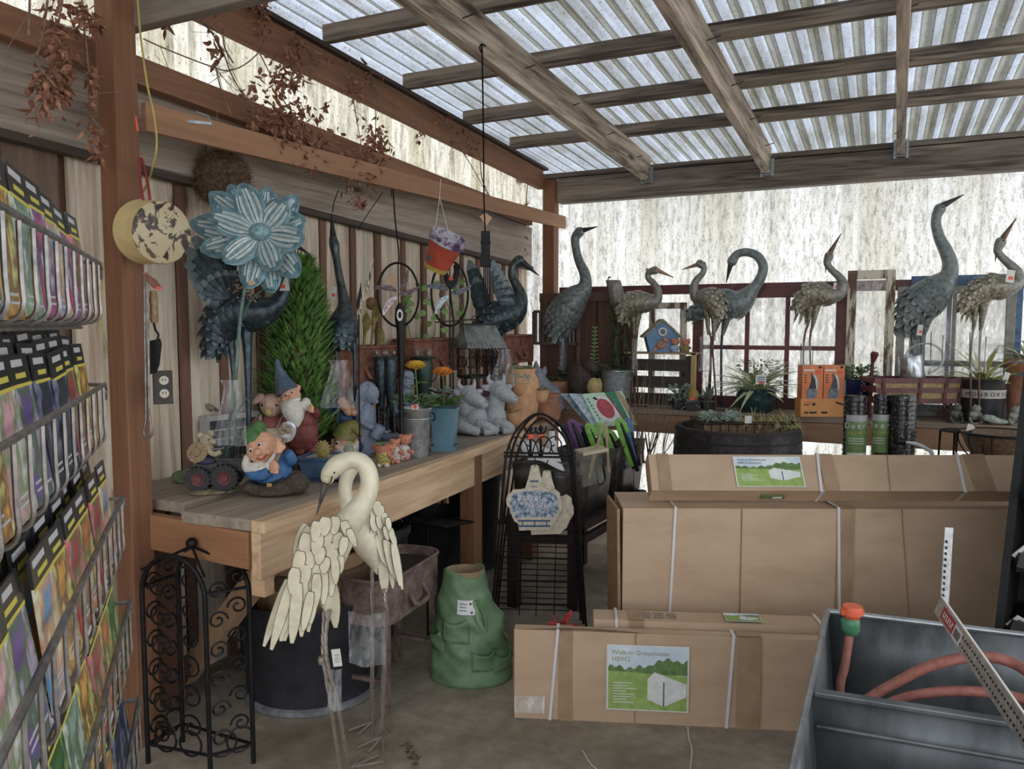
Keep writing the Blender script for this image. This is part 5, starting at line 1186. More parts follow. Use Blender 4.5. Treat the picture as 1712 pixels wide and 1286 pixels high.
def sash(name, label, x0, y0, x1, y1, Y, fw, m1, cols=(), rows=(), d=.035, barw=.02, glass=True, ybot=None):
    """an old wooden window sash from its photo corners, standing on the shelf"""
    a = ony(x0, y0, Y); b = ony(x1, y1, Y); zt = (a.z + ony(x1, y0, Y).z) / 2; zb = .962
    T = thing(name, label, 'window sash', ((a.x + b.x) / 2, Y, zb))
    W = b.x - a.x; Hh = zt - zb
    for nm, c, s in (('stile', (a.x + fw / 2, Y, (zt + zb) / 2), (fw, d, Hh)), ('stile', (b.x - fw / 2, Y, (zt + zb) / 2), (fw, d, Hh)), ('top_rail', ((a.x + b.x) / 2, Y, zt - fw / 2), (W - 2 * fw, d, fw)), ('bottom_rail', ((a.x + b.x) / 2, Y, zb + fw / 2), (W - 2 * fw, d, fw))):
        MB().box(c, s).build(nm, m1, T, smooth=False, bev=.003)
    for c in cols: MB().box((a.x + W * c, Y, (zt + zb) / 2), (barw, d * .7, Hh - 2 * fw)).build('glazing_bar', m1, T, smooth=False)
    for r in rows: MB().box(((a.x + b.x) / 2, Y, zb + Hh * r), (W - 2 * fw, d * .75, barw)).build('glazing_bar', m1, T, smooth=False)
    if glass: MB().box(((a.x + b.x) / 2, Y + .004, (zt + zb) / 2), (W - 1.5 * fw, .003, Hh - 1.5 * fw)).build('pane', filmmat('dusty_window_glass', .22, 'e8e8e4', .08) if 'dusty_window_glass' not in MATS else MATS['dusty_window_glass'], T, smooth=False)
    return T
def backthings():
    DOORB = wood('brown_painted_door', '4e342a', '6e4c3e', 'z', k=1.3)
    # brown door panel + inset frame
    T = thing('door_panel', 'old brown boarded door panel leaning in the corner behind the slate grey crane', 'door panel', (-2.15, 5.7, .962))
    MB().box((-2.08, 5.715, 1.38), (.78, .025, .83)).build('boards', DOORB, T, smooth=False)
    for c, s in (((-2.08, 5.695, 1.765), (.8, .03, .07)), ((-2.08, 5.695, 1.02), (.8, .03, .09)), ((-1.72, 5.695, 1.38), (.07, .03, .7)), ((-2.44, 5.695, 1.38), (.07, .03, .7))): MB().box(c, s).build('rail', DOORB, T, smooth=False, bev=.003)
    for x in (-2.3, -2.15, -2.0, -1.86): MB().box((x, 5.7, 1.38), (.006, .012, .72)).build('groove', mat('dark_groove', '2c1c16', k=1), T, smooth=False)
    m = MB(); m.ell((-1.765, 5.665, 1.42), (.022, .02, .022)); m.build('knob', mat('wooden_knob', '5c4638', '7c6250', 40, k=1.2), T)
    a = ony(893, 521, 5.64); b = ony(968, 575, 5.64)
    T = thing('vent_frame', 'small framed slatted wooden vent leaning on the brown door panel', 'vent', ((a.x + b.x) / 2, 5.64, b.z))
    fm = wood('vent_frame_wood', '5e463a', '7a6052', 'x', k=1.2)
    for c, s in ((((a.x + b.x) / 2, 5.64, a.z), (b.x - a.x, .03, .022)), (((a.x + b.x) / 2, 5.64, b.z), (b.x - a.x, .03, .022)), ((a.x, 5.64, (a.z + b.z) / 2), (.022, .03, a.z - b.z)), ((b.x, 5.64, (a.z + b.z) / 2 - .12), (.026, .03, a.z - b.z + .22))): MB().box(c, s).build('frame_rail', fm, T, smooth=False)
    m = MB()
    for i in range(12): m.box((a.x + (b.x - a.x) * (i + .5) / 12, 5.645, (a.z + b.z) / 2), (.018, .012, a.z - b.z), Euler((0, 0, .5)))
    m.build('slats', mat('grey_slats', '5c5650', '7a746c', 40, k=1.2), T, smooth=False)
    # grey metal dustpan-like scoop
    g = gb(1024, 5.6)
    T = thing('metal_scoop', 'worn grey metal coal scoop propped upright at the edge of the brown door panel', 'scoop', g.P(1024, 520))
    m = g.m(); m.grid(lambda u, v: (g.p(1011 + 8 * v + (24 - 2 * v) * u + (9 * v if u > .9 else 0), 470 + 50 * v, 0)[0], -7 * math.sin(u * PI) , g.p(0, 470 + 46 * v, 0)[2]), 8, 4); m.build('scoop_pan', mat('worn_grey_tin', '6c6662', '98928c', 30, .5, .4, k=1.2), T, thick=.003)
    m = g.m(); m.tube(cr([g.p(1014, 472), g.p(1016, 465), g.p(1019, 466)], 4), 1.2, 6); m.build('hook', DKM, T)
    # leafy vine stem and dark shrub
    g = gb(993, 5.42); T = thing('vine_cutting', 'single upright green leafy stem in front of the brown door panel', 'plant', g.O)
    m = g.m(); m.tube(cr([(0, 0, 0), (-1, 0, 60), (1, 0, 130)], 5), 1, 5); m.build('stem', LEAFG, T)
    m = g.m()
    for i in range(13):
        for s in (-1, 1): m.leaf((0, 0, 50 + i * 6.4), (s, rnd.uniform(-.5, .2), .3), (0, -.6, 1), 10 - i * .35, 5)
    m.build('leaves', mat('bright_leaf', '4e7a3a', '7ca458', 50, .5, k=1.3), T)
    g = gb(1036, 5.52); T = thing('dark_shrub', 'small dark leaved shrub against the bright wall left of the scaled crane', 'plant', g.O)
    m = g.m()
    for i in range(9): m.tube(cr([(0, 0, 30), (rnd.uniform(-14, 14), 0, 90), (rnd.uniform(-22, 18), rnd.uniform(-6, 6), 150 + rnd.uniform(-20, 20))], 4), .9, 5)
    m.build('stem', LEAFD, T); leaves(T, g, 420, 2, 60, 48, 105, 6, 4, LEAFD, seed=3); 
    m = g.m(); m.lathe([(0, 0), (14, 0), (17, 40), (0, 40)], (0, 0, 0), 16); m.build('pot', mat('dark_nursery_pot', '2a2826', '3c3836', 30, k=1.1), T)
    # corrugated round pot
    g = gb(1030, 5.38); T = thing('corrugated_pot', 'round galvanised pot with horizontal ribs below the scaled crane', 'plant pot', g.O)
    m = g.m(); m.lathe([(0, 14)] + [(23 + .05 * i + (.7 if i % 2 else -.3), 14 + i * 1.4) for i in range(32)] + [(25, 60), (23, 58), (22, 40), (0, 40)], (0, 0, 0), 32); m.build('pot_wall', GALV, T)
    m = g.m(); m.lathe([(0, 0), (22, 0), (24, 14), (0, 15)], (0, 0, 0), 24); m.build('pot_base', wood('pot_base_wood', '3e2c22', '5c4434', 'x', k=1.1), T)
    leaves(T, g, 90, 0, 52, 56, 14, 12, 4, LEAFD, 'foliage', seed=8, up=.6)
    # coconut fibre animal
    g = gb(978, 5.32); T = thing('coconut_monkey', 'dark brown coconut shell monkey ornament with a pale yellow split nut', 'ornament', g.O)
    m = g.m(); m.ell((-8, 0, 40), (22, 20, 34)); m.ell((6, -10, 66), (13, 12, 12)); m.ell((14, -16, 60), (7, 6, 6)); m.tube(cr([(-10, -8, 50), (6, -20, 38), (14, -18, 30)], 4), 6, 8); m.tube(cr([(18, 0, 60), (30, -6, 66), (42, -8, 60)], 4), 4, 7); m.tube(cr([(20, 0, 52), (34, -6, 58), (48, -8, 52)], 4), 4, 7); m.build('shell_body', mat('coconut_fibre', '2e2420', '4e4038', (90, 90, 20), .8, k=1.2, bump=.6), T, remesh=g.vox(2))
    m = g.m(); m.ell((12, -22, 32), (12, 8, 16)); m.build('split_nut', mat('pale_yellow_nut', '9a8450', 'bca468', 40, .5, k=1.2), T); m = g.m(); m.ell((21, -17, 32), (6, 8, 15)); m.build('split_nut', MATS['pale_yellow_nut'], T)
    m = g.m(); m.leaf((4, -20, 68), (-.3, 0, 1), (0, -1, 0), 5, 5); m.build('ear', MATS['coconut_fibre'], T)
    # terracotta bowls
    g = gb(934, 5.36); T = thing('terracotta_bowl', 'wide shallow terracotta bowl planter at the left end of the back shelf', 'plant pot', g.O)
    m = g.m(); m.lathe([(0, 10), (14, 10), (20, 26), (24, 34), (24, 38), (22, 38), (0, 32)], (0, 0, 0), 24); m.build('bowl', TERRA2, T); m = g.m(); m.lathe([(0, 0), (16, 0), (14, 10), (0, 10)], (0, 0, 0), 18); m.build('foot', TERRA2, T)
    leaves(T, g, 60, 0, 36, 46, 8, 10, 5, LEAFD, 'foliage', seed=12); leaves(T, g, 26, 18, 20, 30, 40, 11, 6, LEAFG, 'trailing_leaves', seed=13, d=-14)
    # wooden crate standing on end with birdhouse
    g = gb(1100, 5.56); a = ony(1052, 588, 5.56); b = ony(1148, 670, 5.56)
    T = thing('slatted_crate', 'dark slatted wooden crate on its side carrying the blue birdhouse', 'crate', ((a.x + b.x) / 2, 5.56, .962))
    dw = wood('dark_crate_slats', '2e2824', '4a423c', 'x', k=1.2); zt = a.z; W = b.x - a.x + .03; cx_ = (a.x + b.x) / 2 + .01
    for i in range(3): MB().box((cx_, 5.5, .962 + .05 + i * (zt - .98) / 3), (W, .015, .085)).build('slat', dw, T, smooth=False, bev=.002)
    MB().box((cx_ + .02, 5.57, zt - .006), (W + .06, .17, .014)).build('top_board', wood('tan_crate_top', '8a7458', 'b0987a', 'x', k=1.2), T, smooth=False)
    for x in (cx_ - W / 2 + .01, cx_ + W / 2 - .01): MB().box((x, 5.57, (zt + .95) / 2 - .01), (.03, .13, zt - .98)).build('end_panel', dw, T, smooth=False)
    MB().box((cx_ + W / 2 + .035, 5.5, (zt + .962) / 2), (.032, .03, zt - .966)).build('corner_post', wood('yellow_crate_post', 'a08444', 'c8ac68', 'z', k=1.2), T, smooth=False)
    g = gb(1104, 5.53, zt + .002); T = thing('birdhouse', 'small blue wooden birdhouse with a painted robin on the slatted crate', 'birdhouse', g.O)
    BH = mat('birdhouse_blue', '4a6e94', '6084aa', 14, .6, k=1.3)
    m = g.m(); m.prism([(-21, 0), (21, 0), (27, 27), (-1, 52), (-28, 27)], -14, 14); m.build('house_body', BH, T, smooth=False)
    for s in (-1, 1):
        m = g.m(); m.bar((-1, 0, 53), (-1 + s * 31, 0, 25), 36, 2.4, (0, 1, 0)) if False else m.bar((-1, 0, 54), (-1 + s * 32, 0, 25), 34, 2.6, ZZ); m.build('roof_board', mat('mossy_roof_board', '6a624c', 'a49c80', 40, .8, k=1.2), T, smooth=False)
    m = g.m(); m.lathe([(4.5, 0), (7, 0), (7, 2.5), (4.5, 2.5)], (-1, -14, 34), 20, Euler((PI / 2, 0, 0)).to_matrix()); m.build('hole_ring', PAPER, T)
    m = g.m(); m.lathe([(0, 0), (4.6, 0), (4.6, .8), (0, .8)], (-1, -14.2, 34), 16, Euler((PI / 2, 0, 0)).to_matrix()); m.build('entrance_hole', EYE, T)
    m = g.m(); m.ell((-3, -16, 12), (8, 3, 7), Euler((0, -.5, 0))); m.ell((3, -16.5, 20), (5, 3, 5)); m.leaf((-8, -16, 8), (-1, -.1, -.6), (0, -1, 0), 12, 5); m.build('robin', mat('robin_red_brown', '8a3c30', 'c09068', 70, .5, k=1.2), T)
    for i, x in enumerate((1127, 1145)):
        g = gb(x, 5.5, zt + .002); T = thing('troll_figurine', ('tiny figurine in pale blue overalls right beside the blue birdhouse', 'tiny figurine in yellow with a checked coat at the end of the crate')[i], 'figurine', g.O, 'tiny figurines on the crate')
        m = g.m(); m.ell((0, 0, 17), (7.5, 6, 6)); m.ell((-5, 0, 21), (2.5, 2, 3)); m.ell((5, 0, 21), (2.5, 2, 3)); m.build('head', mat('orange_bisque', ''), T, remesh=g.vox(.9))
        m = g.m(); m.ell((0, 0, 7), (6.5, 5, 7)); m.ell((-3, -1, 2), (3, 4, 2.5)); m.ell((3, -1, 2), (3, 4, 2.5)); m.tube([(-5, 0, 10), (-8, -2, 6)], 2, 6); m.tube([(5, 0, 10), (8, -2, 6)], 2, 6); m.build('clothes', mat('pale_blue_cloth', '8094b4', 'a4b4cc', 60, k=1.2) if i == 0 else mat('yellow_check_cloth', 'a08430', '5c4830', 200, k=1.2, lo=.48, hi=.52), T, remesh=g.vox(.9))
        eyes(g, T, [(g.bx - 2.5, g.by - 18, -5.8), (g.bx + 2.5, g.by - 18, -5.8)], .9, False)
    # sashes
    sash('window_sash', 'dark red painted six pane window sash behind the cranes', 1160, 480, 1414, 640, 5.7, .075, REDP, (.37, .63), (.5,), barw=.03)
    MB().bar((-2.32, 5.72, 1.81), (1.1, 5.72, 1.81), .03, .07).build('red_cross_rail', REDP, None, smooth=False, bev=.003)
    tag([o for o in COL.objects if o.name == 'red_cross_rail'][0], 'long dark red painted rail running behind the window sashes', 'rail')
    sash('window_sash', 'narrow peeling cream window sash between the red and blue sashes', 1418, 452, 1491, 640, 5.6, .055, PEEL, d=.04)
    sash('window_sash', 'small weathered narrow sash standing behind the blue birdhouse', 1086, 506, 1146, 640, 5.64, .045, PEEL, d=.03)
    sash('window_sash', 'faded blue painted window sash at the right end of the shelf', 1524, 460, 1703, 640, 5.68, .07, BLUEP, (.36,), (.37, .12), barw=.026)
    sash('window_sash', 'dull grey unpainted sash standing in front of the blue one', 1501, 478, 1692, 640, 5.62, .05, GREYP, (.5,), (.42,), barw=.022)
    # succulents
    for x, Y, lb, kind in ((1136, 5.36, 'grey green bushy succulent in a small black pot by the dark barrel', 0), (1158, 5.36, 'round golden cactus in a small pot beside the grey green succulent', 1), (1184, 5.42, 'small agave rosette behind the dark half barrel', 2), (1155, 5.32, 'little spiky succulent with an orange tag at the shelf edge', 3)):
        g = gb(x, Y); T = thing('potted_succulent' if kind != 1 else 'potted_cactus', lb, 'plant', g.O)
        m = g.m(); m.box((0, 0, 7), (20, 18, 13), taper=1.1); m.build('pot', mat('black_nursery_pot', '242424', '363636', 30, k=1.1), T, smooth=False)
        if kind == 0: leaves(T, g, 150, 0, 14, 30, 26, 6, 5, LEAFGR, seed=41, up=.6)
        elif kind == 1:
            m = g.m(); m.ell((0, 0, 24), (10, 10, 12)); m.build('cactus_ball', mat('golden_cactus', '6c5a20', 'b09840', 150, .7, k=1.2, bump=.5), T)
        elif kind == 2: strap_leaves(T, g, 22, (0, 0, 14), 24, 7, LEAFGR, 5, (.5, 1.4), (-.2, .1))
        else:
            strap_leaves(T, g, 26, (0, 0, 10), 16, 3, LEAFGR, 6, (.2, 1.3)); m = g.m(); m.box((0, -8, 20), (8, 1, 5)); m.build('orange_tag', ORSTICK, T, smooth=False)
    # half barrel with sedum in coco tray
    P = ony(1232, 720, 4.72); P.z = 0
    P0 = ony(1131, 706, 4.72); P1 = ony(1336, 706, 4.72); R_ = (P1 - P0).length / 2; zt = P0.z
    T = thing('half_barrel', 'dark oak half barrel planter standing before the back shelf', 'barrel', P)
    bm_ = wood('dark_oak_staves', '241e1e', '3e3432', 'z', k=1.15, grain=14)
    m = MB(); m.lathe([(R_ * .92, 0), (R_ * 1.02, .3), (R_ * 1.08, .6), (R_ * 1.04, zt - .15), (R_, zt), (R_ - .03, zt), (R_ - .03, zt - .2), (0, zt - .2)], P, 40); m.build('staves', bm_, T)
    for z0 in (zt - .02, zt - .075, .5, .15): m = MB(); rr = R_ * (1.0 + .04 * min(1, (zt - z0) * 5)) + .006; m.lathe([(rr + .004, z0 - .045), (rr, z0)], P, 40); m.build('iron_hoop', mat('dark_iron_hoop', '2c2a2c', '444044', 30, .5, .5, k=1.15), T)
    g = G(1232, proj((P.x, P.y, zt))[1], O=V((P.x, P.y, zt - .15)))
    TT = thing('coco_tray', 'rectangular wire tray lined with brown coco fibre sitting in the half barrel', 'planter', g.O)
    coco = mat('coco_fibre', '5c4634', '7c644c', (70, 70, 40), .9, k=1.2, bump=.6)
    m = g.m(); m.box((6, 0, 28), (140, 70, 42)); m.build('coco_liner', coco, TT, smooth=False)
    m = g.m()
    for z in (49, 52): m.tube([(-70, -38, z), (82, -38, z), (82, 38, z), (-70, 38, z), (-70, -38, z)], .8, 5)
    for i in range(11): m.tube([(-66 + 14 * i, -37, 50), (-66 + 14 * i, -37, 8)], .6, 4)
    m.build('wire_frame', DKM, TT)
    leaves(TT, g, 260, -30, 50, 62, 14, 9, 5, LEAFGR, 'blue_sedum', 51, up=.4)
    m = g.m(); q = random.Random(9)
    for i in range(420):
        p = V((q.uniform(4, 92), q.uniform(-42, 36), q.uniform(34, 52))); d = V((q.uniform(-.6, .6), q.uniform(-.8, .3), q.uniform(-.5, 1)))
        m.leaf(p, d, (q.random(), -1, .3), q.uniform(10, 20), 1.8, (1, .9, .7, .2), .1, -.4)
    m.build('mossy_sedum', mat('yellow_green_sedum', '6a6a38', 'a0985c', 50, .7, k=1.25), TT)
    m = g.m(); m.box((5, -44, 57), (11, .6, 12)); m.build('plant_label', PAPER, TT, smooth=False)
    m = g.m(); m.tube(cr([(24, -40, 30), (26, -48, 18), (21, -52, -4), (24, -52, -14)], 5), 1, 5); m.build('dry_tendril', mat('yellow_green_sedum', ''), TT)
    # spider plant
    g = gb(1264, 5.42); T = thing('spider_plant', 'variegated spider plant in a dark teal glazed pot with a price label', 'plant', g.O)
    m = g.m(); m.lathe([(0, 0), (24, 0), (31, 8), (34, 22), (31, 34), (33, 38), (31, 39), (28, 33), (0, 30)], (0, 0, 0), 28); m.build('pot', mat('dark_teal_glaze', '1a3034', '30484c', 30, .2, k=1.2), T)
    strap_leaves(T, g, 54, (0, 0, 34), 66, 9, VARG, 14, (.25, 1.3), (-1.0, -.35))
    m = g.m(); m.box((-4, -34, 56), (17, .6, 15)); lb_ = m.build('plant_label', PAPER, T, smooth=False)
    for i in range(3): m = g.m(); m.box((-4, -34.6, 60 - 3.5 * i), (12, .4, 1.6)); m.build('print_line', TXTG, lb_, smooth=False)
    m = g.m(); m.box((-3, -34.6, 50.5), (8, .4, 4)); m.build('sticker', ORSTICK, lb_, smooth=False)
    g = gb(1268, 5.67); T = thing('dark_shrub', 'brownish fine leaved plant behind the spider plant', 'plant', g.O)
    m = g.m(); m.lathe([(0, 0), (16, 0), (18, 24), (0, 24)], (0, 0, 0), 16); m.build('pot', MATS['black_nursery_pot'], T)
    leaves(T, g, 380, 0, 28, 70, 52, 7, 3, mat('olive_brown_leaf', '3c3826', '5c5638', 60, .6, k=1.2), seed=61)
    # orange display boxes
    ORB = mat('orange_carton_print', 'c86a2c', 'd67a3a', 8, .5, k=1.2); ORT = mat('orange_tray_card', 'c88438', 'd8944a', 8, .6, k=1.2); BLKB = mat('grey_black_blade', '2c2c30', '4a4a50', 40, .3, .5, k=1.1)
    g = gb(1371, 5.345); T = thing('display_tray', 'low orange cardboard display tray at the front of the shelf', 'box', g.O)
    for c, s in (((0, -13, 15), (74, 1, 30)), ((0, 13, 15), (74, 1, 30)), ((-37, 0, 15), (1, 26, 30)), ((37, 0, 16), (1, 26, 32)), ((0, 0, .5), (74, 26, 1))): m = g.m(); m.box(c, s); m.build('tray_wall', ORT, T, smooth=False)
    tk = mat('dark_print_ink', '3a2418', k=1)
    for c, s, mm in (((-26, -13.8, 24), (13, .4, 1.6), ORSTICK), ((-28, -13.8, 20), (9, .4, 1.6), tk), ((-28, -13.8, 7), (6, .4, 3), tk), ((-17, -13.8, 7), (12, .4, 3), tk), ((2, -13.8, 7), (10, .4, 3.4), tk), ((27, -13.8, 22), (14, .4, 3), tk)): m = g.m(); m.box(c, s, Euler((0, .3 if c[0] == 27 else 0, 0))); m.build('print_mark', mm, T, smooth=False)
    m = g.m(); m.lathe([(0, 0), (2.6, 0), (2.6, .6), (0, .6)], (-16, -13.6, 21), 14, Euler((PI / 2, 0, 0)).to_matrix()); m.build('round_logo', tk, T)
    for i, cx_ in enumerate((-18, 17.5)):
        T = thing('pruner_box', ('orange boxed pruner on the left in the display tray', 'orange boxed pruner on the right in the display tray')[i], 'box', g.F @ V((cx_, 0, 1)), 'orange boxed pruners')
        m = g.m(); m.box((cx_, 0, 43), (34, 22, 84)); m.build('carton_body', ORB, T, smooth=False)
        m = g.m(); m.prism([(cx_ - 6, 46), (cx_ - 2, 60), (cx_ - 3, 73), (cx_ + 4, 62), (cx_ + 6, 48), (cx_ + 3, 44)], -11.6, -11.1); m.build('blade_print', BLKB, T, smooth=False)
        m = g.m(); m.prism([(cx_ + 6, 48), (cx_ + 4, 62), (cx_ - 1, 73), (cx_ + 6, 66), (cx_ + 9, 56), (cx_ + 8, 44), (cx_ + 4, 42)], -11.8, -11.2); m.build('bright_edge', GALV, T, smooth=False)
        m = g.m(); m.prism([(cx_ - 9, 30), (cx_ - 8, 46), (cx_ + 7, 46), (cx_ + 8, 36), (cx_ + 1, 28)], -12, -11.2); m.build('pivot_print', mat('blue_grey_print', '5c6878', '8490a0', 60, k=1.1), T, smooth=False)
        for c, s, mm in (((cx_ - 6, -11.4, 77), (18, .4, 2.4), PAPER), ((cx_ + 10, -11.5, 74), (8, .4, 5), ORSTICK), ((cx_ + 12, -11.5, 82), (5, .4, 4), tk)): m = g.m(); m.box(c, s); m.build('print_mark', mm, T, smooth=False)
        for j in range(4): m = g.m(); m.box((cx_ - 12, -11.4, 69 - 4 * j), (4, .4, 1.4)); m.build('print_mark', tk, T, smooth=False)
    # navy pot with plant and red shovel
    g = gb(1427, 5.52); T = thing('navy_planter', 'square navy blue glazed planter with a leafy plant behind the orange boxes', 'plant pot', g.O)
    m = g.m(); m.box((0, 0, 30), (42, 38, 60), taper=1.08); m.build('pot', mat('navy_glaze', '161c40', '242c58', 20, .2, k=1.2), T, smooth=False, bev=.004)
    leaves(T, g, 160, 4, 58, 52, 24, 11, 5, LEAFG, seed=71, up=.7); m = g.m()
    for i in range(14): m.leaf((4 + rnd.uniform(-2, 2), -22, 58 - i * 3), (rnd.uniform(-1, 1), -.5, -.5), (0, -1, .3), 5, 3)
    m.build('trailing_leaves', LEAFGR, T)
    g = gb(1453, 5.44); T = thing('red_trowel', 'oxblood red small shovel standing upright behind the red wagon', 'hand tool', g.O)
    m = g.m(); m.tube([(0, 0, 0), (3, 0, 90)], 3, 8); m.tube([(3, 0, 90), (6, 0, 104)], [3, 7], 8); m.tube([(6, 0, 104), (7, 0, 108)], [7, 5], 8); m.build('shovel_body', REDP, T)
    # red wagon with watering can
    g = gb(1523, 5.42); T = thing('slatted_wagon', 'small oxblood red slatted wagon planter with a wire undercarriage', 'planter', g.O)
    m = g.m()
    for z in (32, 50, 66):
        w_ = 68 + (z - 32) * .22; dd = 24 + (z - 32) * .12
        for s in (-1, 1): m.box((0, s * dd, z), (2 * w_, 2, 8)); m.box((s * w_, 0, z), (2, 2 * dd, 8))
    m.build('side_slats', REDP, T, smooth=False)
    for x in (-56, 0, 40, 64):
        m = g.m(); m.bar((x, -24, 28), (x * 1.1, -29, 70), 5, 3, (0, 1, 0)); m.build('upright', REDP, T, smooth=False)
    m = g.m(); m.box((0, 0, 30), (132, 46, 3)); m.build('bed', REDP, T, smooth=False)
    m = g.m(); m.grid(lambda u, v: ((u - .5) * 2 * (66 + 8 * v), -22 - 4.2 * v, 31 + 35 * v), 8, 2); m.build('coco_liner', mat('tan_coco_liner', '8c744e', 'b0966a', (60, 60, 40), .9, k=1.2, bump=.5), T)
    for x in (-44, 44):
        m = g.m()
        for a in range(8): m.tube([(x, -26, 13), (x + 12 * math.cos(a * PI / 4), -26, 13 + 12 * math.sin(a * PI / 4))], .7, 4)
        m.tube([(x + 13 * math.cos(a * PI / 10), -26, 13 + 13 * math.sin(a * PI / 10)) for a in range(21)], 1.2, 5); m.tube([(x, -26, 13), (x, 26, 13)], 1, 5); m.tube([(x, -20, 13), (x, -20, 29)], 1.2, 5); m.build('wheel', REDP, T)
    zc = g.k * 69
    g2 = gb(1528, 5.42, .961 + .036 + g.k * 30); T = thing('watering_can', 'small galvanised watering can with a hoop handle in the red wagon', 'watering can', g2.O)
    m = g2.m(); m.lathe([(0, 4), (19, 4), (21, 6), (18, 66), (17, 68), (0, 66)], (0, 0, 0), 26, Euler((0, -.15, 0)).to_matrix()); m.build('can_body', mat('shiny_galvanised', '9298a0', 'c0c4c8', 30, .25, .8, k=1.3), T)
    m = g2.m(); m.tube([(14 + 32 * math.cos(a * PI / 12), 0, 62 + 25 * math.sin(a * PI / 12)) for a in range(-5, 15)], 1.6, 7); m.build('hoop_handle', GALV, T)
    # lettered bucket
    g = gb(1640, 5.5); T = thing('nursery_bucket', 'black nursery bucket with a pale lettered band holding yellow striped leaves', 'plant pot', g.O)
    m = g.m(); m.lathe([(0, 0), (30, 0), (31, 4), (36, 66), (38, 70), (36, 71), (33, 64), (0, 60)], (0, 0, 0), 32); m.build('bucket', mat('black_plastic_bucket', '222226', '343438', 20, .4, k=1.1), T)
    m = g.m(); m.lathe([(34.4, 40), (35.4, 54)], (0, 0, 0), 32, a0=PI * 1.02, a1=PI * 1.98); m.build('band', mat('pale_band', 'a09c98', 'b4b0ac', 30, k=1.1), T)
    for i, ch in enumerate('MONROVIA'):
        a = -PI / 2 - .22 + (i - 3.5) * .26
        F = g.F @ facing((35.7 * math.cos(a), 35.7 * math.sin(a), 43.5), (-math.sin(a), math.cos(a), 0), ZZ)
        text('lettering', ch, 10, F, tk, T, ext=.05)
    strap_leaves(T, g, 24, (0, 0, 62), 74, 8, VARY, 33, (.5, 1.35), (-.8, -.1)); m = g.m(); m.box((20, -30, 74), (9, .6, 18), Euler((0, .3, 0))); m.build('plant_label', PAPER, T, smooth=False)
    # far right terracotta with leaves
    g = gb(1712, 5.6); T = thing('terracotta_planter', 'tall terracotta pot with striped strap leaves at the far right of the shelf', 'plant pot', g.O)
    m = g.m(); m.lathe([(0, 0), (22, 0), (28, 90), (32, 94), (32, 104), (27, 104), (0, 98)], (0, 0, 0), 26); m.build('pot', TERRA2, T); strap_leaves(T, g, 34, (0, 0, 100), 60, 6, VARG, 44, (.2, 1.2), (-.9, -.3))
    g = gb(1712, 5.36); T = thing('broad_leaf_plant', 'bluish broad strap leaved plant leaning in from the right edge', 'plant', g.O); m = g.m()
    for (a, L, z) in ((170, 60, 108), (160, 58, 122), (188, 50, 100), (150, 52, 130)): a = math.radians(a); m.leaf((20, -8, z - 10), (math.cos(a), -.2, math.sin(a) + .25), (0, -.3, 1), L, 14, (.6, .9, 1, .95, .8, .5, .1), .15, -.3)
    m.tube([(20, -8, 0), (20, -8, 112)], 4, 8); m.build('leaves', mat('blue_green_strap', '26404a', '3c5c64', 20, .4, k=1.2), T)
    # small stone frogs and bird
    FS = mat('grey_green_cast_stone', '5c5c54', '8a8a80', 60, .7, k=1.2)
    for x, lb, kind in ((1629, 'sitting grey frog figurine in front of the lettered bucket', 0), (1597, 'small dull frog figurine by the wagon wheel', 1), (1695, 'grey lizard figurine reaching up right of the lettered bucket', 2)):
        g = gb(x, 5.325 if kind != 2 else 5.36); T = thing('frog_figurine' if kind < 2 else 'lizard_figurine', lb, 'figurine', g.O, 'cast stone creatures'); m = g.m()
        m.ell((0, 0, 14), (8, 7, 9)); m.ell((2, -2, 25), (8, 7, 6)); m.ell((6, -3, 29), (2.5, 2.5, 2.5)); m.ell((-1, -3, 30), (2.5, 2.5, 2.5))
        for s in (-1, 1): m.tube(cr([(s * 5, 0, 12), (s * 10, -6, 8), (s * 7, -8, 1)], 3), 2.4, 6); m.tube(cr([(s * 6, -2, 20), (s * 9, -7, 14), (s * 3, -9, 13)], 3), 2, 6)
        if kind == 2: m.tube(cr([(4, 0, 20), (10, -2, 36), (16, -2, 48)], 3), [4, 4, 3.5, 3, 2.5, 2, 1.5], 7)
        m.box((0, 0, 1), (20, 14, 2)); m.build('figure', FS if kind != 1 else mat('dark_cast_stone', '3c3a36', '54524c', 50, k=1.2), T, remesh=g.vox(1))
    g = gb(1668, 5.31); T = thing('bird_figurine', 'pale green grey cast bird lying at the shelf edge', 'figurine', g.O, 'cast stone creatures'); m = g.m(); m.tube(cr([(-18, 0, 12), (-10, 0, 10), (0, 0, 7), (16, 0, 5), (30, 0, 5)], 4), [4, 5, 6, 6.5, 7, 7, 6.5, 6, 5.5, 5, 4.5, 4, 3.5, 3, 2.5, 2, 1.5], 8, sx=1.3); m.ell((-18, 0, 12), (7, 6, 6)); m.leaf((-23, 0, 12), (-1, 0, .1), (0, 0, 1), 7, 4); m.build('figure', mat('pale_green_cast', '6c7a70', '98a498', 50, .7, k=1.2), T, remesh=g.vox(1))
    # mesh rolls in front of the shelf
    RB = NT('black_plastic_mesh'); b = RB.n('BsdfPrincipled'); b.inputs['Roughness'].default_value = .28; nz = noise(RB, (110, 110, 60), 2, .6); r = ramp(RB, nz.outputs[0], [(.5, lin('1a1a1c', 1)), (.62, lin('4a4a4e', 1)), (.74, lin('d0d0d0', 1))]); RB.l(r.outputs[0], b.inputs['Base Color']); RB.out(b.outputs[0]); RB = RB.m
    GL = mat('roll_label_green', '5c7c48', '7a9a5c', 12, .4, k=1.15)
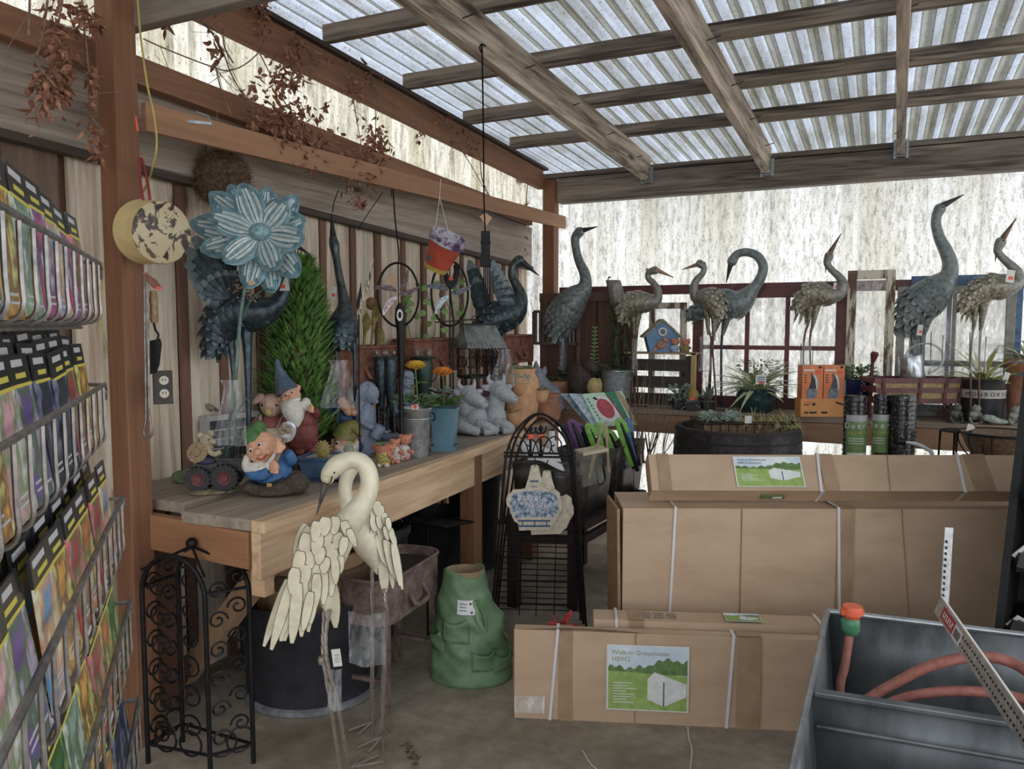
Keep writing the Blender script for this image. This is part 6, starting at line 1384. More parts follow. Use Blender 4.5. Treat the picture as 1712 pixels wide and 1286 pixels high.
    for i, (x0, x1, yt, lab, lb) in enumerate(((1411, 1450, 661, True, 'leftmost roll of black mesh with a green printed label'), (1461, 1488, 659, True, 'middle roll of black mesh with a green printed label'), (1488, 1534, 660, False, 'thickest roll of black mesh, without a label, beside the labelled ones'))):
        Y = 4.85; a = ony(x0, yt, Y); b = ony(x1, yt, Y); R_ = (b.x - a.x) / 2; c = V(((a.x + b.x) / 2, Y, .0)); zt = a.z
        T = thing('mesh_roll', lb, 'mesh roll', c, 'rolls of black mesh')
        m = MB(); m.lathe([(R_ * .97, .01), (R_, .03), (R_, zt - .01), (R_ * .96, zt), (R_ * .5, zt), (R_ * .48, zt - .2), (0, zt - .2)], c, 28); m.build('roll', RB, T)
        m = MB()
        for j in range(18): m.tube([(c.x + (R_ + .002) * math.cos(2 * PI * q / 24), c.y + (R_ + .002) * math.sin(2 * PI * q / 24), zt - .03 - .026 * j) for q in range(25)], .0022, 4)
        m.build('mesh_ribs', RB, T)
        if lab:
            z1 = ony(x0, 692, Y).z; z0 = z1 - .42; aa = (1.25, 2.0)[i] * PI if i else 1.3 * PI; a0, a1 = (1.28 * PI, 1.95 * PI) if i == 0 else (1.1 * PI, 1.85 * PI)
            m = MB(); m.lathe([(R_ + .006, z0), (R_ + .006, z1)], c, 20, a0=a0, a1=a1); L_ = m.build('label', GL, T)
            m = MB(); m.lathe([(R_ + .007, z1 - .035), (R_ + .007, z1 + .002)], c, 20, a0=a0, a1=a1); m.build('label_top', mat('label_grey_white', 'b8b8bc', k=1), L_)
            def arcw(s, z, sz, mm, da, st):
                for q, ch in enumerate(s):
                    an = st + da * q; F = facing(c + V(((R_ + .0085) * math.cos(an), (R_ + .0085) * math.sin(an), z)), (-math.sin(an), math.cos(an), 0), ZZ); text('lettering', ch, sz, F, mm, L_, ext=.0004)
            st = a0 + (.16 if i == 0 else .1)
            arcw('DeerX', z1 - .075, .048, PAPER, .028 / R_, st); arcw('PREMIUM', z1 - .11, .024, YEL_T, .0165 / R_, st + .15)
            for q in range(3): m = MB(); m.lathe([(R_ + .0075, z1 - .135 - .014 * q), (R_ + .0075, z1 - .131 - .014 * q)], c, 8, a0=a0 + .25, a1=a1 - .5); m.build('print_line', PAPER, L_, smooth=False)
            m = MB(); m.lathe([(R_ + .0075, z1 - .24), (R_ + .0075, z1 - .215)], c, 8, a0=a0 + (.2 if i == 0 else .6), a1=a1 - .2); m.build('print_block', tk if i else PAPER, L_, smooth=False)
    # pruner handle, wire stool, coco basket behind the cartons
    T = thing('loppers', 'white tubed loppers with a black end lying behind the top carton', 'hand tool', at(1540, 748, 4.3))
    m = MB(); m.tube(cr([tuple(at(x, y, 4.3)) for x, y in ((1505, 738), (1530, 742), (1548, 750), (1560, 765), (1572, 850))], 5), .011, 8); m.build('tube', mat('white_enamel', 'c8ccd2', k=1), T); m = MB(); m.tube([at(1497, 737, 4.3), at(1512, 739, 4.3)], .02, 10); m.build('grip', BLACKM, T)
    T = thing('wire_stand', 'small black wire plant stand below the right end of the back shelf', 'plant stand', ony(1598, 760, 4.9) * 1)
    m = MB(); c = ony(1598, 720, 4.9); m.tube([(c.x + .075 * math.cos(a * PI / 12), c.y + .075 * math.sin(a * PI / 12), c.z) for a in range(25)], .006, 6); m.ell((c.x, c.y, c.z), (.06, .06, .006)); m.build('ring', BLACKM, T)
    for a in range(4): m = MB(); m.tube([(c.x + .075 * math.cos(a * 1.57), c.y + .075 * math.sin(a * 1.57), c.z), (c.x + .1 * math.cos(a * 1.57), c.y + .1 * math.sin(a * 1.57), .0)], .006, 6); m.build('leg', BLACKM, T)
    m = MB(frame(ony(1622, 722, 4.9))); m.prism([(-8, 0), (8, 6), (4, 12), (-4, 14)], -.4, .4); m.build('tag', TAGM, T, smooth=False)
    T = thing('hay_basket', 'black wire basket with coco liner at the far right under the shelf', 'basket', ony(1665, 745, 4.85))
    m = MB(); c = ony(1672, 724, 4.85); m.lathe([(0, -.16), (.12, -.13), (.18, -.02), (.19, 0), (.17, 0), (0, -.04)], c, 24); m.build('coco_liner', coco, T)
    m = MB(); m.tube([(c.x + .195 * math.cos(a * PI / 12), c.y + .195 * math.sin(a * PI / 12), c.z) for a in range(25)], .007, 6)
    for a in range(10): m.tube(cr([(c.x + r * math.cos(a * .63), c.y + r * math.sin(a * .63), c.z + z) for r, z in ((.195, 0), (.19, -.06), (.13, -.14), (.02, -.17))], 3), .004, 5)
    for a in range(3): m.tube([(c.x + .19 * math.cos(a * 2.1), c.y + .19 * math.sin(a * 2.1), c.z - .05), (c.x + .2 * math.cos(a * 2.1), c.y + .2 * math.sin(a * 2.1), 0)], .006, 5)
    m.build('wire_frame', BLACKM, T)
    # bare twigs by the barrel
    T = thing('bare_twigs', 'bare thin twigs standing in front of the back shelf left of the barrel', 'plant', ony(1085, 760, 4.6))
    q = random.Random(4); m = MB()
    for i in range(26):
        x = q.uniform(1066, 1110); p0 = ony(x, 775, 4.6); p0.z = .0 if i == 0 else p0.z; p1 = ony(x + q.uniform(-20, 45), q.uniform(600, 700), 4.6 + q.uniform(-.1, .1)); mid = (p0 + p1) / 2 + V((q.uniform(-.04, .04), 0, 0)); m.tube(cr([tuple(p0), tuple(mid), tuple(p1)], 3), [.003, .003, .003, .0025, .002, .0015, .001], 4)
    m.build('twigs', mat('twig_brown', '5c4c3a', '7c6a52', 40, k=1.2), T)
YEL_T = mat('label_yellow_lettering', 'd0c030', k=1)
backthings()
# ------------------------------------------------------------------ bins on a dark stand, arched rack, hanger signs
BINM = mat('dark_bronzed_tin', '3a3633', '5a544e', 16, .4, .45, k=1.2, bump=.05)
MAROON = wood('dark_maroon_stand', '241416', '3a2224', 'z', k=1.1)
def bins():
    N = at(968, 775, 4.15); z = N.z; R1 = onz(1031, 752, z); L1 = onz(860, 773, z)
    ur = (R1 - N); ul = (L1 - N); ul.z = 0; wl = .36; ul = ul.normalized() * wl
    N2 = onz(1034, 751, z) + (R1 - N).normalized() * .03; 
    S_ = thing('bin_stand', 'dark maroon wooden stand under the two tin bins', 'stand', (N.x - .05, N.y + .2, 0))
    u1 = ur.normalized(); u2 = ul.normalized()
    for (a, b) in ((.0, .0), (.33, .0), (0, .36), (.33, .36)):
        p = N + u1 * (b + .02 if b == 0 else 0.9) + u2 * (a + .03); MB().box((p.x, p.y, (z - .33) / 2), (.06, .06, z - .33)).build('leg', MAROON, S_, smooth=False)
    for zz in (z - .345, z - .42):
        m = MB(); a = N + u1 * -.0 - V((0, 0, 0)); pa = V((a.x, a.y, zz)) + u2 * -.02; pb = pa + u1 * .95; m.bar(pa, pb, .03, .045); pc = pa + u2 * .38; m.bar(pc, pc + u1 * .95, .03, .045); m.bar(pa, pc, .03, .045); m.bar(pb, pb + u2 * .38, .03, .045); m.build('rail', MAROON, S_, smooth=False)
    m = MB(); q = [V((N.x, N.y, z - .326)) + u1 * i * .95 + u2 * j * .46 for i, j in ((0, 0), (1, 0), (1, 1), (0, 1))]; m.add([tuple(p) for p in q] + [tuple(p - ZZ * .02) for p in q], [(0, 1, 2, 3), (7, 6, 5, 4), (0, 4, 5, 1), (1, 5, 6, 2), (2, 6, 7, 3), (3, 7, 4, 0)]); m.build('deck', MAROON, S_, smooth=False)
    out = []
    for i, (C0, lb) in enumerate(((N, 'nearer dark tin bin holding jars and sticks, behind the arched rack'), (N + u1 * .535, 'farther dark tin bin full of pruning tools and a green card'))):
        T = thing('tin_bin', lb, 'bin', (C0 + u1 * .24 + u2 * .17) - ZZ * (C0.z - z + .325), 'dark tin bins')
        wr = .48; cs = [C0, C0 + u1 * wr, C0 + u1 * wr + u2 * wl, C0 + u2 * wl]; ctr = sum(cs, V()) / 4
        def P(c, zz, f): return V((ctr.x + (c.x - ctr.x) * f, ctr.y + (c.y - ctr.y) * f, z + zz))
        m = MB()
        for k in range(4):
            a, b = cs[k], cs[(k + 1) % 4]; m.grid(lambda u, v, a=a, b=b: P(a.lerp(b, u), -.32 * v, 1 - .14 * v), 3, 3)
        m.add([tuple(P(c, -.32, .86)) for c in cs], [(0, 1, 2, 3)]); m.build('bin_wall', BINM, T, thick=.005)
        m = MB(); 
        for zz, r in ((0, .007), (-.05, .004), (-.065, .004)): m.tube([P(c, zz, 1.0 - .14 * -zz / .32 + .006) for c in cs + cs[:1]], r, 6)
        m.build('rolled_rim', BINM, T)
        for mid, ax in (((cs[0] + cs[1]) / 2, u1), ((cs[0] + cs[3]) / 2, u2)):
            m = MB(); p = P(mid, -.05, 1.0); o = (mid - ctr).normalized() * .012; m.tube(cr([tuple(p - ax * .045 + o), tuple(p - ax * .05 + o * 2 - ZZ * .07), tuple(p - ax * .03 + o * 2 - ZZ * .1), tuple(p + ax * .03 + o * 2 - ZZ * .1), tuple(p + ax * .05 + o * 2 - ZZ * .07), tuple(p + ax * .045 + o)], 4), .007, 7); m.build('handle', DKM, T)
        out.append((T, ctr))
    c1 = out[0][1]; c2 = out[1][1]
    # jars and sticks in the near bin
    GLS = filmmat('jar_glass', .14, 'd8d4c4', .05)
    T = thing('glass_jar', 'square glass jar with a cream lid in the nearer tin bin', 'jar', V((c1.x + .02, c1.y, z - .2)))
    m = MB(); F = frame(at(985, 775, 4.22)); F = F
    m = MB(F); m.box((-2, 0, -8), (40, 34, 52), Euler((0, -.15, .3))); m.build('jar_body', GLS, T, smooth=False, bev=.004); m = MB(F); m.box((4, 0, 22), (46, 38, 6), Euler((0, -.12, .3))); m.build('lid', mat('cream_lid', 'b4a888', 'c8bea0', 40, k=1.2), T, smooth=False, bev=.003)
    st = mat('split_bamboo', '8a7458', 'ac9678', (60, 60, 8), .7, k=1.2)
    for (x0, y0, x1, y1), lb in (((985, 800, 1008, 708), 'longer split bamboo stick leaning up out of the nearer bin'), ((1018, 790, 1013, 706), 'upright split bamboo stick in the nearer bin'), ((988, 782, 998, 742), 'short bamboo stick resting on the jar')):
        T = thing('bamboo_stick', lb, 'stick', at(x0, y0, 4.19), 'bamboo sticks'); m = MB(); m.bar(at(x0, y0, 4.19), at(x1, y1, 4.17), .014, .007, FH); m.build('stick', st, T, smooth=False)
    T = thing('paper_sheet', 'loose white paper sheet hanging over the nearer tin bin', 'paper', at(905, 750, 4.1))
    m = MB(); m.grid(lambda u, v: at(862 + 70 * u + 22 * v - 10 * u * v, 728 + 8 * (1 - u) + 34 * v + 22 * u - 4 * math.sin(u * 5), 4.22 - .1 * v), 8, 4); m.build('sheet', PAPER, T, thick=.001)
    tube = thing('white_capped_bottle', 'small white capped bottle behind the arched rack top', 'bottle', at(922, 735, 4.3)); m = MB(frame(at(922, 735, 4.3))); m.lathe([(0, -40), (9, -40), (9, -4), (5, 0), (5, 6), (0, 6)], (0, 0, 0), 14); m.build('bottle_body', PAPER, tube); m = MB(frame(at(922, 735, 4.3))); m.lathe([(0, 14), (5.5, 14), (5.5, 4), (0, 4)], (0, 0, 0), 14); m.build('cap', WHITE, tube)
    # tools in far bin
    GRN = mat('lime_green_plastic', '5c9a20', '7cc03a', 20, .4, k=1.15); BLU = mat('blue_tool_plastic', '3a6490', '5080b0', 20, .4, k=1.15); PUR = mat('purple_tool_plastic', '4a2058', '6a3478', 20, .4, k=1.15); BLKG = mat('black_tool_grip', '1e1e22', '34343a', 40, .5, k=1.1)
    tt = dep(c2)
    q = random.Random(2)
    for i, (x0, y0, x1, y1, mm, w_, lb) in enumerate(((998, 745, 985, 712, GRN, 12, 'lime green handled pruner below the pale cards'), (1012, 750, 1002, 712, GRN, 11, 'lime green and black pruner between the bamboo sticks'), (1030, 750, 1018, 722, GRN, 14, 'lime green looped pruner handle standing at the bin rim'), (1050, 742, 1036, 704, GRN, 14, 'tall lime green handled shears beside the blue ones'), (1058, 738, 1048, 704, BLU, 10, 'blue handled shears at the right of the far bin'), (984, 745, 970, 712, PUR, 18, 'purple handled tool under the white and blue cards'), (970, 742, 956, 705, PUR, 15, 'purple and black grip behind the arched rack'), (962, 748, 944, 712, BLKG, 18, 'grey black tool grip leaning at the left of the far bin'), (985, 752, 976, 728, BLKG, 18, 'stubby black tool grip below the purple handle'))):
        T = thing('pruning_tool', lb, 'hand tool', at(x0, y0 + 30, tt - .05), 'pruning tools in the tin bin')
        t0 = tt - .12 + .02 * (i % 3); F = frame(at(x0, y0, t0)); dx, dz = x1 - x0, y0 - y1
        m = MB(F); m.tube(cr([(-dx * 1.2, 0, -dz * 1.2), (0, 0, 0), (dx * .5, 0, dz * .5), (dx, 0, dz)], 4), [w_ * .45, w_ * .5, w_ * .5, w_ * .5, w_ * .5, w_ * .48, w_ * .46, w_ * .45, w_ * .44, w_ * .42, w_ * .4, w_ * .36, w_ * .25], 8, sx=.6); m.build('grip', BLKG, T)
        m = MB(F); m.tube(cr([(-dx - w_ * .45, -2, -dz), (-w_ * .45, -3, 0), (dx * .5 - w_ * .45, -3, dz * .5), (dx - w_ * .3, -2, dz), (dx + w_ * .3, -2, dz - 2), (dx * .6 + w_ * .5, -2, dz * .5)], 4), 2.6, 6, sx=2); m.build('coloured_edge', mm, T)
    # cards
    for i, (cn, lb, c1_, c2_) in enumerate(((((973, 659), (1040, 654), (1066, 711), (1000, 713)), 'pale green display card with a red oval rising from the far bin', 'a8cdb4', 'b8d8c2'), (((951, 658), (974, 659), (1004, 711), (990, 712)), 'white and blue display card tucked behind the pale green one', '8ca4bc', 'c4ccd4'), (((936, 658), (952, 658), (990, 711), (984, 712)), 'darker blue display card at the left of the other two', '3c5c6c', '8aa0ac'))):
        t0 = tt + .02 - .0 * i; T = thing('display_card', lb, 'card', at(1000, 715, t0), 'display cards in the tin bin')
        P = [at(x, y, t0 + (.10 if j < 2 else 0) + .03 * i) for j, (x, y) in enumerate(cn)]
        mm = mat('card_print_%d' % i, c1_, c2_, 40, .35, k=1.15, lo=.4, hi=.6)
        m = MB(); n_ = (P[1] - P[0]).cross(P[3] - P[0]).normalized(); n_ = -n_ if n_.dot(CF) > 0 else n_
        m.add([tuple(p + n_ * .001) for p in P] + [tuple(p - n_ * .001) for p in P], [(0, 1, 2, 3), (7, 6, 5, 4), (0, 4, 5, 1), (1, 5, 6, 2), (2, 6, 7, 3), (3, 7, 4, 0)]); bd = m.build('card_board', mm, T, smooth=False)
        bl = lambda u, v: P[0].lerp(P[1], u).lerp(P[3].lerp(P[2], u), v)
        if i == 0:
            def patch(nm, pts, mt, e): m = MB(); m.add([tuple(bl(u, v) + n_ * e) for u, v in pts], [tuple(range(len(pts)))]); return m.build(nm, mt, bd, smooth=False)
            patch('green_band', [(.55, 0), (.82, 0), (.86, 1), (.78, 1)], mat('card_dark_green', '2c7458', '3a8466', 20, k=1.1), .002)
            patch('kraft_edge', [(.82, 0), (.93, .02), (1, .3), (1, 1), (.93, 1)], mat('card_kraft', 'a48c6c', k=1.1), .002)
            patch('white_halo', [(.42 + .27 * math.cos(a * .4), .5 + .40 * math.sin(a * .4)) for a in range(16)], PAPER, .0022)
            patch('red_oval', [(.40 + .20 * math.cos(a * .4), .48 + .30 * math.sin(a * .4)) for a in range(16)], mat('card_red', 'a83c48', 'b84c58', 40, k=1.1), .0026)
            patch('print_line', [(.56, .08), (.6, .08), (.78, .86), (.72, .86)], mat('card_red_print', '8a4a44', k=1.1), .0026)
            for v in range(7): patch('print_line', [(.05 + .01 * v, .14 + .1 * v), (.09 + .01 * v, .14 + .1 * v), (.09 + .01 * v, .2 + .1 * v), (.05 + .01 * v, .2 + .1 * v)], TXTG, .0026)
            patch('bird_mark', [(.2, .14), (.27, .12), (.33, .2), (.25, .22)], tkk, .0026)
tkk = mat('dark_print_ink', '')
bins()
def archrack():
    T = thing('arched_wire_rack', 'black folding wire rack with arched top in front of the tin bins', 'rack', (-1.55, 3.55, 0))
    b0, b1 = onz(820, 1046, 0), onz(980, 1052, 0); t = 3.88; tb = dep((b0 + b1) / 2)
    for j, (off, nm) in enumerate(((0, 'arch_frame'), (.05, 'arch_frame'), (.1, 'arch_frame'))):
        sx = 8 * j
        pts = [(820 + sx * .6, 1046, tb), (832 + sx * .6, 920, tb - .05), (842 + sx, 800, t), (850 + sx, 748, t), (868 + sx * .8, 714, t), (897 + sx * .4, 692, t), (926 - sx * .2, 702, t), (950 - sx * .3, 727, t), (960 - sx * .4, 770, t), (966 - sx * .4, 850, t), (974 - sx * .5, 960, tb - .05), (980 - sx * .5, 1050, tb)]
        if j == 2: pts = [(p[0], p[1] + 8 if 2 < i < 9 else p[1], p[2]) for i, p in enumerate(pts)]
        m = MB(); m.tube(cr([tuple(at(x, y, tq + off)) for x, y, tq in pts], 5), .0065, 8); m.build(nm, BLACKM, T)
    for y in (763, 757):
        m = MB(); m.tube([at(842, y, t), at(963, y + 2, t)], .006, 6); m.build('cross_bar', BLACKM, T)
    for y0, n in ((905, 14),):
        for i in range(n):
            y = 893 + i * 9.6; f = (y - 800) / 250; tq = t + (tb - t) * f
            m = MB(); m.tube([at(842 - 22 * f + 3, y, tq), at(966 + 14 * f - 3, y + 4, tq)], .0028 if i % 4 else .005, 5); m.build('shelf_wire', BLACKM, T)
    for x in (872, 900, 930): m = MB(); m.tube([at(x, 888, t + .08), at(x - 4, 1030, tb - .02)], .0028, 5); m.build('upright_wire', BLACKM, T)
    for i in range(2):
        xs = 887 + 17 * i; m = MB()
        m.tube(cr([tuple(at(x, y, t + .02 + .05 * i)) for x, y in ((xs, 766), (xs, 735), (xs + 1, 712))], 4), .007, 7)
        for s in (-1, 1):
            m.tube(cr([tuple(at(xs + s * x, y, t + .02 + .05 * i)) for x, y in ((2, 766), (8, 742), (22, 730), (34, 740), (32, 756), (22, 758), (18, 748), (24, 744))], 5), .0035, 6)
            m.tube(cr([tuple(at(xs + s * x, y, t + .02 + .05 * i)) for x, y in ((1, 728), (7, 722), (10, 714))], 4), .005, 6)
        m.leaf(at(xs, 722, t + .02 + .05 * i), ZZ, -FH, .04, .03); m.build('scroll_ornament', BLACKM, T)
        m = MB(frame(at(xs + 1, 730, t - .02 + .05 * i))); m.box((0, 0, 0), (9, 1, 8)); m.build('sticker', ORSTICK, T, smooth=False)
    out = [(0, 62), (-6, 60), (-10, 42), (-16, 22), (-24, 20), (-36, 20), (-40, 14), (-45, 12), (-48, 2), (-47, -6), (-43, -10), (-38, -26), (-34, -34), (-28, -38), (-26, -50), (24, -48), (28, -42), (34, -38), (40, -24), (46, -14), (46, -2), (43, 4), (42, 14), (34, 20), (24, 16), (16, 24), (10, 42), (6, 60)]
    CRM = mat('aged_cream_plaque', 'b0a690', 'd0c6b2', 40, .6, k=1.2); DEL = mat('delft_blue_print', '34567e', 'b4c0cc', 55, .5, k=1.15, lo=.38, hi=.6)
    for i, (x, y, tq, sc, lb) in enumerate(((914, 846, t - .045, .98, 'plain back of a second shaped sign hanging behind the blue and white one'), (894, 838, t - .07, 1.0, 'shaped cream sign with blue flowers lettered Basket Hanger on the arched rack'))):
        F = frame(at(x, y, tq)); T2 = thing('hanger_sign', lb, 'sign', F @ V((0, 0, -50)), 'shaped hanger signs')
        m = MB(F); m.prism([(a * sc, b * sc) for a, b in out], -1.4, 1.4); m.build('plaque', CRM, T2, smooth=False)
        m = MB(F); m.tube([(0, -1, 58), (0, -2, 72), (2, -2, 78)], 1, 5); m.build('hook', DKM, T2)
        if i:
            m = MB(F); m.prism([(-38, 12), (-30, 14), (-8, 18), (10, 18), (34, 14), (38, 2), (40, -12), (34, -26), (-32, -28), (-36, -20), (-42, -4)], -1.9, -1.5); m.build('flower_print', DEL, T2, smooth=False)
            for z in (-33, -42): m = MB(F); m.box((-1, -1.9, z), (54, .5, 3)); m.build('basket_print', mat('delft_dark', '3c5c80', k=1.1), T2, smooth=False)
            for xx in (-20, 0, 20): m = MB(F); m.box((xx, -1.9, -38), (2, .5, 8)); m.build('basket_print', MATS['delft_dark'], T2, smooth=False)
            m = MB(F); m.box((-1, -1.9, 34), (14, .5, 3)); m.build('badge_print', MATS['delft_dark'], T2, smooth=False)
            FF = F @ facing((0, 0, 0), (1, 0, 0), (0, 0, 1))
            text('lettering', '1836', 6, F @ facing((-1, -2.1, 23), (1, 0, 0), ZZ), TXTG, T2, ext=.1)
            for s_, x_, z_ in (('Basket', -9, 2), ('Hanger', 5, -10)): text('lettering', s_, 15, F @ facing((x_, -2.6, z_), (1, 0, 0), ZZ), PAPER, T2, ext=.3, sx=1.02)
archrack()
# ------------------------------------------------------------------ hanging things, tools on the post, rust planters, vines
RUST = mat('rusty_terracotta_tin', '5c3428', '80503e', 22, .65, .25, k=1.35, lo=.3, hi=.7, c3='8e6250')
RUSTD = mat('dusty_rusty_tin', '54403a', '7c6862', 22, .65, .2, k=1.35)
def suitcase(label, c, yaw, mt, L=.5, D=.2, Hh=.2, leg=.33, group='suitcase shaped planters'):
    """oval ended tin planter shaped like a suitcase on four legs; c: centre of its foot on the ground"""
    T = thing('suitcase_planter', label, 'planter', c, group)
    F = MX.Translation(V(c)) @ MX.Rotation(yaw, 4, 'Z')
    def outl(n=8, gr=0):
        o = []
        r = D * .32
        for cx, cy, a0 in ((L / 2 - r, D / 2 - r, 0), (-L / 2 + r, D / 2 - r, PI / 2), (-L / 2 + r, -D / 2 + r, PI), (L / 2 - r, -D / 2 + r, 1.5 * PI)):
            for i in range(n): a = a0 + PI / 2 * i / (n - 1); o.append((cx + (r + gr) * math.cos(a), cy + (r + gr) * math.sin(a)))
        return o
    o = outl(); n = len(o); m = MB(F); vs = []; fs = []
    lv = [(0, leg), (0, leg + Hh * .45), (.004, leg + Hh * .5), (0, leg + Hh * .55), (0, leg + Hh)]
    for g_, z in lv: vs += [(x, y, z) for x, y in outl(gr=g_)]
    for i in range(len(lv) - 1):
        for j in range(n): k = (j + 1) % n; fs.append((i * n + j, i * n + k, (i + 1) * n + k, (i + 1) * n + j))
    fs.append(tuple(range(n))[::-1]); m.add(vs, fs); m.build('tin_wall', mt, T, thick=.004)
    m = MB(F); q = outl(gr=.004); m.tube([(x, y, leg + Hh) for x, y in q] + [(*q[0], leg + Hh)], .007, 6); m.build('rim', mt, T)
    m = MB(F); m.add([(x * .97, y * .97, leg + Hh * .8) for x, y in o], [tuple(range(n))]); m.build('soil', SOIL, T, smooth=False)
    for sx in (-1, 1):
        for sy in (-1, 1):
            m = MB(F); m.bar((sx * (L / 2 - .05), sy * (D / 2 - .03), leg + .01), (sx * (L / 2 - .02), sy * (D / 2 - .02), 0), .028, .028, (0, 1, 0)); m.build('leg', mt, T, smooth=False)
    for sx in (-1, 1): m = MB(F); m.bar((sx * (L / 2 - .035), -D / 2 + .025, leg * .35), (sx * (L / 2 - .035), D / 2 - .025, leg * .35), .02, .016); m.build('stretcher', mt, T, smooth=False)
    m = MB(F); y = -D / 2 - .008; m.tube(cr([(-.06, y + .004, leg + Hh * .42), (-.06, y - .012, leg + Hh * .3), (-.05, y - .02, leg + Hh * .2), (0, y - .022, leg + Hh * .16), (.05, y - .02, leg + Hh * .2), (.06, y - .012, leg + Hh * .3), (.06, y + .004, leg + Hh * .42)], 4), .011, 8)
    for sx in (-1, 1): m.ell((sx * .06, y + .004, leg + Hh * .44), (.012, .008, .018))
    m.build('handle', mt, T)
    m = MB(F); m.box((-.005, y, leg + Hh * .75), (.022, .014, .04)); m.box((-.005, y - .006, leg + Hh * .68), (.014, .012, .02)); m.build('clasp', mt, T, smooth=False)
    return T, F
def planters():
    yw = math.radians(90)
    a = suitcase('rust red suitcase planter on legs nearest the tall conifer shrub, beside the dark herons', (-2.56, 3.40, .9), yw, RUST, L=.5)
    b = suitcase('rust red suitcase planter on legs left of the corrugated roofed lantern, with spinners above', (-2.56, 4.16, .9), yw, RUST, L=.62, leg=.36)
    c = suitcase('rust red suitcase planter farthest along the fence, next to the corner post', (-2.52, 5.2, .9), yw, RUST, L=.56, leg=.37)
    f1, f2, f3 = onz(708, 1128, 0), onz(650, 1180, 0), onz(602, 1165, 0)
    d = suitcase('dusty rust suitcase planter standing on the floor behind the cream cranes', ((f1.x + f3.x) / 2, (f1.y + f3.y) / 2 , 0), math.atan2(f1.y - f2.y, f1.x - f2.x), RUSTD, L=.5, D=.24, Hh=.18, leg=.36)
    print('FEET', f1, f2, f3)
    # pitcher-like plants and sprouts growing in them
    g = G(600, 585, O=V((-2.56, 3.45, 1.41)))
    g.bx, g.by = proj(g.O); T = thing('pitcher_plant', 'yellowing pitcher plant leaves rising from the rust planter nearest the conifer', 'plant', g.O)
    YG = mat('yellowing_leaf', '6c6a2c', 'a08c48', 40, .5, k=1.25)
    for dx, h, w_, ln in ((-14, 40, 14, -4), (2, 58, 16, 6), (14, 74, 14, 10), (24, 34, 12, 8), (-24, 30, 10, -6)):
        m = g.m(); m.tube(cr([(dx, 0, 0), (dx + ln * .5, 0, h * .5), (dx + ln, -2, h)], 4), [2, 2, 2.2, 2.6, 3.2, 4, 5, 5.6, 5], 7); m.leaf((dx + ln, -3, h - 26), (.1, -.1, 1), (0, -1, 0), 34, w_, (.3, .7, 1, .9, .5, .1), .15, .3); m.build('pitcher', YG, T)
    m = g.m(); m.ell((16, -2, 78), (9, 8, 11)); m.build('pitcher_hood', mat('brown_hood', '6c4a32', '8c6848', 40, k=1.2), T)
    g = G(700, 557, O=V((-2.56, 4.16, 1.44))); g.bx, g.by = proj(g.O)
    T = thing('climbing_vine', 'thin green vine sprouting from the middle rust planter and twining up the fence', 'plant', g.O)
    q = random.Random(6); m = g.m()
    for i in range(7): 
        x = -50 + 17 * i; m.tube(cr([(x, 0, 0), (x + q.uniform(-12, 12), 2, 30), (x + q.uniform(-24, 24), 4, 60 + q.uniform(-10, 50))], 4), .8, 5)
    m.build('stem', LEAFG, T)
    m = g.m()
    for i in range(26): m.leaf((q.uniform(-60, 50), q.uniform(-6, 6), q.uniform(10, 100)), (q.uniform(-1, 1), -.3, q.uniform(-.5, .6)), (0, -1, .3), 13, 11, (.4, .9, 1, .6, .1), .1)
    m.build('leaves', mat('ivy_light_green', '5c8038', '84a458', 50, .5, k=1.3), T)
planters()
def conifer():
    g = G(478, 700, O=V((-2.55, 2.9, .9))); g.bx, g.by = proj(g.O)
    T = thing('conifer_shrub', 'dense bright green conical conifer between the two dark herons', 'shrub', g.O)
    m = g.m(); m.lathe([(0, 0), (28, 0), (34, 40), (0, 40)], (0, 0, 0), 18); m.build('pot', MATS['black_nursery_pot'], T)
    m = g.m(); m.tube([(0, 0, 30), (0, 0, 200), (8, 0, 300)], [8, 5, 2], 8); m.build('trunk', BROWN, T)
    q = random.Random(12); m = g.m()
    for i in range(3000):
        h = q.random() ** .8; z = 34 + h * 295; R_ = (50 * (1 - h * h) ** .7 + 10) * q.uniform(.55, 1.05)
        a = q.uniform(0, 2 * PI); p = V((12 * h + R_ * math.cos(a), R_ * math.sin(a) * .8, z)); d = V((math.cos(a) * .7, math.sin(a) * .7, q.uniform(.5, 1.4)))
        m.leaf(p, d, (math.cos(a), math.sin(a), -.2), q.uniform(13, 22), q.uniform(4, 7), (.4, 1, .9, .5, .1), .25, .2)
    fo = m.build('foliage', mat('bright_conifer', '2a4a1c', '527c30', 18, .6, k=1.35, c3='6c9840', lo=.3, hi=.7), T); fo['kind'] = 'stuff'
conifer()
